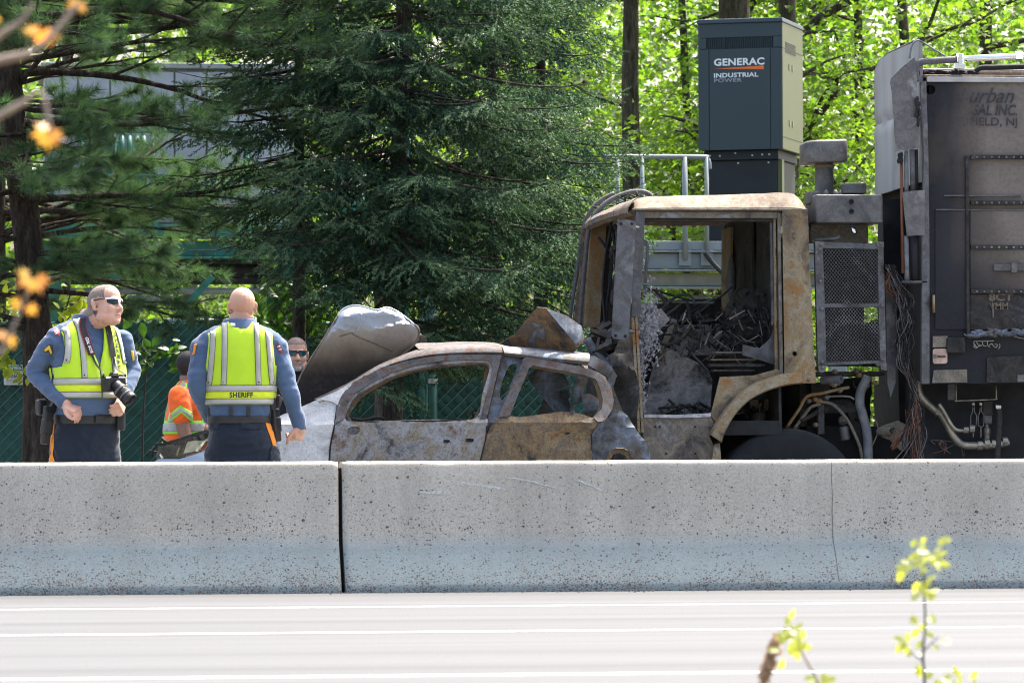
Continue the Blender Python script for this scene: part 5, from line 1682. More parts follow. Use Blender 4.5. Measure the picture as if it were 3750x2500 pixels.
    for pts, r, m in (([(2366, 1055), (2440, 1075), (2520, 1098), (2560, 1108)], 0.008, M_BLACK), ([(2370, 1062), (2430, 1095), (2480, 1106), (2615, 1108)], 0.010, M_DKGREY), ([(2400, 1060), (2430, 1090), (2450, 1130)], 0.02, M_CHAR), ([(2560, 1110), (2600, 1098), (2616, 1088)], 0.006, M_MOTTLE), ([(2520, 1150), (2570, 1120), (2640, 1085), (2680, 1050)], 0.008, M_BLACK), ([(2515, 1190), (2518, 1260), (2530, 1290), (2600, 1365)], 0.010, M_MOTTLE), ([(2410, 1120), (2395, 1160), (2420, 1190)], 0.016, M_CHAR)):
        tube("cab_tube", pts, Y0 + 0.6, r, m, 6)
    px_sheet("instrument_plate", [(2375, 1160), (2420, 1128), (2454, 1170), (2405, 1218)], Y0 + 0.35, M_INTWALL, root, (), lambda x, z: Y0 + 0.35, 0.04, 0.02)
    c = P(2470, 1170, Y0 + 0.45)
    ring = [c + Vector((0.19 * math.cos(a) * 0.75, 0.12 * math.sin(a) - 0.05, 0.19 * math.sin(a) * 0.8 + 0.10 * math.cos(a))) for a in np.linspace(0, 5.4, 22)]
    MB().tube(ring, 0.011, 7).build("steering_wheel_hoop", M_CHAR, root)
    MB().tube([c, c + Vector((-0.10, 0.10, -0.28))], 0.022, 8).build("steering_column", M_CABGREY, root)
    # seat frame remains
    for a, b, m in (((2605, 1286), (2780, 1296), M_CABGREY), ((2608, 1312), (2800, 1322), M_CABTAN), ((2605, 1330), (2830, 1346), M_CHAR), ((2612, 1350), (2800, 1362), M_CABGREY)):
        pbox("seat_rail", (a[0] + rnd.uniform(-10, 10), a[1] + 2), (b[0] - rnd.uniform(0, 40), b[1] - 3), Y0 + 0.14 + rnd.uniform(0, 0.1), 0.12, m, 0.004)
    px_sheet("seat_back", [(2660, 1120), (2700, 1060), (2760, 1050), (2820, 1060), (2840, 1180), (2830, 1290), (2700, 1300), (2650, 1240)], Y0 + 0.5, M_CHAR, root, [[(2700 + 14 * math.cos(a), 1112 + 13 * math.sin(a)) for a in np.linspace(0, 6.28, 10, endpoint=False)]], lambda x, z: Y0 + 0.5 + 0.05 * abs(nz(x * 9, z * 4, 5)) + 0.03 * nz(x * 23, z * 23, 2), 0.025, 0.01)
    px_sheet("seat_bolster", [(2720, 1262), (2780, 1275), (2820, 1240), (2842, 1190), (2848, 1340), (2790, 1320), (2720, 1300)], Y0 + 0.14, M_DKGREY, root, (), lambda x, z: Y0 + 0.14 + 0.02 * nz(x * 8, z * 8), 0.03, 0.02)
    mb = MB()
    for i in range(300):
        p = P(rnd.uniform(2440, 2820), rnd.uniform(1130, 1290) if rnd.random() < 0.6 else rnd.uniform(1480, 1520), Y0 + rnd.uniform(0.3, 0.8))
        s = rnd.uniform(0.006, 0.022)
        ax = Vector((rnd.uniform(-1, 1), rnd.uniform(-1, 1), rnd.uniform(-1, 1))).normalized()
        ay = ax.orthogonal().normalized()
        mb.obox(p, ax * s * rnd.uniform(0.8, 5.0), ay * s * 0.5, ax.cross(ay) * s * rnd.uniform(0.08, 0.4))
    prop(mb.build("cab_rubble", M_CHAR, root), kind="stuff")
    mb = MB()
    for i in range(130):
        p = P(rnd.uniform(2400, 2800), rnd.uniform(1150, 1330) if rnd.random() < 0.75 else rnd.uniform(1490, 1522), Y0 + rnd.uniform(0.2, 0.6))
        s = rnd.uniform(0.004, 0.011)
        ax = Vector((rnd.uniform(-1, 1), rnd.uniform(-1, 1), rnd.uniform(-1, 1))).normalized()
        ay = ax.orthogonal().normalized()
        mb.obox(p, ax * s * rnd.uniform(1.5, 9.0), ay * s * 0.5, ax.cross(ay) * s * rnd.uniform(0.1, 0.5))
    prop(mb.build("ashy_rubble", M_CABGREY, root), kind="stuff")
    # white ash and fibres hanging at the hinge side
    FP, FD = [], []
    for i in range(1500):
        t = rnd.random()
        if t < 0.6:
            px, py = 2345 + rnd.gauss(0, 7) + (4 if rnd.random() < 0.5 else 0), 1110 + rnd.random() * 430
        else:
            px, py = 2380 + rnd.gauss(0, 17), 1190 + rnd.gauss(0, 60)
        if py > 1500 and px > 2365:
            continue
        p = P(px, py, Y0 + 0.03 + rnd.uniform(0, 0.12))
        FP.append(tuple(p)); FD.append((rnd.uniform(-0.7, 0.7), rnd.uniform(-1, 0.2), rnd.uniform(-1.2, 0.2)))
    VV = needles(np.array(FP), np.array(FD), np.full(len(FP), 0.02), 9, 0.015, 0.006, 0.7, np.random.default_rng(5), 0.6)
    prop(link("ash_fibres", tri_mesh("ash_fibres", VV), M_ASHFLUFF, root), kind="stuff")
    # ---------------- behind the cab: air intake, tank box, radiator frame
    a, b = P(2953, 514, Y0 + 0.3), P(3111, 593, Y0 + 0.3)
    ow, od = (b.x - a.x) / 2, 0.17
    V = []
    F = []
    cx, cyy = (a.x + b.x) / 2, Y0 + 0.3 + od
    ns = 28
    for z, s in ((b.z, 1.0), (b.z + 0.008, 1.02), (a.z - 0.012, 1.02), (a.z, 0.985), (a.z + 0.006, 0.90)):
        for k in range(ns):
            th = 2 * math.pi * k / ns
            c, s2 = math.cos(th), math.sin(th)
            e = 0.45
            V.append((cx + s * ow * math.copysign(abs(c) ** e, c), cyy + s * od * math.copysign(abs(s2) ** e, s2), z + 0.01 * (c)))
    for i in range(4):
        for k in range(ns):
            F.append((i * ns + k, i * ns + (k + 1) % ns, (i + 1) * ns + (k + 1) % ns, (i + 1) * ns + k))
    F += [tuple(reversed(range(ns))), tuple(4 * ns + k for k in range(ns))]
    MB().add(V, F, True).build("air_intake", M_MOTTLE, root)
    p0, p1 = P(3020, 596, Y0 + 0.45), P(3018, 720, Y0 + 0.45)
    mb = MB().lathe((p0.x, cyy, p1.z), (0, 0, 1), [(0, 0.068), (p0.z - p1.z, 0.064)], 20)
    mb.build("intake_pipe", M_MOTTLE, root)
    MB().lathe((p0.x, cyy, p0.z - 0.035), (0, 0, 1), [(0, 0.072), (0.02, 0.072)], 20).build("pipe_clamp", M_CABGREY, root, solid=0.004)
    pbox("control_box", (3093, 670), (3174, 709), Y0 + 0.12, 0.18, M_DKGREY, 0.008)
    pbox("valve_block", (2988, 712), (3234, 816), Y0 + 0.02, 0.42, M_MOTTLE, 0.012)
    pbox("bracket", (2965, 700), (3000, 745), Y0 + 0.2, 0.2, M_MOTTLE)
    for py in (738, 774):
        p = P(3118, py, Y0 + 0.015)
        MB().lathe((p.x, Y0 + 0.015, p.z), (0, -1, 0), [(-0.003, 0.019), (0.010, 0.017), (0.010, 0.012), (0.0, 0.010), (0.0, 0.0005)], 12).build("port", M_BLACK, root)
    for i, px in enumerate((3025, 3060, 3080, 3150)):
        p = P(px, 708, Y0 + 0.2)
        MB().lathe((p.x, Y0 + 0.2, p.z - 0.01), (0, 0, 1), [(0, 0.018), (0.022, 0.018), (0.026, 0.010), (0.034, 0.008), (0.034, 0.0005)], 8).build("fitting", M_MOTTLE, root)
    pbox("mount_plate", (2970, 816), (3180, 890), Y0 + 0.3, 0.1, M_CABGREY)
    tube("strut_pipe", [(2985, 880), (3060, 874), (3075, 866)], Y0 + 0.1, 0.014, M_MOTTLE, smooth=0)
    p = P(3112, 836, Y0 + 0.2)
    MB().lathe((p.x, Y0 + 0.1, p.z), (0.3, -0.4, -1), [(-0.02, 0.016), (0.02, 0.02), (0.05, 0.016), (0.05, 0.001)], 8).build("fitting", M_CHROME, root)
    # radiator guard frame
    fr = empty("radiator_guard", (0, 0, 0)); fr.parent = root
    def fsheet(name, pts, dy, mat, thick=0.02, holes=(), res=0.08):
        o = px_sheet(name, pts, Y0, mat, None, holes, lambda x, z: Y0 + dy, res, thick)
        o.parent = fr
        o.location = -Vector(root.location)
        return o
    fsheet("frame", [(2984, 886), (3235, 892), (3246, 1340), (3215, 1340), (3205, 1330), (3004, 1338), (3002, 1360), (2996, 1360)], 0.0, M_DKGREY, 0.05,
           [[(3013, 908), (3215, 912), (3218, 1110), (3021, 1112)], [(3021, 1126), (3218, 1124), (3224, 1320), (3026, 1326)]])
    for q in ([(2984, 884), (3018, 886), (3018, 906), (2986, 930)], [(2996, 1340), (3026, 1338), (3022, 1358), (3010, 1364), (2999, 1362)], [(3205, 884), (3236, 886), (3236, 905), (3212, 903)], [(3222, 1330), (3246, 1330), (3246, 1356), (3226, 1352)]):
        fsheet("corner_plate", q, -0.012, M_MOTTLE, 0.012)
    for a in ((3004, 896), (3000, 912), (3226, 893), (3003, 1030), (3008, 1130), (3230, 1120), (3012, 1345), (3010, 1325), (3235, 1342), (3230, 1316)):
        p = P(a[0], a[1], Y0)
        o = MB().lathe((p.x, Y0 - 0.012, p.z), (0, -1, 0), [(-0.01, 0.013), (0.010, 0.012), (0.012, 0.006), (0.012, 0.0005)], 8).build("bolt", M_MOTTLE)
        o.parent = fr
        o.location = -Vector(root.location)
    def expanded(a, b, c_, d_):
        q = [P(*k, Y0 + 0.012) for k in (a, b, c_, d_)]
        def at2(u, v):
            return (q[0] * (1 - u) + q[1] * u) * (1 - v) + (q[3] * (1 - u) + q[2] * u) * v
        mb = MB()
        nu, nv = 17, 14
        rows = nv * 2
        for i in range(rows + 1):
            V, F = [], []
            mtop = []
            steps = nu * 2
            for k in range(steps + 1):
                amp = 0.5 if (k + i) % 2 else -0.5
                v = min(1, max(0, (i + amp * 0.92) / rows))
                c = at2(k / steps, v)
                V.append(c + Vector((0, -0.0035 if amp > 0 else 0.0035, 0.0020)))
                V.append(c + Vector((0, -0.0035 if amp > 0 else 0.0035, -0.0020)))
            for k in range(steps):
                F.append((2 * k, 2 * k + 1, 2 * k + 3, 2 * k + 2))
            mb.add(V, F)
        o = mb.build("expanded_mesh", M_MOTTLE, None, solid=0.002)
        o.parent = fr
        o.location = -Vector(root.location)
        prop(o, kind="stuff")
    expanded((3011, 905), (3217, 909), (3220, 1113), (3019, 1115))
    expanded((3019, 1123), (3220, 1121), (3226, 1323), (3024, 1329))
    # radiator core behind the guard, with daylight gap low at the right
    px_sheet("radiator_core", [(3000, 890), (3232, 890), (3240, 1110), (3165, 1112), (3160, 1340), (3008, 1340)], Y0 + 0.3, M_BLACK, root, (), lambda x, z: Y0 + 0.3, 0.1, 0.1)
    px_sheet("radiator_shroud", [(3170, 1180), (3240, 1180), (3245, 1345), (3150, 1340)], Y0 + 0.5, M_CHAR, root, (), lambda x, z: Y0 + 0.5, 0.1, 0.05)
    tube("loose_cable", [(3022, 1185), (3045, 1190), (3040, 1210)], Y0 + 0.2, 0.006, M_MOTTLE, 5)
    MB().box((P(2985, 1000, Y0).x, Y0 + 0.62, 0.7), (P(3010, 1000, Y0).x, Y1 - 0.3, P(3000, 830, Y0).z)).build("rear_cab_support", M_CHAR, root)
    # grey column right of the guard
    px_sheet("column", [(3243, 1074), (3275, 1074), (3278, 1215), (3280, 1400), (3262, 1455), (3250, 1400), (3246, 1200)], Y0 + 0.12, M_DKGREY, root, (), lambda x, z: Y0 + 0.12, 0.05, 0.08)
    # ---------------- chassis and wheel
    zr0, zr1 = 0.62, P(3000, 1560, Y0 + 0.6).z
    MB().box((P(2420, 1600, Y0).x, Y0 + 0.62, zr0), (P(4300, 1600, Y0).x, Y0 + 0.72, zr1)).build("frame_rail", M_BLACK, root)
    MB().box((P(2420, 1600, Y0).x, Y1 - 0.72, zr0), (P(4300, 1600, Y0).x, Y1 - 0.62, zr1 - 0.05)).build("frame_rail", M_BLACK, root)
    px_sheet("engine_side", [(2640, 1400), (2990, 1400), (3140, 1380), (3190, 1380), (3185, 1700), (2640, 1700)], Y0 + 1.15, M_BLACK, root, (), lambda x, z: Y0 + 1.15 + 0.05 * nz(x * 5, z * 5), 0.06, 0.02)
    wc = P(2888, 1838, Y0 + 0.02)
    wz = 0.40
    rad = P(2888, 1567, Y0 + 0.02).z - wz
    w = MB().lathe((wc.x, Y0 + 0.02, wz), (0, 1, 0), [(0.02, 0.30), (0.0, rad * 0.72), (0.004, rad * 0.84), (0.012, rad * 0.93), (0.03, rad * 0.985), (0.06, rad), (0.10, rad), (0.105, rad - 0.012), (0.115, rad - 0.012), (0.12, rad), (0.17, rad), (0.175, rad - 0.012), (0.185, rad - 0.012), (0.19, rad), (0.24, rad), (0.27, rad * 0.985), (0.29, rad * 0.9), (0.29, 0.30)], 56).build("tyre", M_TYRE, root)
    MB().lathe((wc.x, Y0 + 0.02, wz), (0, 1, 0), [(0.05, 0.01), (0.05, 0.12), (0.09, 0.14), (0.09, 0.27), (0.02, 0.30), (0.25, 0.30)], 28).build("rim", M_CHAR, w)
    w2 = MB().lathe((wc.x, Y1 - 0.31, wz), (0, 1, 0), [(0.0, 0.30), (0.0, rad * 0.8), (0.03, rad), (0.26, rad), (0.29, rad * 0.8), (0.29, 0.30)], 32).build("tyre", M_TYRE, root)
    # springs, air cans, hoses above the wheel
    for (a, b, Yo, r, m) in (((2778, 1510), (2778, 1560), 0.45, 0.055, M_CABGREY), ((2778, 1560), (2778, 1590), 0.45, 0.025, M_MOTTLE), ((3090, 1560), (3096, 1610), 0.35, 0.034, M_MOTTLE)):
        u, v = P(*a, Y0 + Yo), P(*b, Y0 + Yo)
        MB().lathe(v, (u - v), [(0, r * 0.9), (0.01, r), ((u - v).length - 0.01, r), ((u - v).length, r * 0.7), ((u - v).length, 0.001)], 14).build("air_spring", m, root)
    pbox("spring_mount", (2745, 1462), (2778, 1494), Y0 + 0.4, 0.1, M_CABGREY)
    pbox("spring_mount", (2786, 1460), (2822, 1494), Y0 + 0.4, 0.1, M_CABGREY)
    pbox("hanger", (2995, 1480), (3020, 1590), Y0 + 0.5, 0.06, M_DKGREY)
    px_sheet("arched_bracket", [(3020, 1470), (3100, 1462), (3130, 1480), (3150, 1560), (3160, 1640), (3140, 1640), (3120, 1560), (3105, 1510), (3020, 1512)], Y0 + 0.55, M_CHAR, root, (), lambda x, z: Y0 + 0.55, 0.05, 0.03)
    p = P(3088, 1540, Y0 + 0.4)
    MB().lathe((p.x, Y0 + 0.42, p.z), (0, -1, 0), [(0, 0.034), (0.03, 0.03), (0.03, 0.015), (0.05, 0.013), (0.05, 0.0005)], 12).build("hub_bolt", M_MOTTLE, root)
    p = P(3072, 1388, Y0 + 0.1)
    MB().lathe((p.x - 0.10, Y0 + 0.22, p.z - 0.005), (0.75, -0.65, 0.02), [(0, 0.028), (0.16, 0.030), (0.165, 0.024), (0.02, 0.022), (0.0, 0.001)], 16).build("open_pipe", M_DKGREY, root)
    for pts, r, m in (([(3178, 1376), (3168, 1400), (3152, 1435), (3149, 1478), (3160, 1520), (3172, 1565), (3178, 1620), (3180, 1720)], 0.034, M_HOSE),
                      ([(2880, 1565), (2925, 1500), (2955, 1452), (3010, 1440), (3070, 1425), (3110, 1418)], 0.012, M_CABTAN),
                      ([(2908, 1570), (2945, 1520), (2970, 1490), (3005, 1478)], 0.012, M_CABGREY),
                      ([(2930, 1540), (2975, 1520), (2996, 1505)], 0.016, M_CHAR),
                      ([(3020, 1455), (3060, 1450), (3110, 1452), (3128, 1462)], 0.007, M_CABGREY),
                      ([(2990, 1470), (3040, 1476), (3075, 1502), (3108, 1545), (3135, 1600), (3150, 1640), (3160, 1700)], 0.012, M_CABGREY),
                      ([(3010, 1440), (3060, 1430), (3105, 1418)], 0.010, M_COPPER),
                      ([(3125, 1395), (3130, 1415), (3145, 1425)], 0.006, M_BLACK),
                      ([(3192, 1520), (3210, 1545), (3215, 1580), (3195, 1630)], 0.004, M_CABTAN)):
        tube("chassis_hose", pts, Y0 + 0.3, r, m, 8)
    for k, (px, py) in enumerate(((2965, 1468), (2988, 1462), (3005, 1468), (3030, 1455), (3050, 1402), (3060, 1408), (3072, 1402), (3080, 1428), (2990, 1555), (3178, 1412), (3206, 1400), (3060, 1360), (3140, 1358), (3150, 1372))):
        p = P(px, py, Y0 + 0.28)
        MB().lathe((p.x, Y0 + 0.3, p.z), (0.2, -1, 0.1), [(-0.03, 0.018), (0.0, 0.020), (0.014, 0.016), (0.016, 0.0005)], 6).build("fitting", M_CABTAN if k % 3 else M_MOTTLE, root)
    pbox("crossmember", (2940, 1360), (3240, 1376), Y0 + 0.35, 0.25, M_CHAR)
    pbox("crossmember", (2970, 1400), (3040, 1470), Y0 + 0.5, 0.1, M_CHAR)
    # bracket with open tube near the barrier
    px_sheet("tube_bracket", [(3228, 1560), (3290, 1540), (3320, 1555), (3320, 1640), (3300, 1650), (3260, 1610), (3232, 1600)], Y0 + 0.3, M_CABGREY, root, (), lambda x, z: Y0 + 0.3, 0.05, 0.03)
    p = P(3268, 1578, Y0 + 0.1)
    MB().lathe((p.x - 0.05, Y0 + 0.3, p.z), (0.35, -0.9, 0), [(0, 0.030), (0.16, 0.031), (0.162, 0.024), (0.02, 0.022), (0.0, 0.001)], 16).build("open_pipe", M_CABGREY, root)
    # ---------------- burnt wiring loom
    def loom(n, path, spread, mat, seed, r=0.0028):
        rr = random.Random(seed)
        mb = MB()
        for i in range(n):
            ph, k = rr.uniform(0, 6), rr.uniform(0.5, 1.5)
            pts = []
            for j, (px, py, s) in enumerate(path):
                pts.append(P(px + rr.gauss(0, spread * s), py + rr.uniform(-8, 8), Y0 + 0.0 + rr.uniform(-0.02, 0.06)))
            mb.tube(curve3(pts, 3), r * rr.uniform(0.7, 1.5), 4, False)
        prop(mb.build("wiring_loom", mat, root), kind="stuff")
    path = [(3262, 975, 0.7), (3285, 1040, 1.0), (3310, 1100, 1.2), (3316, 1180, 1.2), (3305, 1260, 1.0), (3318, 1340, 0.7), (3342, 1400, 0.6), (3352, 1460, 0.6), (3358, 1520, 0.9), (3350, 1600, 1.3), (3340, 1700, 1.5)]
    loom(55, path, 13, M_BLACK, 1)
    loom(34, path, 15, plain("burnt_wire_grey", (0.11, 0.10, 0.095), 0.8, vary=0.4), 2)
    loom(45, path[5:], 8, M_COPPER, 3)
    loom(20, [(3258, 1000, 0.5), (3248, 1040, 0.6), (3262, 1070, 0.8), (3300, 1072, 0.6)], 8, M_COPPER, 4)
    loom(14, [(3270, 1640, 1.0), (3300, 1590, 1.0), (3330, 1560, 1.0), (3340, 1500, 1)], 10, M_COPPER, 5)
    # wire nest under the body
    rr = random.Random(11)
    for i in range(11):
        c = P(3450, 1612, Y0 + 0.2)
        e = P(3450 + rr.uniform(-50, 80), 1612 + rr.uniform(0, 60), Y0 + 0.2)
        mid = (c + e) / 2 + Vector((rr.uniform(-0.06, 0.1), 0, rr.uniform(-0.02, 0.06)))
        MB().tube(curve3([c, mid, e]), 0.003, 4).build("loose_wire", M_COPPER if i % 2 else M_MOTTLE, root)
    # ---------------- packer body
    BY = TY - 0.08
    xw = P(3395, 800, BY).x
    xe = xw + 4.2
    ztop, zbot = P(3600, 287, BY).z, P(3600, 1404, BY).z
    hole = [(3407 + 18 * math.cos(a), 329 + 18 * math.sin(a)) for a in np.linspace(0, 6.28, 18, endpoint=False)]
    hq = XZ(hole, BY)
    sheet("body_side", [(xw, zbot), (xe, zbot), (xe, ztop), (xw, ztop)], lambda x, z: (x, BY + 0.012 * nz(x * 1.2, z * 1.2, 7) + 0.004 * nz(x * 5, z * 5), z), M_BODY, root, [hq], 0.07, 0.02)
    MB().box((xw + 0.03, BY + 0.05, zbot + 0.02), (xe, BY + 1.88, ztop - 0.03)).build("body_core", M_BLACK, root)
    # cover strip where the side panel meets the front
    px_sheet("corner_post", [(3372, 300), (3392, 296), (3400, 560), (3404, 900), (3404, 1405), (3376, 1405), (3378, 900), (3384, 560)], BY - 0.03, M_DKGREY, root, (), lambda x, z: BY - 0.03, 0.08, 0.05)
    # rounded, streaked front wall of the body
    y_a, y_b = BY + 0.02, BY + 1.92
    zz0, zz1 = P(3230, 728, BY + 2.0).z, P(3300, 246, BY + 2.2).z
    pr = [(y_a, zz0), (y_b, zz0), (y_b, zz1 - 0.30), (y_b - 0.06, zz1 - 0.20), (y_b - 0.22, zz1 - 0.10), (y_b - 0.5, zz1 - 0.02), (y_b - 0.8, zz1), (y_a, zz1)]
    zg = P(3230, 465, BY + 2.0).z
    def fw(y, z):
        x = xw - 0.02
        d = abs(z - zg)
        x += 0.03 * max(0, 1 - d / 0.04)
        e = (y - (y_b - 0.35)) / 0.35
        x += 0.10 * max(0, e) ** 2
        return (x + 0.006 * nz(y * 4, z * 4), y, z)
    sheet("body_front_wall", pr, fw, M_WHITEWALL, root, (), 0.05, 0.02)
    pts = []
    MB().tube([fw(y, z) for y, z in pr[2:8]], 0.02, 7).build("front_wall_edge", M_CHAR, root)
    MB().tube([fw(y_b, zz0), fw(y_b, zz1 - 0.4)], 0.018, 7).build("front_wall_edge", M_CHAR, root)
    # roof of the body with lit lip, burnt hose along it
    MB().box((xw - 0.02, BY - 0.015, ztop), (xe, BY + 1.90, ztop + 0.022)).build("body_roof", M_ROOF, root, bevel=0.008)
    MB().box((xw + 0.0, BY - 0.03, ztop - 0.03), (xe, BY - 0.004, ztop + 0.006)).build("roof_lip", plain("pale_lip", (0.34, 0.33, 0.32), 0.6, vary=0.3), root, bevel=0.004)
    MB().box((xw + 0.02, BY + 0.3, ztop + 0.024), (xe, BY + 1.75, P(3600, 250, BY + 0.3).z)).build("roof_hump", M_ROOF, root, bevel=0.03)
    tube("burnt_hose", [(3362, 268), (3390, 262), (3420, 264), (3460, 268), (3500, 270), (3560, 268), (3590, 250), (3640, 248), (3700, 246), (3800, 244)], BY + 0.05, 0.020, M_BLACK, 7)
    mb = MB()
    for i in range(26):
        p = P(3385 + rnd.uniform(0, 190), 266 + rnd.uniform(-6, 8), BY + 0.04)
        mb.ellipsoid(p, (rnd.uniform(0.015, 0.04), 0.02, rnd.uniform(0.008, 0.02)), seg=6, rings=4)
    prop(mb.build("melted_lumps", M_BLACK, root), kind="stuff")
    tube("hydraulic_pipe", [(3356, 300), (3354, 262), (3360, 236), (3380, 226), (3440, 222), (3510, 218)], BY + 0.0, 0.024, M_DKGREY, 12)
    tube("chrome_pipe", [(3524, 217), (3640, 211), (3720, 207), (4200, 190)], BY + 0.0, 0.023, M_CHROME, 14, smooth=0)
    for px in (3517, 3732):
        p = P(px, 216 if px < 3600 else 206, BY)
        MB().lathe(p + Vector((-0.03, 0, 0)), (1, 0, 0.03), [(0, 0.001), (0, 0.034), (0.05, 0.034), (0.05, 0.001)], 6, False).build("pipe_fitting", M_CHROME, root)
    pbox("pipe_clamp", (3498, 232), (3536, 252), BY - 0.03, 0.06, M_CHROME, 0.004)
    pbox("clamp_bolt", (3510, 196), (3526, 240), BY - 0.045, 0.02, M_CHROME, 0.004)
    tube("bent_wire", [(3331, 214), (3336, 180), (3343, 160), (3356, 150), (3372, 151), (3410, 175), (3466, 209)], BY + 0.02, 0.007, M_HOSE, 6)
    # exhaust heat shields and posts in front of the body
    px_sheet("heat_shield", [(3264, 287), (3300, 250), (3349, 209), (3356, 256), (3363, 400), (3370, 543), (3330, 548), (3281, 555), (3272, 420)], BY - 0.05, M_MOTTLE, root, (), lambda x, z: BY - 0.05 + 0.9 * (x - P(3320, 400, BY).x) ** 2 + 0.006 * nz(x * 9, z * 9), 0.03, 0.01)
    px_sheet("heat_shield", [(3306, 704), (3346, 698), (3387, 696), (3387, 860), (3322, 864), (3312, 780)], BY - 0.05, M_MOTTLE, root, (), lambda x, z: BY - 0.05 + 0.9 * (x - P(3345, 780, BY).x) ** 2, 0.03, 0.01)
    mb = MB()
    for i in range(18):
        p = P(3360 + rnd.uniform(-8, 8), 360 + rnd.uniform(0, 100), BY - 0.07)
        mb.ellipsoid(p, (0.012, 0.012, rnd.uniform(0.012, 0.03)), seg=6, rings=4)
    for i in range(9):
        p = P(3298 + rnd.uniform(-8, 8), 568 + rnd.uniform(0, 26), BY)
        mb.ellipsoid(p, (0.014, 0.014, 0.02), seg=6, rings=4)
    prop(mb.build("melted_lumps", M_BLACK, root), kind="stuff")
    for a, b, r, m in (((3300, 556), (3306, 1000), 0.012, M_COPPER), ((3318, 552), (3320, 720), 0.016, M_HOSE), ((3340, 548), (3344, 700), 0.020, M_DKGREY), ((3356, 548), (3358, 700), 0.012, M_BLACK), ((3318, 864), (3322, 1030), 0.018, M_HOSE), ((3380, 864), (3384, 1030), 0.018, M_DKGREY), ((3350, 864), (3352, 1030), 0.030, M_BLACK)):
        tube("post_pipe", [a, b], BY + 0.02, r, m, 8, smooth=0)
    pbox("shelf_plate", (3305, 1028), (3396, 1036), BY - 0.03, 0.2, M_DKGREY, 0.003)
    px_sheet("dark_recess", [(3233, 732), (3310, 728), (3320, 1000), (3395, 1040), (3395, 1500), (3300, 1700), (3290, 1400), (3280, 1040), (3237, 1000)], BY + 0.9, M_BLACK, root, (), lambda x, z: BY + 0.9, 0.1, 0.05)
    MB().box((xw + 0.02, BY + 0.35, 0.2), (xe, BY + 2.0, zbot + 0.03)).build("underbody", M_BLACK, root)
    # door frame bars with bolt rows
    pbox("frame_post", (3536, 570), (3552, 1235), BY - 0.035, 0.03, M_CHAR, 0.004)
    for yy in (568, 735, 898, 1060):
        a, b = P(3552, yy, BY), P(3552, yy + 16, BY)
        bar = MB().box((a.x, BY - 0.032, b.z), (xe - 0.3, BY - 0.005, a.z)).build("frame_rung", M_CHAR, root, bevel=0.004)
        for k in range(8):
            p = P(3577 + 27 * k, yy + 8, BY - 0.032)
            o = MB().lathe((p.x, BY - 0.032, p.z), (0, -1, 0), [(-0.004, 0.009), (0.005, 0.009), (0.008, 0.005), (0.008, 0.0005)], 7).build("bolt", M_MOTTLE, bar)
    for px0, px1, yy, d in ((3455, 3740, 714, 0.02), (3424, 4000, 766, 0.025)):
        a, b = P(px0, yy, BY), P(px1, yy + 7, BY)
        MB().box((a.x, BY - d, b.z), (b.x, BY - 0.002, a.z)).build("weld_ridge", M_DKGREY, root, bevel=0.006)
    px_sheet("side_door", [(3424, 772), (3536, 770), (3536, 1205), (3424, 1205)], BY, M_BODY, root, (), lambda x, z: BY - 0.014 + 0.003 * nz(x * 5, z * 5), 0.08, 0.012)
    px_sheet("side_door", [(3552, 772), (3950, 770), (3950, 1062), (3552, 1062)], BY, M_BODY, root, (), lambda x, z: BY - 0.016 + 0.004 * nz(x * 5, z * 5), 0.08, 0.012)
    px_sheet("burnt_door_panel", [(3552, 1078), (3950, 1076), (3950, 1204), (3552, 1206)], BY, M_CHAR, root, (), lambda x, z: BY - 0.014, 0.08, 0.01)
    pbox("door_latch", (3640, 968), (3800, 992), BY - 0.04, 0.03, M_DKGREY, 0.004)
    pbox("latch_bolt", (3704, 962), (3726, 998), BY - 0.055, 0.02, M_MOTTLE, 0.004)
    tube("door_hinge", [(3419, 1080), (3420, 1145)], BY - 0.02, 0.010, M_CABTAN, 8, smooth=0)
    # charred ledge with peeling strands
    mb = MB()
    for i in range(60):
        p = P(3556 + rnd.uniform(0, 230), 1218 + rnd.uniform(-9, 12), BY - 0.05)
        s = rnd.uniform(0.01, 0.03)
        mb.ellipsoid(p, (s * 1.6, s, s * 0.6), Matrix.Rotation(rnd.uniform(-0.5, 0.5), 3, 'Y'), 6, 4)
    prop(mb.build("charred_ledge", M_BLUEM, root), kind="stuff")
    strand = plain("pale_scorch_marks", (0.34, 0.32, 0.26), 0.8, vary=0.3)
    for pts in ([(3573, 1262), (3566, 1268), (3575, 1274), (3582, 1268), (3590, 1266), (3596, 1264)], [(3566, 1249), (3568, 1262), (3580, 1272)], [(3576, 1250), (3580, 1260), (3590, 1262)], [(3598, 1250), (3600, 1264), (3612, 1267)], [(3616, 1248), (3617, 1265), (3626, 1270)], [(3620, 1266), (3632, 1258), (3638, 1266), (3648, 1272), (3652, 1262), (3643, 1260)], [(3566, 1249), (3600, 1249), (3640, 1247)], [(3660, 1258), (3662, 1268), (3656, 1278)], [(3532, 1222), (3540, 1232), (3560, 1236), (3590, 1230), (3630, 1225), (3680, 1226), (3750, 1240)]):
        tube("peeled_strand", pts, BY - 0.028, 0.0028, strand, 5)
    # notice plates
    px_sheet("scorched_plate", [(3414, 1231), (3468, 1230), (3468, 1270), (3414, 1272)], BY, M_CABGREY, root, (), lambda x, z: BY - 0.018, 0.05, 0.004)
    px_sheet("notice_plate", [(3419, 1277), (3459, 1276), (3467, 1284), (3467, 1326), (3461, 1331), (3419, 1332), (3414, 1326), (3414, 1282)], BY, plain("pinkish_plate", (0.42, 0.30, 0.24), 0.6, vary=0.35, scale=14), root, (), lambda x, z: BY - 0.020, 0.05, 0.004)
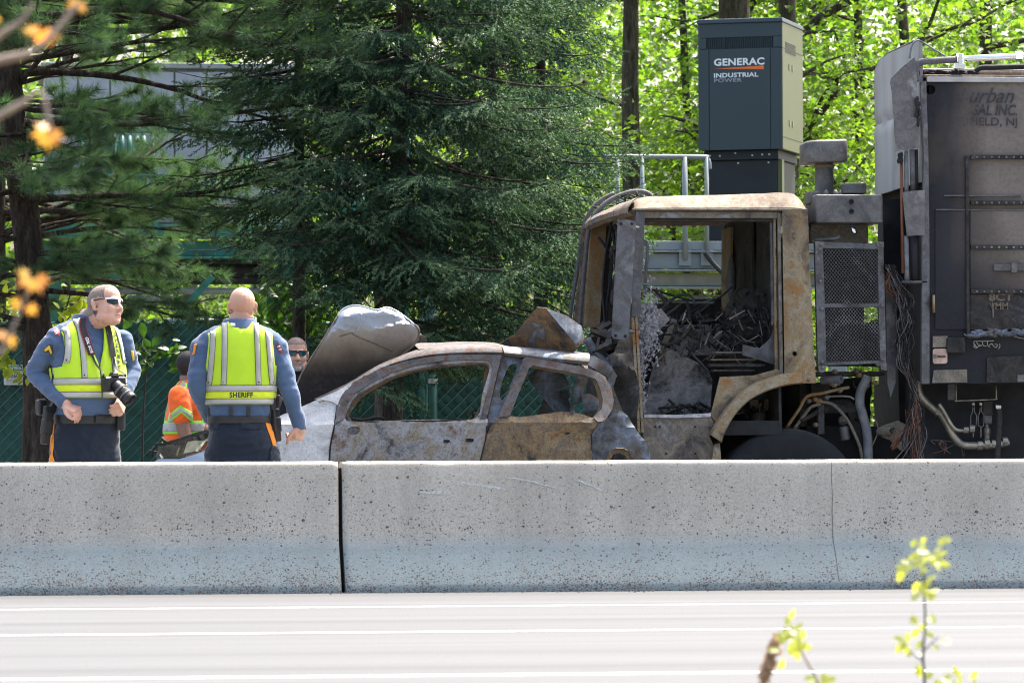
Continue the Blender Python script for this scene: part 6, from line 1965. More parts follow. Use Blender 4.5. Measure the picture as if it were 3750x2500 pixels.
    for yy in (1301, 1306):
        pbox("plate_line", (3433, yy), (3463, yy + 2.5), BY - 0.0245, 0.003, M_BLACK, 0)
    for k in range(4):
        pbox("plate_line", (3414, 1297 + k * 4), (3430, 1298.5 + k * 4), BY - 0.0245, 0.003, M_CABGREY, 0)
    pbox("data_plate", (3726, 1372), (3800, 1398), BY - 0.022, 0.01, M_MOTTLE, 0.001)
    # patches of cleaner paint near the bottom edge are part of the panel behind a welded strip
    px_sheet("lower_plate", [(3418, 1355), (3540, 1352), (3541, 1400), (3412, 1402)], BY, M_CABGREY, root, (), lambda x, z: BY - 0.013, 0.06, 0.004)
    px_sheet("lower_plate", [(3613, 1308), (3780, 1300), (3780, 1400), (3612, 1400)], BY, M_CHAR, root, (), lambda x, z: BY - 0.013, 0.06, 0.004)
    pbox("lower_step", (3468, 1236), (3536, 1292), BY - 0.04, 0.03, M_CHAR, 0.006)
    # firm lettering, scorched away at the left
    t = NT("scorched_lettering")
    t.set(color=t.ramp(t.noise(60, 4, 0.7), [(0.4, (0.012, 0.014, 0.02)), (0.62, (0.04, 0.04, 0.045))]), rough=0.8)
    xl0, xl1 = P(3500, 400, BY).x, P(3640, 400, BY).x
    gone = t.math('ADD', t.math('DIVIDE', t.math('SUBTRACT', t.axis(0), xl0), xl1 - xl0), t.math('MULTIPLY', t.math('SUBTRACT', t.noise(38, 4, 0.7), 0.5), 2.2))
    t.set(alpha=t.ramp(gone, [(0.25, 0), (0.55, (0.9,) * 3)]))
    def word(s, a, b, shear=0.0, bold=0.0, m=t.m):
        V, F = text_mesh(s, 1.0, shear=shear, bold=bold)
        A = np.array(V)
        lo, hi = A.min(0), A.max(0)
        u, v = P(a[0], b[1], BY), P(b[0], a[1], BY)
        sx, sz = (v.x - u.x) / (hi[0] - lo[0]), (v.z - u.z) / (hi[1] - lo[1])
        MB().add([(u.x + (w_[0] - lo[0]) * sx, BY - 0.015, u.z + (w_[1] - lo[1]) * sz) for w_ in V], F).build("lettering", m, root)
    word("Suburban", (3440, 322), (3714, 378), 0.45, 0.012)
    word("DISPOSAL INC.", (3440, 384), (3724, 424), 0.2, 0.03)
    word("FAIRFIELD, NJ", (3462, 432), (3724, 470), 0.0, 0.02)
    g2 = plain("ghost_lettering", (0.13, 0.105, 0.075), 0.8, vary=0.4, scale=30)
    word("8CT", (3620, 1074), (3708, 1102), 0.0, 0.03, g2)
    word("VMM", (3622, 1108), (3690, 1134), 0.0, 0.01, g2)
    tube("drip_stain", [(3634, 1105), (3636, 1130), (3637, 1165)], BY - 0.024, 0.006, g2, 5)
    # hydraulic lines under the body
    tube("hydraulic_line", [(3358, 1395), (3366, 1440), (3385, 1468), (3424, 1500), (3440, 1508), (3462, 1540), (3490, 1592), (3510, 1618), (3535, 1630), (3580, 1631), (3640, 1629), (3694, 1618)], Y0 + 0.15, 0.028, M_BRASS, 12)
    tube("hydraulic_line", [(3438, 1478), (3456, 1505), (3470, 1530), (3484, 1555), (3500, 1572), (3520, 1576), (3550, 1573)], Y0 + 0.1, 0.014, M_BRASS, 10)
    for px, py, r in ((3592, 1631, 0.036), (3618, 1626, 0.040), (3644, 1626, 0.036), (3536, 1574, 0.024), (3558, 1570, 0.028), (3438, 1506, 0.034), (3684, 1618, 0.036)):
        p = P(px, py, Y0 + 0.12)
        MB().lathe((p.x - 0.02, Y0 + 0.15 if r > 0.03 else Y0 + 0.1, p.z), (1, 0, 0.05), [(0, 0.001), (0, r), (0.035, r), (0.035, 0.001)], 8, False).build("pipe_fitting", M_BRASS, root)
    for px in (3562, 3590, 3612):
        pbox("control_rod", (px, 1560), (px + 5, 1600), Y0 + 0.1, 0.012, M_MOTTLE, 0.002)
    for px in (3564, 3591):
        for pts in ([(px - 9, 1520), (px - 9, 1552), (px - 6, 1560), (px + 10, 1560), (px + 12, 1520), (px + 4, 1508), (px + 4, 1485)], [(px - 9, 1522), (px - 3, 1508), (px - 2, 1490)]):
            tube("linkage", pts, Y0 + 0.1, 0.004, M_MOTTLE, 5, smooth=2)
        pbox("linkage_pin", (px - 4, 1474), (px + 6, 1484), Y0 + 0.09, 0.02, M_BRASS, 0.002)
    pbox("valve_block", (3600, 1468), (3636, 1520), Y0 + 0.15, 0.1, M_CHAR, 0.006)
    pbox("valve_block", (3606, 1520), (3634, 1552), Y0 + 0.15, 0.08, M_DKGREY, 0.006)
    p = P(3618, 1590, Y0 + 0.15)
    MB().lathe((p.x, Y0 + 0.18, p.z - 0.05), (0, 0, 1), [(0, 0.022), (0.05, 0.022), (0.055, 0.026), (0.09, 0.026), (0.10, 0.015), (0.14, 0.015)], 10).build("valve_stem", M_BRASS, root)
    pbox("chrome_elbow", (3646, 1480), (3668, 1498), Y0 + 0.1, 0.06, M_CHROME, 0.008)
    tube("rubber_hose", [(3658, 1496), (3660, 1540), (3656, 1600), (3650, 1720)], Y0 + 0.13, 0.022, M_CHAR, 9)
    tube("mount_strap", [(3501, 1405), (3502, 1462), (3508, 1467), (3640, 1462), (3648, 1455), (3648, 1412)], Y0 + 0.08, 0.005, M_BRASS, 6, smooth=2)
    pbox("mount_plate", (3471, 1405), (3497, 1464), Y0 + 0.12, 0.02, M_DKGREY, 0.003)
truck()
# ================================================================== people
from mathutils.bvhtree import BVHTree

def cloth(name, col, rough=0.85, vary=0.2, scale=7.0, weave=500.0, sheen=0.2, bump=0.25):
    t = NT(name)
    c = t.ramp(t.noise(scale, 4), [(0.3, tuple(v * (1 - vary) for v in col)), (0.7, tuple(min(1, v * (1 + vary)) for v in col))])
    t.set(color=c, rough=rough, spec=0.2, sheen=sheen)
    t.bump(t.math('ADD', t.noise(weave, 2), t.math('MULTIPLY', t.noise(26, 4), 2.0)), bump, 0.004)
    return t.m

def skin_mat(name, col, red=0.5):
    t = NT(name)
    c = t.ramp(t.noise(16, 5), [(0.35, (col[0] * 0.92, col[1] * 0.80, col[2] * 0.76)), (0.65, col)])
    c = t.mix(t.ramp(t.noise(5, 2), [(0.5, 0), (0.75, red)]), c, (col[0] * 1.0, col[1] * 0.72, col[2] * 0.66))
    t.set(color=c, rough=0.5, spec=0.4)
    t.b.inputs["Subsurface Weight"].default_value = 0.12
    t.b.inputs["Subsurface Radius"].default_value = (0.012, 0.005, 0.003)
    t.bump(t.noise(220, 3), 0.12, 0.002)
    return t.m
M_SKIN = skin_mat("skin_pink", (0.52, 0.32, 0.245))
M_SKINB = skin_mat("skin_tan", (0.47, 0.29, 0.205))
M_SKIND = skin_mat("skin_brown", (0.24, 0.135, 0.095), 0.2)
M_SHIRT = cloth("navy_blue_shirt", (0.060, 0.098, 0.175), vary=0.15)
M_NAVY = cloth("dark_navy_trousers", (0.009, 0.015, 0.027), vary=0.2)
M_HIVIS = cloth("yellow_green_vest", (0.40, 0.60, 0.025), 0.75, 0.08, 3.0, bump=0.15)
M_HIVISB = cloth("bright_yellow_band", (0.52, 0.62, 0.02), 0.75, 0.05, 3.0, bump=0.12)
M_SILV = cloth("reflective_silver", (0.33, 0.33, 0.30), 0.45, 0.1, 8.0, bump=0.1)
M_EDGE = plain("stripe_edging", (0.03, 0.035, 0.03), 0.8)
M_ORANGE = cloth("orange_vest", (0.85, 0.13, 0.02), 0.8, 0.1, 4.0)
M_ORSTR = cloth("orange_trouser_stripe", (0.72, 0.23, 0.015), 0.8, 0.08)
M_BLKSHIRT = cloth("black_shirt", (0.010, 0.012, 0.016), vary=0.3)
M_LEATHER = plain("black_duty_gear", (0.012, 0.012, 0.014), 0.45, vary=0.3, scale=30, bump=0.2)
M_HAIRG = plain("cropped_grey_brown_hair", (0.185, 0.140, 0.120), 0.8, vary=0.45, scale=120)
M_HAIRD = plain("cropped_black_hair", (0.014, 0.013, 0.014), 0.75, vary=0.5, scale=120)
M_BEARD = plain("greying_beard", (0.28, 0.27, 0.26), 0.8, vary=0.6, scale=110)
M_WHITEPL = plain("white_plastic", (0.75, 0.77, 0.80), 0.25, vary=0.03)
M_LENS = NT("dark_mirror_lens").set(color=(0.012, 0.02, 0.02), rough=0.12, spec=0.25).m
M_LENSB = NT("teal_mirror_lens").set(color=(0.01, 0.05, 0.07), rough=0.10, spec=0.5).m
M_LIP = plain("lip", (0.33, 0.135, 0.11), 0.5, vary=0.1, scale=40)
M_YEL = plain("gold_thread", (0.62, 0.40, 0.03), 0.7, vary=0.1)
M_RED = plain("flag_red", (0.45, 0.04, 0.04), 0.7)
M_WHT = plain("flag_white", (0.7, 0.7, 0.68), 0.7)

def fuse(mb, voxel, it=4, name="body", dec=None, disp=None):
    me = bpy.data.meshes.new(name)
    me.from_pydata([tuple(v) for v in mb.V], [], mb.F)
    bm = bmesh.new(); bm.from_mesh(me)
    bmesh.ops.recalc_face_normals(bm, faces=bm.faces)
    bm.to_mesh(me); bm.free()
    o = bpy.data.objects.new("fuse_source", me)
    COL.objects.link(o)
    r = o.modifiers.new("r", 'REMESH'); r.mode = 'VOXEL'; r.voxel_size = voxel
    s = o.modifiers.new("s", 'SMOOTH'); s.factor = 0.5; s.iterations = it
    if dec:
        d = o.modifiers.new("d", 'DECIMATE'); d.ratio = dec
    dg = bpy.context.evaluated_depsgraph_get()
    out = bpy.data.meshes.new_from_object(o.evaluated_get(dg))
    bpy.data.objects.remove(o)
    bpy.data.meshes.remove(me)
    out.name = name
    if disp:
        N = [v.normal.copy() for v in out.vertices]
        for v, n in zip(out.vertices, N):
            v.co += n * disp(v.co)
        out.update()
    out.polygons.foreach_set("use_smooth", [True] * len(out.polygons))
    return out

def closed_loft(mb, rings, seg=28):
    V, F = [], []
    for z, cx, cy, hw, hd, p in rings:
        for k in range(seg):
            th = 2 * math.pi * k / seg
            c, s = math.cos(th), math.sin(th)
            V.append((cx + hw * math.copysign(abs(c) ** (2 / p), c), cy + hd * math.copysign(abs(s) ** (2 / p), s), z))
    n = len(rings)
    for i in range(n - 1):
        for k in range(seg):
            F.append((i * seg + k, i * seg + (k + 1) % seg, (i + 1) * seg + (k + 1) % seg, (i + 1) * seg + k))
    F += [tuple(reversed(range(seg))), tuple((n - 1) * seg + k for k in range(seg))]
    mb.add(V, F, True)

def limb(mb, pts, rad, n=5, seg=12):
    q = curve3(pts, n)
    m = len(pts) - 1
    rr = []
    for i in range(len(q)):
        t = i / n
        k = min(int(t), m - 1)
        f = t - k
        rr.append(rad[k] * (1 - f) + rad[k + 1] * f)
    mb.tube(q, rr, seg)
    mb.ellipsoid(q[0], (rr[0],) * 3, None, 10, 7)
    mb.ellipsoid(q[-1], (rr[-1],) * 3, None, 10, 7)

def hand(mb, wrist, knuck, normal, curl, thumb_sign, s=1.0):
    """Palm and five bent fingers. knuck: centre of the knuckles, normal: out of the back of the hand."""
    w, k = Vector(wrist), Vector(knuck)
    d = (k - w).normalized()
    nrm = Vector(normal)
    nrm = (nrm - d * nrm.dot(d)).normalized()
    side = d.cross(nrm).normalized() * thumb_sign            # towards the thumb
    L = (k - w).length
    for f, wd in ((0.15, 0.027), (0.45, 0.034), (0.72, 0.040), (0.95, 0.041)):
        mb.ellipsoid(w + d * L * f, (0.036 * s, 0.036 * s, 0.036 * s), None, 8, 6) if f < 0.2 else mb.obox(w + d * L * f, d * 0.022 * s, side * wd * s, nrm * 0.0135 * s)
    for i, (off, fl, fr) in enumerate(((0.031, 0.074, 0.0092), (0.0105, 0.082, 0.0096), (-0.0105, 0.076, 0.0092), (-0.031, 0.060, 0.0082))):
        p = k + side * off * s
        dd = d.copy()
        pts = [p - d * 0.015 * s, p]
        ang = 0.0
        for seg_l, c in ((0.45, curl), (0.32, curl * 1.15), (0.23, curl * 0.8)):
            ang += c
            dd = d * math.cos(ang) - nrm * math.sin(ang)
            p = p + dd * fl * seg_l * s
            pts.append(p)
        mb.tube(pts, [fr * s * 1.05, fr * s * 1.1, fr * s, fr * 0.95 * s, fr * 0.8 * s], 8)
        for q, r in zip(pts[1:], (1.1, 1.02, 0.97, 0.82)):
            mb.ellipsoid(q, (fr * r * s,) * 3, None, 8, 6)
    b = w + d * L * 0.35 + side * 0.026 * s
    t1 = b + side * 0.026 * s + d * 0.026 * s - nrm * 0.012 * s
    t2 = t1 + d * 0.030 * s + side * 0.004 * s - nrm * 0.010 * s
    t3 = t2 + d * 0.024 * s - side * 0.008 * s - nrm * 0.006 * s
    mb.tube([b, t1, t2, t3], [0.017 * s, 0.0125 * s, 0.011 * s, 0.0085 * s], 8)
    for q, r in ((t1, 0.0125), (t2, 0.011), (t3, 0.0085)):
        mb.ellipsoid(q, (r * s,) * 3, None, 8, 6)

def head(mb, H, s, neck_to, neck_r=0.062, ears=True, jowl=1.0):
    def E(c, r, rot=None):
        R = H.to_3x3().normalized()
        if rot is not None:
            R = R @ rot
        mb.ellipsoid(H @ (Vector(c) * s), tuple(v * s for v in r), R, 18, 12)
    def T(pts, rad):
        mb.tube([H @ (Vector(p) * s) for p in pts], [r * s for r in rad], 10)
        for p, r in zip(pts, rad):
            mb.ellipsoid(H @ (Vector(p) * s), (r * s,) * 3, None, 8, 6)
    E((0, 0.010, 0.030), (0.077, 0.097, 0.088))
    E((0, -0.020, 0.045), (0.068, 0.075, 0.070))
    E((0, -0.030, -0.028), (0.064 * jowl, 0.064, 0.084))
    E((0, -0.040, -0.074), (0.056 * jowl, 0.050, 0.043))
    E((0, -0.081, -0.098), (0.024, 0.018, 0.019))
    E((0, -0.083, 0.024), (0.050, 0.017, 0.013))
    for k in (-1, 1):
        E((k * 0.038, -0.066, -0.026), (0.027, 0.026, 0.030))
        E((k * 0.052 * jowl, -0.022, -0.072), (0.017, 0.034, 0.026))
        E((k * 0.0125, -0.100, -0.034), (0.010, 0.012, 0.009))
        if ears:
            R = Matrix.Rotation(k * 0.30, 3, 'Z') @ Matrix.Rotation(-0.15, 3, 'X')
            E((k * 0.080, 0.014, -0.006), (0.007, 0.019, 0.031), R)
            E((k * 0.079, 0.006, -0.030), (0.007, 0.010, 0.012), R)
            E((k * 0.084, 0.022, 0.010), (0.006, 0.012, 0.020), R)
    T([(0, -0.086, 0.014), (0, -0.101, -0.010), (0, -0.113, -0.030)], [0.010, 0.011, 0.0135])
    E((0, -0.090, -0.062), (0.025, 0.013, 0.0075))
    E((0, -0.0885, -0.0735), (0.022, 0.012, 0.0075))
    a = H @ (Vector((0, 0.020, -0.050)) * s)
    mb.tube([a, (a + Vector(neck_to)) / 2, Vector(neck_to)], [neck_r * 1.0, neck_r, neck_r * 1.18], 18)

def shell(src, H, s, test, push, mat, name, root, thick=True):
    """Hair, beard or lips: the head's own surface in a region, lifted a little."""
    Hi = H.inverted()
    bm = bmesh.new(); bm.from_mesh(src)
    bm.normal_update()
    N = {v.index: v.normal.copy() for v in bm.verts}
    kill = []
    for f in bm.faces:
        c = Hi @ f.calc_center_median()
        c = c / s
        if not test(c):
            kill.append(f)
    bmesh.ops.delete(bm, geom=kill, context='FACES')
    for v in bm.verts:
        v.co += v.normal * push
    me = bpy.data.meshes.new(name)
    bm.to_mesh(me); bm.free()
    me.polygons.foreach_set("use_smooth", [True] * len(me.polygons))
    me.materials.clear()
    o = link(name, me, mat, root)
    return o

class Person:
    def __init__(s, px, Y, rz, label, ground=-0.10):
        p = PX(px, 1500, Y)
        s.Y = Y
        s.loc = Vector((p.x, Y, ground))
        s.root = empty("person", s.loc, label, "person", rz=rz)
        LOCAL[s.root.name] = 1
        s.M = Matrix.Translation(s.loc) @ Matrix.Rotation(rz, 4, 'Z')
        s.Mi = s.M.inverted()
        s.rz = rz
        s.body, s.shirt, s.trou = MB(), MB(), MB()
        s.bvh = {}
    def L(s, px, py, dy=0.0):
        return s.Mi @ PX(px, py, s.Y + dy)
    def dirL(s, v):
        return s.Mi.to_3x3() @ Vector(v)
    def torso(s, rings):
        s.rings = rings
        closed_loft(s.shirt, [(z, cx, cy, hw, hd, 2.3) for z, cx, cy, hw, hd in rings], 36)
        closed_loft(s.body, [(z, cx, cy, max(0.03, hw - 0.03), max(0.03, hd - 0.03), 2.3) for z, cx, cy, hw, hd in rings[1:]], 24)
    def ring(s, z):
        R = s.rings
        z = min(max(z, R[0][0]), R[-1][0])
        for i in range(len(R) - 1):
            if z <= R[i + 1][0]:
                f = (z - R[i][0]) / (R[i + 1][0] - R[i][0])
                # smooth blend
                return [R[i][k] * (1 - f) + R[i + 1][k] * f for k in range(1, 5)]
        return list(R[-1][1:])
    def on(s, x, z, off, back=False):
        """Point of the torso surface at offset, given sideways x and height z."""
        cx, cy, hw, hd = s.ring(z)
        hw += off; hd += off
        p = 2.3
        u = max(-1.0, min(1.0, (x - cx) / hw))
        y = hd * (1 - abs(u) ** p) ** (1 / p)
        return Vector((cx + u * hw, cy + (y if back else -y), z))
    def patch(s, name, poly, off, mat, back=False, res=0.022, thick=0.003, parent=None, holes=()):
        """Cloth piece given by an outline in (x, z), laid round the torso."""
        def am(x, z):
            cx, cy, hw, hd = s.ring(z)
            return (math.asin(max(-1.0, min(1.0, (x - cx) / (hw + off)))) * 0.2, z)
        def dense(poly):
            q = []
            for i in range(len(poly)):
                a, b = Vector(poly[i]), Vector(poly[(i + 1) % len(poly)])
                k = max(1, int((b - a).length / 0.015))
                q += [tuple(a.lerp(b, j / k)) for j in range(k)]
            return [am(*p) for p in q]
        q = dense(poly)
        qq = [q[0]]
        for p in q[1:]:
            if math.hypot(p[0] - qq[-1][0], p[1] - qq[-1][1]) > 1e-4:
                qq.append(p)
        def fn(a, z):
            cx, cy, hw, hd = s.ring(z)
            x = cx + math.sin(max(-1.5707, min(1.5707, a / 0.2))) * (hw + off)
            w = (0.005 * nz(x * 9, z * 7, 3.0 + (5 if back else 0)) + 0.0035 * abs(nz(x * 22, z * 12, 1.0 + (5 if back else 0)))) if off > 0.012 else 0
            return s.on(x, z, off + w, back)
        o = sheet(name, qq, fn, mat, parent or s.root, [dense(h) for h in holes], res, 0)
        if thick:
            md = o.modifiers.new("solid", 'SOLIDIFY'); md.thickness = thick; md.offset = 0
        return o
    def decal(s, name, poly, key, off, mat, parent=None, res=4.0, smooth=0):
        """Badge or stripe laid on a garment: outline in photograph pixels, dropped onto the cloth."""
        tree = s.bvh[key]
        if smooth:
            poly = smooth_poly(poly, smooth)
        VP, T = tri2d([tuple(p) for p in poly], (), res)
        o_ = s.Mi @ CAM
        V, ok = [], []
        for p in VP:
            q = s.Mi @ PX(p[0], p[1], s.Y)
            d = (q - o_).normalized()
            hit, nrm, idx, dist = tree.ray_cast(o_, d)
            ok.append(hit is not None)
            V.append((hit + (nrm if nrm.dot(d) < 0 else -nrm) * off) if hit is not None else Vector())
        T = [t for t in T if all(ok[i] for i in t) and max((V[t[0]] - V[t[1]]).length, (V[t[1]] - V[t[2]]).length, (V[t[0]] - V[t[2]]).length) < 0.06]
        used = sorted({i for t in T for i in t})
        mp = {i: k for k, i in enumerate(used)}
        if not T:
            return None
        me = mesh_from(name, [V[i] for i in used], [tuple(mp[i] for i in t) for t in T], True)
        o = link(name, me, mat, parent or s.root)
        md = o.modifiers.new("solid", 'SOLIDIFY'); md.thickness = 0.0015; md.offset = 0
        return o
    def cloth(s, key, mb, voxel, mat, name, wr=0.004, it=5, disp=None):
        sd = len(s.root.name) + s.Y
        def d(c):
            w = nz(c.x * 4, c.y * 4, c.z * 4 + sd)
            a = 1 - 2.4 * abs(nz(c.x * 8 + 4 * w, c.y * 8, c.z * 15 + sd))
            b = nz(c.x * 5, c.y * 5, c.z * 9 + sd)
            e = 1 - 2.4 * abs(nz(c.x * 19 + 5 * w, c.y * 17, c.z * 25 + sd))
            return wr * (a * 1.1 + b * 1.2 + e * 0.5) + (disp(c) if disp else 0)
        me = fuse(mb, voxel, it, name, None, d)
        s.bvh[key] = BVHTree.FromPolygons([v.co.copy() for v in me.vertices], [tuple(p.vertices) for p in me.polygons])
        return link(name, me, mat, s.root)
    def finish_body(s, mat, voxel=0.0052):
        me = fuse(s.body, voxel, 3, "body", 0.55)
        s.body_me = me
        s.bvh["body"] = BVHTree.FromPolygons([v.co.copy() for v in me.vertices], [tuple(p.vertices) for p in me.polygons])
        return link("body", me, mat, s.root)
    def letters(s, txt, x0, x1, z0, z1, off, mat, back=False, parent=None):
        V, F = text_mesh(txt, 1.0, bold=0.035, space=1.08)
        A = np.array(V)
        lo, hi = A.min(0), A.max(0)
        out = []
        for v in V:
            u, w = (v[0] - lo[0]) / (hi[0] - lo[0]), (v[1] - lo[1]) / (hi[1] - lo[1])
            out.append(s.on(x0 + (x1 - x0) * u, z0 + (z1 - z0) * w, off, back))
        return MB().add(out, F).build("lettering", mat, parent or s.root)

def hmat(center, yaw, pitch=0.0, roll=0.0):
    return Matrix.Translation(center) @ Matrix.Rotation(yaw, 4, 'Z') @ Matrix.Rotation(pitch, 4, 'X') @ Matrix.Rotation(roll, 4, 'Y')

def glasses(P, H, s, frame, lens, arm, wrap=1.0, name="sunglasses"):
    root = P.root
    g = empty(name, (0, 0, 0)); g.parent = root
    R = 0.090 if wrap > 0.5 else 0.098
    def pt(th, z, r=R):
        return H @ (Vector((math.sin(th) * r * 0.92, -0.012 - math.cos(th) * r, z)) * s)
    def strip(nm, t0, t1, zl, zh, mat, r=R, n=10, thick=0.002):
        V, F = [], []
        for i in range(n + 1):
            f = i / n
            th = t0 + (t1 - t0) * f
            zl_, zh_ = (zl(f), zh(f)) if callable(zl) else (zl, zh)
            V += [pt(th, zl_, r), pt(th, (zl_ + zh_) / 2, r * 1.015), pt(th, zh_, r)]
        for i in range(n):
            for j in range(2):
                F.append((i * 3 + j, i * 3 + j + 1, (i + 1) * 3 + j + 1, (i + 1) * 3 + j))
        o = MB().add(V, F, True).build(nm, mat, None, solid=thick)
        o.parent = g
        return o
    for k in (-1, 1):
        top = lambda f: 0.026 - 0.004 * f
        low = lambda f: -0.012 + 0.02 * abs(f - 0.45) ** 1.5 * 1.6
        strip("lens", k * 0.13, k * 0.92, low, top, lens, R)
        strip("frame", k * 0.06, k * 1.02, lambda f: 0.021 - 0.003 * f, lambda f: 0.029 - 0.003 * f, frame, R * 1.02)
        a = pt(k * 1.0, 0.024, R * 1.02)
        b = H @ (Vector((k * 0.083, 0.012, 0.022)) * s)
        o = MB().tube([a, (a + b) / 2 + (H.to_3x3() @ Vector((k * 0.004, 0, 0))), b, H @ (Vector((k * 0.082, 0.030, 0.006)) * s)], [0.0035, 0.0042, 0.004, 0.003], 6).build("temple_arm", arm, None)
        o.parent = g
    o = strip("bridge", -0.14, 0.14, 0.006, 0.022, frame, R * 1.02, 4)
    return g

def hivis(P, hem, top_z, hw_hint, front=True, open_v=True, stripes_x=(0.095, 0.158), arm_z=None, mat=M_HIVIS):
    """Vest panels, vertical reflective stripes, waist bands."""
    sides = [False, True]
    b0, b1, b2, b3 = hem, hem + 0.033, hem + 0.078, hem + 0.110
    az = arm_z
    for back in sides:
        if back:
            poly = [(-0.4, hem), (0.4, hem), (0.4, az), (0.200, az + 0.06), (0.190, az + 0.14), (0.184, top_z - 0.09), (0.186, top_z - 0.05), (0.070, top_z + 0.02), (0.045, top_z - 0.012), (0.0, top_z - 0.022), (-0.045, top_z - 0.012), (-0.070, top_z + 0.02), (-0.186, top_z - 0.05), (-0.184, top_z - 0.09), (-0.190, az + 0.14), (-0.200, az + 0.06), (-0.4, az)]
            P.patch("vest_back", poly, 0.014, mat, True)
        else:
            for k in (-1, 1):
                poly = [(k * 0.003, hem), (k * 0.4, hem), (k * 0.4, az), (k * 0.198, az + 0.06), (k * 0.184, az + 0.14), (k * 0.180, top_z - 0.09), (k * 0.184, top_z - 0.05), (k * 0.066, top_z + 0.02), (k * 0.060, top_z - 0.05), (k * 0.035, top_z - 0.16), (k * 0.008, top_z - 0.24), (k * 0.003, top_z - 0.27)]
                P.patch("vest_front", poly, 0.014, mat, False)
        # waist bands: dark edging under silver
        for z0, z1 in ((b0 + 0.004, b1), (b2, b3)):
            P.patch("waist_band", [(-0.4, z0), (0.4, z0), (0.4, z1), (-0.4, z1)], 0.0205, M_SILV, back)
            P.patch("band_edging", [(-0.4, z0 - 0.003), (0.4, z0 - 0.003), (0.4, z1 + 0.003), (-0.4, z1 + 0.003)], 0.0175, M_EDGE, back)
        P.patch("bright_band", [(-0.4, b1 + 0.003), (0.4, b1 + 0.003), (0.4, b2 - 0.003), (-0.4, b2 - 0.003)], 0.0190, M_HIVISB, back)
        for k in (-1, 1):
            for j, xs in enumerate(stripes_x):
                zt = top_z + 0.012 if j == 0 else top_z - 0.035
                xt = xs - 0.006 if j == 0 else xs - 0.002
                xb = xs + (0.004 if j == 0 else 0.026)
                zb = b3 + 0.004 if j == 0 or back else b3 + 0.09
                w = 0.0135
                n = 8
                def ln(dx):
                    return [(k * (xb + (xt - xb) * (i / n) ** 0.7 + dx), zb + (zt - zb) * i / n) for i in range(n + 1)]
                P.patch("reflective_stripe", ln(-w) + ln(w)[::-1], 0.0205, M_SILV, back)
                P.patch("stripe_edging", ln(-w - 0.0025) + ln(w + 0.0025)[::-1], 0.0175, M_EDGE, back)
                p = P.on(k * xb, zb + 0.016, 0.022, back)
                c = P.on(k * xb, zb + 0.016, 0.030, back)
                MB().lathe(p, (c - p), [(0, 0.006), (0.002, 0.005), (0.002, 0.0003)], 8).build("snap", M_EDGE, P.root)

def belt(P, z, h=0.050, off=0.008, mat=None):
    V, F = [], []
    n = 48
    for i in range(n):
        th = 2 * math.pi * i / n
        cx, cy, hw, hd = P.ring(z)
        for zz, o in ((z - h / 2, off), (z, off + 0.004), (z + h / 2, off)):
            c, s_ = math.cos(th), math.sin(th)
            V.append((cx + (hw + o) * math.copysign(abs(c) ** 0.87, c), cy + (hd + o) * math.copysign(abs(s_) ** 0.87, s_), zz))
    for i in range(n):
        for j in range(2):
            a, b = i * 3, ((i + 1) % n) * 3
            F.append((a + j, b + j, b + j + 1, a + j + 1))
    return MB().add(V, F, True).build("duty_belt", mat or M_LEATHER, P.root, solid=0.008)

def duty_box(P, c, sx, sy, sz, rot=None, name="pouch", mat=None, parent=None):
    R = rot or Matrix.Identity(3)
    return MB().obox(c, R @ Vector((sx, 0, 0)), R @ Vector((0, sy, 0)), R @ Vector((0, 0, sz))).build(name, mat or M_LEATHER, parent or P.root, bevel=min(sx, sy, sz) * 0.5, seg=3)

def holster(P, top, bottom, side_v, parent):
    """Pistol in a duty holster: holster body, grip and slide."""
    a, b = Vector(top), Vector(bottom)
    d = (b - a).normalized()
    mb = MB()
    f = side_v.cross(d).normalized()
    mb.obox(a + d * 0.02 + f * 0.0, f * 0.030, side_v * 0.019, d * 0.030)
    mb.obox(a + d * 0.085, f * 0.034, side_v * 0.021, d * 0.045)
    mb.obox(a + d * 0.15, f * 0.027, side_v * 0.018, d * 0.035)
    h = mb.build("holster", M_LEATHER, parent, bevel=0.010, seg=3)
    mb = MB()
    mb.obox(a - d * 0.035 + f * 0.035, (f * 0.6 - d * 0.8).normalized() * 0.050, side_v * 0.015, (f * 0.8 + d * 0.6).normalized() * 0.024)
    mb.build("pistol_grip", M_LEATHER, h, bevel=0.008, seg=3)
    MB().obox(a - d * 0.012 - f * 0.012, f * 0.02, side_v * 0.013, d * 0.02).build("pistol_slide", plain("gunmetal", (0.03, 0.032, 0.036), 0.35, metal=0.6), h, bevel=0.004)
    return h

def collar(P, z, r, rd, cx, cy, h=0.045, gap=0.5, face=-math.pi / 2, mat=None, tip=0.05):
    V, F = [], []
    n = 40
    for i in range(n + 1):
        th = face + gap / 2 + (2 * math.pi - gap) * i / n
        e = abs(i / n - 0.5) * 2
        drop = tip * max(0, e - 0.75) / 0.25
        for k, (f, dz) in enumerate(((1.0, 0.0), (0.93, h * 0.75), (0.90, h), (0.96, h * 0.95), (1.10, h * 0.35), (1.20, -0.006))):
            V.append((cx + r * f * math.cos(th), cy + rd * f * math.sin(th), z + dz - (drop * (1.0 if k >= 4 else 0.25))))
    m = 6
    for i in range(n):
        for j in range(m - 1):
            F.append((i * m + j, i * m + j + 1, (i + 1) * m + j + 1, (i + 1) * m + j))
    return MB().add(V, F, True).build("collar", mat or M_SHIRT, P.root, solid=0.004)

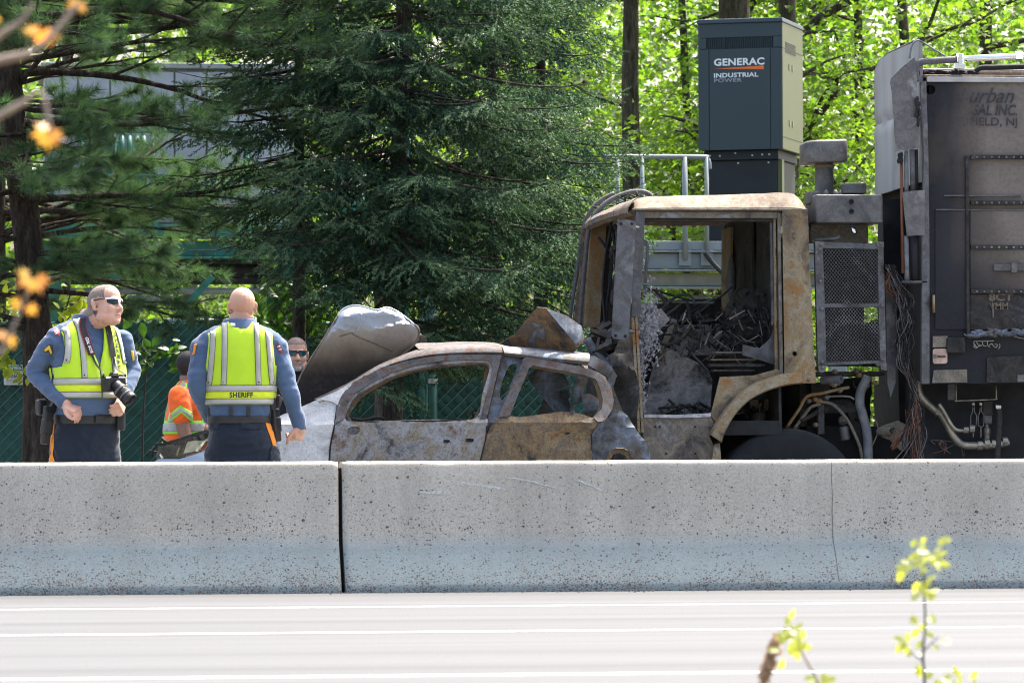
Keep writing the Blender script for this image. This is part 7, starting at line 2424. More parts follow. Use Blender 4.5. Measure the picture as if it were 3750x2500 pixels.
def legs(P, hip_z, rings_low, foot=((-0.12, 0.0), (0.12, 0.0)), r=(0.105, 0.088, 0.072, 0.062)):
    for k, (fx, fy) in zip((-1, 1), foot):
        pts = [Vector((k * 0.088, 0.0, hip_z)), Vector((k * 0.10 + (fx - k * 0.1) * 0.3, fy * 0.4 - 0.01, hip_z * 0.72)), Vector((fx * 0.9 + k * 0.01, fy * 0.8, hip_z * 0.45)), Vector((fx, fy, 0.09))]
        limb(P.trou, pts, r)
        limb(P.body, pts, [v - 0.025 for v in r])
        MB_ = MB().obox((fx, fy - 0.06, 0.05), (0.045, 0, 0), (0, 0.13, 0), (0, 0, 0.045))
        MB_.build("boot", M_LEATHER, P.root, bevel=0.03, seg=4)

# ------------------------------------------------------------------ officer with the camera
def officer_a():
    Y = 1.6
    P = Person(318, Y, math.radians(24), "person in yellow sheriff vest and sunglasses with a camera round the neck")
    P.torso([(1.03, 0, 0.0, 0.182, 0.137), (1.10, 0, -0.014, 0.192, 0.152), (1.17, 0, -0.020, 0.200, 0.160), (1.28, 0, -0.018, 0.206, 0.154), (1.38, 0, -0.008, 0.210, 0.142), (1.46, 0, 0.002, 0.212, 0.128), (1.52, 0.003, 0.010, 0.204, 0.112), (1.556, 0.007, 0.013, 0.178, 0.098), (1.585, 0.011, 0.012, 0.134, 0.086), (1.607, 0.015, 0.009, 0.100, 0.078), (1.63, 0.018, 0.004, 0.078, 0.072)])
    cz = P.L(384, 1120, -0.06)
    H = hmat(cz, math.radians(26), math.radians(-7), math.radians(7))
    s = 1.03
    head(P.body, H, s, (0.016, 0.008, 1.60), 0.070, jowl=1.22)
    for k in (-1, 1):
        limb(P.shirt, [Vector((k * 0.07 + 0.012, 0.012, 1.575)), Vector((k * 0.15, 0.012, 1.535)), Vector((k * 0.205, 0.006, 1.475))], [0.045, 0.052, 0.064])
    # arms
    sl, el, wl = P.L(203, 1240, -0.07), P.L(130, 1366, 0.02), P.L(226, 1470, -0.16)
    sr, er, wr_ = P.L(447, 1246, 0.08), P.L(482, 1354, 0.10), P.L(452, 1454, -0.06)
    limb(P.shirt, [sl, (sl + el) / 2 + Vector((-0.01, 0, 0)), el, (el + wl) / 2, wl], [0.062, 0.058, 0.052, 0.048, 0.040])
    limb(P.shirt, [sr, (sr + er) / 2, er, (er + wr_) / 2, wr_], [0.062, 0.057, 0.052, 0.047, 0.040])
    for a, b, c in ((sl, el, wl), (sr, er, wr_)):
        limb(P.body, [a, b, c], [0.045, 0.038, 0.030])
    kl = P.L(274, 1500, -0.20)
    hand(P.body, wl + (kl - wl) * 0.2, kl, P.dirL((0.15, -0.6, 0.75)), 0.55, 1, 0.98)
    kr = P.L(438, 1490, -0.16)
    hand(P.body, wr_ + (kr - wr_) * 0.1, kr, P.dirL((0.75, -0.65, 0.1)), 0.75, -1, 0.95)
    # trousers
    closed_loft(P.trou, [(0.72, -0.02, 0.01, 0.190, 0.115, 2.3), (0.85, -0.016, 0.012, 0.205, 0.138, 2.3), (0.95, -0.006, 0.006, 0.198, 0.142, 2.3), (1.05, 0, 0, 0.188, 0.140, 2.3)], 30)
    legs(P, 0.86, None, ((-0.17, 0.02), (0.14, -0.03)), (0.112, 0.096, 0.078, 0.066))
    P.finish_body(M_SKIN)
    # no shirt below belt
    P.cloth("shirt", P.shirt, 0.0085, M_SHIRT, "shirt", 0.0045)
    P.cloth("trousers", P.trou, 0.0095, M_NAVY, "trousers", 0.005)
    hivis(P, 1.165, 1.605, 0.2, arm_z=1.285)
    for k, (za, zb_) in enumerate(((1.17, 1.31),)):
        P.patch("zipper", [(-0.003, za), (0.003, za), (0.003, zb_), (-0.003, zb_)], 0.022, M_EDGE)
    b = belt(P, 1.045)
    q = P.on(0.0, 1.045, 0.022)
    duty_box(P, q, 0.026, 0.007, 0.021, None, "buckle", M_LEATHER, b)
    q = P.on(0.155, 1.035, 0.03)
    duty_box(P, q, 0.030, 0.022, 0.052, Matrix.Rotation(0.9, 3, 'Z'), "pouch", None, b)
    holster(P, P.L(178, 1508, -0.10), P.L(168, 1590, -0.10), P.dirL((0.55, -0.8, 0)).normalized(), b)
    duty_box(P, P.L(150, 1490, -0.02), 0.025, 0.03, 0.045, None, "pouch", None, b)
    collar(P, 1.600, 0.094, 0.088, 0.016, 0.004, 0.045, 0.75, -math.pi / 2 + 0.1, None, 0.07)
    # undershirt patch at the throat
    P.patch("undershirt", [(-0.03, 1.575), (0.05, 1.575), (0.06, 1.63), (-0.04, 1.63)], 0.004, M_BLKSHIRT)
    # head details
    shell(P.body_me, H, s, lambda c: c.z + 0.016 * nz(c.x * 160, c.y * 160, c.z * 160) > 0.036 + (0.055 if c.y < -0.045 else 0) * 1.0 - (0.075 if c.y > 0.02 else 0.0) - max(0, c.y) * 0.35 and (c.y > -0.078 or c.z > 0.10) and not (abs(c.x) > 0.076 and c.z < 0.05), 0.0016, M_HAIRG, "hair", P.root)
    shell(P.body_me, H, s, lambda c: c.y < -0.078 and abs(c.x) < 0.022 and -0.0705 < c.z < -0.0655, 0.0012, M_LIP, "lips", P.root)
    glasses(P, H, s, M_WHITEPL, M_LENS, M_EDGE)
    # sleeve badges
    P.decal("chevron_backing", [(160, 1283), (181, 1260), (193, 1262), (196, 1290), (184, 1299), (178, 1284), (170, 1289)], "shirt", 0.003, M_EDGE)
    P.decal("chevron", [(163, 1281), (181, 1264), (192, 1288), (187, 1296), (179, 1278), (168, 1286)], "shirt", 0.0045, M_YEL)
    P.decal("flag_patch", [(194, 1213), (208, 1202), (217, 1212), (216, 1232), (208, 1226)], "shirt", 0.003, M_RED)
    for k in range(3):
        P.decal("flag_stripe", [(197 + k * 2.5, 1213 + k * 5), (210 + k * 2, 1205 + k * 5), (211 + k * 2, 1207 + k * 5), (198 + k * 2.5, 1215.5 + k * 5)], "shirt", 0.0045, M_WHT, res=3)
    P.decal("sleeve_bar", [(436, 1408), (468, 1408), (466, 1422), (433, 1424)], "shirt", 0.003, M_EDGE)
    P.decal("sleeve_bar", [(440, 1410), (465, 1411), (464, 1414), (438, 1413.5)], "shirt", 0.0045, M_YEL, res=3)
    P.decal("sleeve_bar", [(437, 1416.5), (463, 1417), (462, 1420.5), (435, 1420.5)], "shirt", 0.0045, M_YEL, res=3)
    P.decal("shoulder_patch", [(478, 1282), (487, 1284), (492, 1316), (486, 1322), (480, 1300)], "shirt", 0.003, M_YEL)
    P.decal("orange_stripe", [(184, 1550), (202, 1552), (198, 1640), (194, 1662), (202, 1690), (180, 1692), (188, 1660)], "trousers", 0.004, M_ORSTR)
    # chest lettering, stacked
    for i, ch in enumerate("SHERIFF"):
        z1 = 1.540 - i * 0.0315
        P.letters(ch, 0.120, 0.140, z1 - 0.023, z1, 0.0235, M_EDGE)
    # ---- camera on its strap: a thing of its own
    c = P.M @ P.on(0.045, 1.245, 0.085)
    cr = empty("photo_camera", c, "black digital camera with long lens hanging on the officer's chest", "camera", rz=P.rz)
    LOCAL[cr.name] = 1
    Mb = plain("camera_black", (0.010, 0.010, 0.011), 0.4, vary=0.2, scale=40)
    MB().box((-0.068, -0.030, -0.045), (0.068, 0.028, 0.042)).build("camera_body", Mb, cr, bevel=0.014, seg=3)
    MB().box((-0.026, -0.034, 0.040), (0.026, 0.026, 0.066), 0.010).build("viewfinder_hump", Mb, cr, bevel=0.006)
    MB().box((-0.074, -0.045, -0.044), (-0.042, -0.028, 0.036)).build("hand_grip", Mb, cr, bevel=0.010, seg=3)
    MB().lathe((0.050, 0, 0.042), (0, 0, 1), [(0, 0.016), (0.010, 0.016), (0.012, 0.013), (0.012, 0.0005)], 16).build("mode_dial", M_DKGREY, cr)
    ax = Vector((0.42, -0.62, -0.66))
    lz = MB().lathe((0.0, -0.02, -0.008), ax, [(0, 0.036), (0.03, 0.038), (0.032, 0.040), (0.05, 0.040), (0.052, 0.037), (0.06, 0.037), (0.062, 0.041), (0.105, 0.041), (0.107, 0.044), (0.135, 0.045), (0.138, 0.042), (0.132, 0.036), (0.120, 0.034)], 28).build("lens", Mb, cr)
    MB().lathe(Vector((0.0, -0.02, -0.008)), ax, [(0.121, 0.035), (0.124, 0.02), (0.126, 0.0005)], 20).build("front_glass", M_LENS, lz)
    for k, f in enumerate((0.041, 0.085)):
        MB().lathe((0.0, -0.02, -0.008), ax, [(f, 0.0415 if k == 0 else 0.0425), (f + 0.010, 0.0415 if k == 0 else 0.0425)], 28).build("lens_ring", M_DKGREY, lz)
    # strap ribbons from the neck to the camera lugs (given in the officer's frame)
    D = Mi_ = cr.matrix_basis if False else (Matrix.Translation(c) @ Matrix.Rotation(P.rz, 4, 'Z'))
    Di = D.inverted()
    def ribbon(name, pts, w, mat, wd):
        q = curve3(pts, 5)
        V, F = [], []
        for i, p in enumerate(q):
            V += [Di @ (P.M @ (p - wd * w / 2)), Di @ (P.M @ (p + wd * w / 2))]
        for i in range(len(q) - 1):
            F.append((2 * i, 2 * i + 1, 2 * i + 3, 2 * i + 2))
        return MB().add(V, F, True).build(name, mat, cr, solid=0.003)
    Ms = plain("strap_black", (0.012, 0.012, 0.014), 0.7)
    Mr = plain("strap_red_edge", (0.28, 0.02, 0.03), 0.7)
    lugL, lugR = P.Mi @ (D @ Vector((-0.068, 0, 0.036))), P.Mi @ (D @ Vector((0.068, 0, 0.036)))
    left = [P.on(-0.058, 1.622, 0.030), P.on(-0.070, 1.575, 0.024), P.on(-0.062, 1.49, 0.026), P.on(-0.045, 1.41, 0.026), P.on(-0.03, 1.36, 0.030), lugL + Vector((0, -0.006, 0.02)), lugL]
    right = [P.on(0.080, 1.61, 0.028), P.on(0.088, 1.55, 0.026), P.on(0.086, 1.47, 0.028), P.on(0.088, 1.40, 0.03), P.on(0.095, 1.34, 0.036), lugR + Vector((0, -0.004, 0.02)), lugR]
    wd = Vector((1, 0, 0.1)).normalized()
    ribbon("strap_edge", left[:4], 0.044, Mr, wd)
    ribbon("strap", [p + Vector((0, -0.004, 0)) for p in left[:4]], 0.034, Ms, wd)
    ribbon("strap", left[3:], 0.012, Ms, wd)
    ribbon("strap", right[:4], 0.034, Ms, wd)
    ribbon("strap", right[3:], 0.012, Ms, wd)
    V, F = text_mesh("EOS 70D", 0.026, bold=0.0007)
    q = curve3([p + Vector((0, -0.0075, 0)) for p in left[1:4]], 8)
    L = [0.0]
    for i in range(len(q) - 1):
        L.append(L[-1] + (q[i + 1] - q[i]).length)
    def along(d):
        for i in range(len(q) - 1):
            if d <= L[i + 1]:
                return q[i].lerp(q[i + 1], (d - L[i]) / max(1e-6, L[i + 1] - L[i])), (q[i + 1] - q[i]).normalized()
        return q[-1], (q[-1] - q[-2]).normalized()
    out = []
    for v in V:
        p, t = along(L[-1] - 0.012 - v[0] if True else 0)
        out.append(Di @ (P.M @ (p + wd * (0.009 - v[1]) * 1.0)))
    MB().add(out, F).build("lettering", M_WHT, cr)
officer_a()

# ------------------------------------------------------------------ officer seen from behind
def officer_b():
    Y = 1.9
    P = Person(878, Y, math.radians(180), "bald person seen from behind in yellow vest lettered SHERIFF")
    P.torso([(1.03, 0, 0.0, 0.176, 0.130), (1.12, 0, 0.0, 0.182, 0.135), (1.22, 0, -0.005, 0.194, 0.142), (1.32, 0, -0.005, 0.210, 0.147), (1.41, 0, 0.0, 0.220, 0.142), (1.475, 0, 0.006, 0.218, 0.128), (1.525, 0, 0.012, 0.200, 0.112), (1.555, 0, 0.015, 0.168, 0.098), (1.580, 0, 0.014, 0.124, 0.086), (1.60, 0, 0.012, 0.094, 0.078), (1.62, 0, 0.008, 0.076, 0.072)])
    for k in (-1, 1):
        limb(P.shirt, [Vector((k * 0.06, 0.012, 1.565)), Vector((k * 0.15, 0.014, 1.525)), Vector((k * 0.215, 0.006, 1.455))], [0.045, 0.055, 0.070])
    cz = P.L(886, 1124, 0.02)
    H = hmat(cz, math.radians(3), math.radians(-5), 0.0)
    s = 0.99
    head(P.body, H, s, (-0.003, 0.012, 1.57), 0.070, jowl=1.12)
    # x is mirrored on screen because the figure faces away
    sl, el, wl = P.L(750, 1276, 0.0), P.L(722, 1412, -0.05), P.L(772, 1530, 0.12)
    sr, er, wr_ = P.L(1008, 1280, 0.0), P.L(1060, 1428, -0.04), P.L(1098, 1562, 0.0)
    limb(P.shirt, [sl, (sl + el) / 2, el, (el + wl) / 2, wl], [0.068, 0.064, 0.055, 0.050, 0.042])
    limb(P.shirt, [sr, (sr + er) / 2, er, (er + wr_) / 2, wr_], [0.068, 0.062, 0.053, 0.048, 0.039])
    for a, b, c in ((sl, el, wl), (sr, er, wr_)):
        limb(P.body, [a, b, c], [0.045, 0.038, 0.030])
    kr = P.L(1092, 1596, 0.0)
    hand(P.body, wr_ + (kr - wr_) * 0.05, kr, P.dirL((0.8, -0.6, 0.0)), 0.9, 1, 1.1)
    kl = P.L(790, 1558, 0.20)
    hand(P.body, wl, kl, P.dirL((-0.6, -0.6, 0.3)), 0.6, 1, 0.98)
    closed_loft(P.trou, [(0.70, -0.028, 0.0, 0.200, 0.118, 2.3), (0.82, -0.022, 0.008, 0.208, 0.142, 2.3), (0.92, -0.012, 0.008, 0.194, 0.142, 2.3), (1.035, 0, 0, 0.177, 0.130, 2.3)], 30)
    legs(P, 0.84, None, ((-0.20, 0.02), (0.12, 0.02)), (0.120, 0.102, 0.084, 0.070))
    P.finish_body(M_SKINB)
    P.cloth("shirt", P.shirt, 0.0085, M_SHIRT, "shirt", 0.0045)
    P.cloth("trousers", P.trou, 0.0095, M_NAVY, "trousers", 0.0055)
    hivis(P, 1.130, 1.592, 0.2, arm_z=1.30, stripes_x=(0.098, 0.160))
    P.letters("SHERIFF", 0.068, -0.068, 1.171, 1.202, 0.0235, M_EDGE, True)
    b = belt(P, 1.045, 0.04)
    holster(P, P.L(1005, 1500, -0.03), P.L(1012, 1580, -0.03), P.dirL((0.8, -0.6, 0)).normalized(), b)
    duty_box(P, P.L(1000, 1478, -0.05), 0.016, 0.02, 0.035, None, "radio", None, b)
    duty_box(P, P.L(772, 1518, -0.02), 0.018, 0.03, 0.045, None, "pouch", None, b)
    duty_box(P, P.L(985, 1512, -0.05), 0.014, 0.016, 0.032, None, "pouch", None, b)
    for px in (845, 910):
        q = P.L(px, 1504, -0.16)
        duty_box(P, q, 0.012, 0.006, 0.026, None, "belt_keeper", None, b)
    collar(P, 1.578, 0.096, 0.090, 0.0, 0.012, 0.050, 0.6, -math.pi / 2, None, 0.05)
    P.decal("orange_stripe", [(962, 1514), (974, 1514), (992, 1560), (1010, 1610), (1020, 1660), (1022, 1692), (1002, 1692), (1004, 1655), (990, 1605), (974, 1560)], "trousers", 0.004, M_ORSTR)
    P.decal("pocket_flap", [(772, 1545), (806, 1545), (802, 1572), (768, 1570)], "trousers", 0.006, M_NAVY)
    P.decal("pocket_flap", [(880, 1550), (958, 1552), (956, 1572), (882, 1570)], "trousers", 0.005, M_NAVY)
    P.decal("cargo_pocket", [(990, 1630), (1034, 1648), (1036, 1692), (984, 1692)], "trousers", 0.010, M_NAVY)
    P.decal("flag_patch", [(1010, 1262), (1022, 1260), (1035, 1290), (1026, 1292)], "shirt", 0.003, M_RED)
    P.decal("flag_stripe", [(1014, 1268), (1024, 1266), (1026, 1270), (1016, 1272)], "shirt", 0.0045, M_WHT, res=3)
    P.decal("flag_stripe", [(1019, 1278), (1029, 1276), (1031, 1280), (1021, 1282)], "shirt", 0.0045, M_WHT, res=3)
    P.decal("shoulder_patch", [(712, 1262), (722, 1258), (714, 1296), (706, 1300)], "shirt", 0.003, M_ORSTR)
    P.decal("collar_label", [(848, 1190), (862, 1190), (862, 1199), (848, 1199)], "shirt", 0.02, M_WHT)
officer_b()

# ------------------------------------------------------------------ worker in orange leaning over the car front
def worker():
    Y = 8.35
    P = Person(660, Y, math.radians(100), "person in orange and lime safety shirt leaning over the car front")
    lean = 0.10
    R = [(0.86, 0.135, 0.125), (0.95, 0.155, 0.130), (1.06, 0.170, 0.135), (1.18, 0.190, 0.135), (1.27, 0.200, 0.128), (1.33, 0.188, 0.115), (1.37, 0.150, 0.098), (1.40, 0.095, 0.080), (1.425, 0.072, 0.070)]
    P.torso([(z, 0, -lean * ((z - 0.86) / 0.55) ** 1.3, hw, hd) for z, hw, hd in R])
    cz = P.L(694, 1346, -0.02)
    H = hmat(cz, math.radians(10), math.radians(14), 0)
    head(P.body, H, 1.0, (0, -0.10, 1.40), 0.062)
    s1, e1, w1 = P.L(655, 1452, -0.19), P.L(672, 1570, -0.20), P.L(700, 1640, -0.22)
    limb(P.shirt, [s1, s1.lerp(e1, 0.35), s1.lerp(e1, 0.56)], [0.076, 0.078, 0.080])
    limb(P.body, [s1, e1, w1], [0.055, 0.050, 0.036])
    hand(P.body, w1, w1 + (w1 - e1).normalized() * 0.08, P.dirL((0, -1, 0)), 0.5, 1)
    s2, e2, w2 = P.L(690, 1452, 0.20), P.L(740, 1560, 0.25), P.L(790, 1600, 0.15)
    limb(P.shirt, [s2, s2.lerp(e2, 0.6)], [0.078, 0.08])
    limb(P.body, [s2, e2, w2], [0.055, 0.046, 0.034])
    hand(P.body, w2, w2 + (w2 - e2).normalized() * 0.08, P.dirL((0, 0, 1)), 0.5, 1)
    closed_loft(P.trou, [(0.55, 0, 0.05, 0.15, 0.12, 2.3), (0.70, 0, 0.04, 0.17, 0.14, 2.3), (0.88, 0, 0.0, 0.15, 0.13, 2.3)], 26)
    legs(P, 0.72, None, ((-0.12, 0.05), (0.12, 0.05)))
    P.finish_body(M_SKIND, 0.006)
    P.cloth("safety_shirt", P.shirt, 0.0095, M_ORANGE, "safety_shirt", 0.005)
    P.cloth("trousers", P.trou, 0.012, M_NAVY, "trousers", 0.004)
    lime = cloth("lime_trim", (0.30, 0.75, 0.06), 0.75, 0.06, 3.0)
    for back in (False, True):
        for z0, z1, m, o in ((1.005, 1.100, lime, 0.008), (1.022, 1.083, M_SILV, 0.011), (0.87, 0.955, lime, 0.008), (0.885, 0.94, M_SILV, 0.011)):
            P.patch("band", [(-0.4, z0), (0.4, z0), (0.4, z1), (-0.4, z1)], o, m, back)
        for k in (-1, 1):
            for w, m, o in ((0.050, lime, 0.008), (0.026, M_SILV, 0.011)):
                P.patch("shoulder_band", [(k * (0.105 - w), 1.09), (k * (0.105 + w), 1.09), (k * (0.11 + w), 1.36), (k * (0.11 - w), 1.39)], o, m, back)
    # sleeve bands
    for off, pts in ((0.004, [(627, 1512), (660, 1483), (706, 1512), (706, 1548), (664, 1512), (630, 1540)]),):
        P.decal("sleeve_band", pts, "safety_shirt", off, lime)
    P.decal("sleeve_band", [(628, 1521), (661, 1492), (705, 1521), (705, 1536), (663, 1506), (629, 1532)], "safety_shirt", 0.006, M_SILV)
    shell(P.body_me, H, 1.0, lambda c: c.z > -0.062 + max(0, -c.y - 0.01) * 1.6 and c.y > -0.075 and not (abs(c.x) > 0.078), 0.003, M_HAIRD, "hair", P.root)
worker()

# ------------------------------------------------------------------ bearded man behind the hood
def bearded():
    Y = 8.9
    P = Person(1088, Y, math.radians(4), "bearded person in black shirt and dark sunglasses behind the raised hood")
    P.torso([(0.90, 0, 0, 0.17, 0.13), (1.05, 0, 0, 0.19, 0.14), (1.20, 0, 0, 0.205, 0.14), (1.32, 0, 0, 0.21, 0.13), (1.38, 0, 0.005, 0.195, 0.115), (1.425, 0, 0.01, 0.15, 0.098), (1.455, 0, 0.012, 0.10, 0.08), (1.485, 0, 0.005, 0.074, 0.070)])
    cz = P.L(1085, 1297, -0.05)
    H = hmat(cz, math.radians(-2), math.radians(2), 0)
    s = 1.05
    head(P.body, H, s, (0, 0.01, 1.46), 0.066, jowl=1.1)
    for k in (-1, 1):
        a, b, c = Vector((k * 0.215, 0.01, 1.36)), Vector((k * 0.27, 0.03, 1.08)), Vector((k * 0.25, -0.12, 0.86))
        limb(P.shirt, [a, a.lerp(b, 0.6)], [0.07, 0.07])
        limb(P.body, [a, b, c], [0.05, 0.042, 0.032])
        hand(P.body, c, c + (c - b).normalized() * 0.08, (k, 0, 0), 0.5, -k)
    closed_loft(P.trou, [(0.72, 0, 0, 0.16, 0.11, 2.3), (0.85, 0, 0, 0.185, 0.13, 2.3), (0.96, 0, 0, 0.175, 0.13, 2.3)], 26)
    legs(P, 0.82, None)
    P.finish_body(M_SKIN, 0.0055)
    P.cloth("shirt", P.shirt, 0.010, M_BLKSHIRT, "shirt", 0.004)
    P.cloth("trousers", P.trou, 0.012, M_NAVY, "trousers", 0.004)
    shell(P.body_me, H, s, lambda c: c.z + 0.016 * nz(c.x * 160, c.y * 160, c.z * 160) > 0.052 + (0.020 if c.y < -0.05 else 0) - (0.06 if c.y > 0.0 else 0) and not (abs(c.x) > 0.078 and c.z < 0.04), 0.003, M_HAIRG, "hair", P.root)
    shell(P.body_me, H, s, lambda c: c.y < -0.045 and ((c.z < -0.082 and abs(c.x) < 0.033) or (abs(c.x) < 0.036 and abs(c.x) > 0.026 and -0.09 < c.z < -0.048) or (abs(c.x) < 0.034 and -0.058 < c.z < -0.048)), 0.005, M_BEARD, "beard", P.root)
    shell(P.body_me, H, s, lambda c: c.y < -0.078 and abs(c.x) < 0.024 and -0.072 < c.z < -0.063, 0.0012, M_LIP, "lips", P.root)
    glasses(P, H, s, M_EDGE, M_LENSB, M_EDGE)
    P.letters("U", -0.08, -0.052, 1.30, 1.34, 0.006, M_YEL)
    P.letters("P", -0.044, -0.016, 1.30, 1.34, 0.006, M_YEL)
bearded()
# ================================================================== leafy sprigs, foreground plants
M_YLEAF = leafmat("fresh_yellow_leaves", (0.16, 0.22, 0.02), (0.24, 0.30, 0.03), 0.6, 0.35, 5.0, (2.0, 1.9, 0.5), 0.5)
M_SPRIG = leafmat("young_sapling_leaves", (0.24, 0.28, 0.08), (0.36, 0.40, 0.15), 0.40, 0.4, 5.0, (2.0, 1.9, 0.6), 0.5)
M_RLEAF = leafmat("young_red_maple_leaves", (0.55, 0.20, 0.07), (0.60, 0.46, 0.07), 0.55, 0.2, 30.0, (1.9, 1.5, 0.7), 0.9)
M_TWIG = plain("young_twig", (0.24, 0.19, 0.15), 0.7, vary=0.3, scale=30)
M_TWIGD = plain("dark_twig", (0.04, 0.035, 0.035), 0.8, vary=0.3, scale=30)

def lobed_leaf(c, tdir, nrm, L, lobes=5):
    """Palmate leaf outline as a fan."""
    t = Vector(tdir).normalized()
    n = Vector(nrm)
    n = (n - t * n.dot(t)).normalized()
    s = t.cross(n)
    out = []
    for a, r in ((-2.5, 0.25), (-1.75, 0.62), (-1.25, 0.34), (-0.85, 0.88), (-0.42, 0.45), (0.0, 1.05), (0.42, 0.45), (0.85, 0.88), (1.25, 0.34), (1.75, 0.62), (2.5, 0.25)):
        bend = -0.10 * r * r * L
        out.append(Vector(c) + (t * math.cos(a) + s * math.sin(a)) * r * L * 0.62 + n * bend + t * L * 0.28)
    V = [Vector(c) + t * L * 0.28] + out
    F = [(0, i, i + 1) for i in range(1, len(out))]
    return V, F

def oval_leaf(c, tdir, nrm, L):
    t = Vector(tdir).normalized()
    n = Vector(nrm)
    n = (n - t * n.dot(t)).normalized()
    s = t.cross(n)
    c = Vector(c)
    prof = [(0.0, 0.02), (0.2, 0.22), (0.45, 0.30), (0.72, 0.20), (1.0, 0.0)]
    V, F = [], []
    for f, w in prof:
        k = -0.12 * L * f * f
        V += [c + t * L * f - s * w * L + n * (k + w * L * 0.25), c + t * L * f + n * k, c + t * L * f + s * w * L + n * (k + w * L * 0.25)]
    for i in range(4):
        for j in range(2):
            F.append((i * 3 + j, i * 3 + j + 1, (i + 1) * 3 + j + 1, (i + 1) * 3 + j))
    return V, F

def sprig(name, label, cat, Y, stems, leaves_at, mat, twig, leaf=oval_leaf, seed=1, base=None, group=None, part="leaf"):
    """stems: (pixel path, radius); leaves_at: (px, py, direction in degrees, length in m)."""
    rnd = random.Random(seed)
    p0 = base or PX(stems[0][0][0][0], stems[0][0][0][1], Y)
    root = empty(name, p0, label, cat, group)
    for path, r in stems:
        pts = [PX(p[0], p[1], Y + (p[2] if len(p) > 2 else 0)) for p in path]
        q = curve3(pts, 5)
        MB().tube(q, [r * (1 - 0.6 * i / len(q)) for i in range(len(q))], 7).build("stem", twig, root)
    for px, py, ang, L in leaves_at:
        c = PX(px, py, Y + rnd.uniform(-0.02, 0.02))
        a = math.radians(ang + rnd.uniform(-12, 12))
        t = Vector((math.cos(a), rnd.uniform(-0.5, 0.3), math.sin(a)))
        n = Vector((rnd.uniform(-0.5, 0.5), -0.7, rnd.uniform(0.2, 1.0)))
        V, F = leaf(c, t, n, L)
        MB().add(V, F, True).build(part, mat, root)
    return root

def scatter(rnd, cx, cy, rx, ry, n, L, lo=0, hi=360):
    return [(cx + rnd.gauss(0, rx), cy + rnd.gauss(0, ry), rnd.uniform(lo, hi), L * rnd.uniform(0.7, 1.25)) for _ in range(n)]

rf = random.Random(21)
# broadleaf sprays by the pine trunk and along the fence
lv = scatter(rf, 245, 1120, 22, 28, 12, 0.085) + scatter(rf, 290, 1090, 14, 16, 5, 0.10) + scatter(rf, 240, 1165, 20, 14, 7, 0.09) + scatter(rf, 20, 1130, 22, 40, 12, 0.085)
sprig("sapling", "sunlit yellow-green leaves beside the pine trunk and officer", "sapling", 11.9, [([(205, 1700), (212, 1400), (225, 1200), (245, 1120), (262, 1060)], 0.012), ([(222, 1220), (260, 1150), (295, 1085)], 0.006), ([(215, 1300), (120, 1200), (20, 1130), (0, 1060)], 0.006)], lv, M_YLEAF, M_TWIGD, seed=2, base=Vector((PX(205, 1700, 11.9).x, 11.9, -0.14)), group="leafy saplings along the fence")
lv = scatter(rf, 25, 1300, 18, 8, 5, 0.085, 200, 340) + scatter(rf, 20, 1335, 12, 12, 4, 0.10, 230, 310) + scatter(rf, 82, 1370, 12, 14, 9, 0.075) + scatter(rf, 40, 1265, 6, 6, 2, 0.08)
sprig("sapling", "bright leaves hanging in front of the fence notice at the left edge", "sapling", 11.0, [([(-60, 1700), (-40, 1450), (-10, 1340), (30, 1310), (60, 1325), (82, 1350)], 0.009), ([(-10, 1345), (10, 1350), (20, 1350)], 0.004)], lv, M_YLEAF, M_TWIGD, seed=3, base=Vector((PX(-60, 1700, 11.0).x, 11.0, -0.14)), group="leafy saplings along the fence")
lv = scatter(rf, 560, 1290, 60, 20, 16, 0.10) + scatter(rf, 640, 1330, 40, 24, 10, 0.12) + scatter(rf, 510, 1320, 20, 30, 6, 0.10) + scatter(rf, 500, 1140, 16, 24, 7, 0.11)
sprig("sapling", "shaded leafy spray between the two officers against the fence", "sapling", 12.4, [([(520, 1760), (525, 1500), (540, 1330), (560, 1285), (600, 1262)], 0.010), ([(545, 1320), (600, 1300), (650, 1300), (690, 1330)], 0.006), ([(540, 1330), (510, 1250), (500, 1150)], 0.005)], lv, M_LEAFD, M_TWIGD, seed=4, base=Vector((PX(520, 1760, 12.4).x, 12.4, -0.14)), group="leafy saplings along the fence")
lv = scatter(rf, 1100, 1130, 45, 55, 60, 0.10) + scatter(rf, 1150, 1200, 40, 40, 40, 0.10) + scatter(rf, 1050, 1080, 40, 40, 30, 0.10) + scatter(rf, 1010, 1210, 40, 35, 30, 0.10) + scatter(rf, 1190, 1110, 30, 40, 20, 0.10) + scatter(rf, 980, 1120, 30, 40, 16, 0.09)
sprig("shrub", "dark green shrub behind the bearded person and raised hood", "shrub", 11.9, [([(1090, 1760), (1095, 1400), (1100, 1200), (1100, 1100)], 0.02), ([(1096, 1300), (1140, 1200), (1190, 1110)], 0.010), ([(1098, 1260), (1040, 1150), (1000, 1090)], 0.010)], lv, M_LEAFD, M_TWIGD, seed=5, base=Vector((PX(1090, 1760, 11.9).x, 11.9, -0.14)))

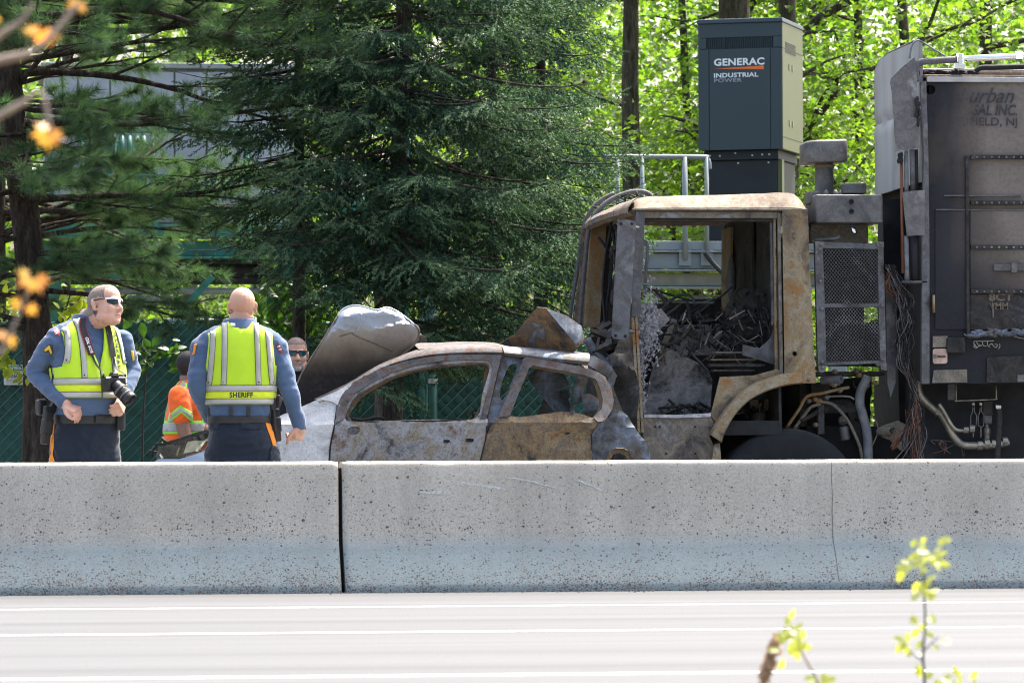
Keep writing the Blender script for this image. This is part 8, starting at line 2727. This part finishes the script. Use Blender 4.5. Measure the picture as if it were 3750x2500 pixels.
# maple twigs close to the camera at the left
FYM = -18.0
maple_leaves = []
for cx, cy, n, L in ((285, 22, 2, 0.022), (150, 122, 5, 0.028), (185, 495, 6, 0.029), (118, 1020, 5, 0.029), (88, 1115, 2, 0.025), (42, 1225, 2, 0.025), (-6, 60, 1, 0.03)):
    for k in range(n):
        a = 250 + (k - (n - 1) / 2) * (230 / max(1, n)) + rf.uniform(-10, 10)
        maple_leaves.append((cx + rf.uniform(-14, 14), cy - 10 + rf.uniform(-8, 8), a, L * rf.uniform(0.8, 1.2)))
bx = PX(-420, 2200, FYM)
sprig("maple_sapling", "out-of-focus young maple twigs with orange and yellow leaves at the upper left", "sapling", FYM,
      [([(-420, 3000), (-400, 2200), (-380, 1400), (-360, 700), (-340, 200)], 0.012), ([(-360, 900), (-150, 520), (0, 425), (80, 380), (150, 340), (185, 480)], 0.0065), ([(-350, 500), (-120, 270), (0, 222), (110, 195), (190, 130), (285, 15)], 0.008),
       ([(-345, 420), (-100, 240), (0, 130), (70, 85), (120, 20)], 0.006), ([(-370, 1500), (-120, 1350), (0, 1290), (40, 1215), (88, 1105), (112, 1010)], 0.004)],
      maple_leaves, M_RLEAF, M_TWIG, lobed_leaf, 6, base=Vector((bx.x, FYM, -0.14)))

# saplings on the near verge at the lower right
SY = -15.0
lv = scatter(rf, 3385, 2030, 34, 30, 22, 0.024, 0, 360) + scatter(rf, 3320, 2085, 14, 8, 4, 0.028, 150, 240) + scatter(rf, 3438, 2060, 10, 22, 5, 0.028, -60, 40) + scatter(rf, 3375, 2130, 14, 20, 7, 0.028) + scatter(rf, 3400, 2160, 20, 10, 5, 0.025) + scatter(rf, 3375, 2275, 22, 20, 8, 0.024) + scatter(rf, 3310, 2345, 20, 18, 5, 0.021) + scatter(rf, 3350, 2390, 20, 12, 4, 0.022) + scatter(rf, 3420, 2340, 22, 16, 4, 0.021) + scatter(rf, 3460, 2490, 40, 14, 12, 0.026)
sprig("sapling", "blurred thin sapling with pale yellow-green leaves at the lower right", "sapling", SY, [([(3388, 3300), (3392, 2800), (3386, 2500), (3380, 2400), (3388, 2280), (3384, 2150), (3388, 2050)], 0.004), ([(3383, 2420), (3340, 2390), (3300, 2350)], 0.0018), ([(3384, 2380), (3420, 2345), (3440, 2330)], 0.0018)], lv, M_SPRIG, M_TWIGD, seed=7, base=Vector((PX(3388, 2900, SY).x, SY, -0.14)), group="near verge saplings")
lv = scatter(rf, 2905, 2335, 20, 22, 12, 0.024) + scatter(rf, 2935, 2350, 14, 22, 5, 0.024) + scatter(rf, 2890, 2400, 18, 20, 4, 0.028) + scatter(rf, 2990, 2490, 26, 10, 7, 0.024)
sprig("sapling", "small blurred sapling leaning left in front of the road", "sapling", SY - 0.3, [([(3060, 3300), (3040, 2800), (3000, 2520), (2960, 2430), (2925, 2370), (2905, 2330)], 0.004)], lv, M_SPRIG, M_TWIG, seed=8, base=Vector((PX(3060, 2900, SY - 0.3).x, SY - 0.3, -0.14)), group="near verge saplings")
# dry brown seed head
rt = empty("dry_grass_plume", (PX(2790, 2600, SY + 0.2).x, SY + 0.2, -0.14), "blurred dry brown grass plume beside the leaning sapling", "grass plume")
M_DRY = leafmat("dry_seed", (0.30, 0.20, 0.13), (0.46, 0.34, 0.24), 0.3, 0.7, 20.0, (1.1, 1.0, 0.8), 0.2)
MB().tube(curve3([PX(a, b, SY + 0.2) for a, b in ((2780, 3000), (2785, 2600), (2800, 2480), (2825, 2370), (2850, 2325))]), 0.003, 6).build("stalk", M_DRY, rt)
rs_ = np.random.default_rng(3)
n = 420
tt = rs_.random(n)
PP = np.array([tuple(PX(2792 + 58 * t + rs_.normal(0, 9 * (1 - 0.5 * t)), 2510 - 180 * t ** 0.8, SY + 0.2 + rs_.normal(0, 0.01))) for t in tt])
V, F = leaves(PP, np.tile(np.array([[0, -0.8, 0.4]]), (n, 1)), 0.012, rs_)
prop(link("seed_head", np_mesh("seed_head", V, F), M_DRY, rt), kind="stuff")
# grass and weeds on the near verge
flat("verge", -60, 60, -200, -13.2, -0.02, M_DIRT)
rs_ = np.random.default_rng(4)
n = 5000
bx0, bx1 = PX(-400, 2500, -15).x, PX(4200, 2500, -15).x
X = rs_.random(n) * (bx1 - bx0 + 1.5) + bx0 - 0.8
Yg = -16.5 + rs_.random(n) * 3.2
hh = 0.06 + rs_.random(n) ** 2 * 0.10
near = ((np.abs(X - PX(2600, 2500, -15).x) < 0.30)) * (rs_.random(n) < 0.35)
hh = hh + near * rs_.random(n) * 0.07
P0 = np.stack([X, Yg, np.full(n, -0.021)], 1)
az = rs_.random(n) * 6.28
W = np.stack([np.cos(az), np.sin(az), np.zeros(n)], 1) * 0.004
T = P0 + np.stack([rs_.normal(0, 0.03, n), rs_.normal(0, 0.03, n), hh], 1)
V = np.stack([P0 - W, P0 + W, T], 1).reshape(-1, 3)
prop(link("verge_grass", tri_mesh("verge_grass", V), M_YLEAF), "short spring grass on the near verge", "grass", kind="stuff")
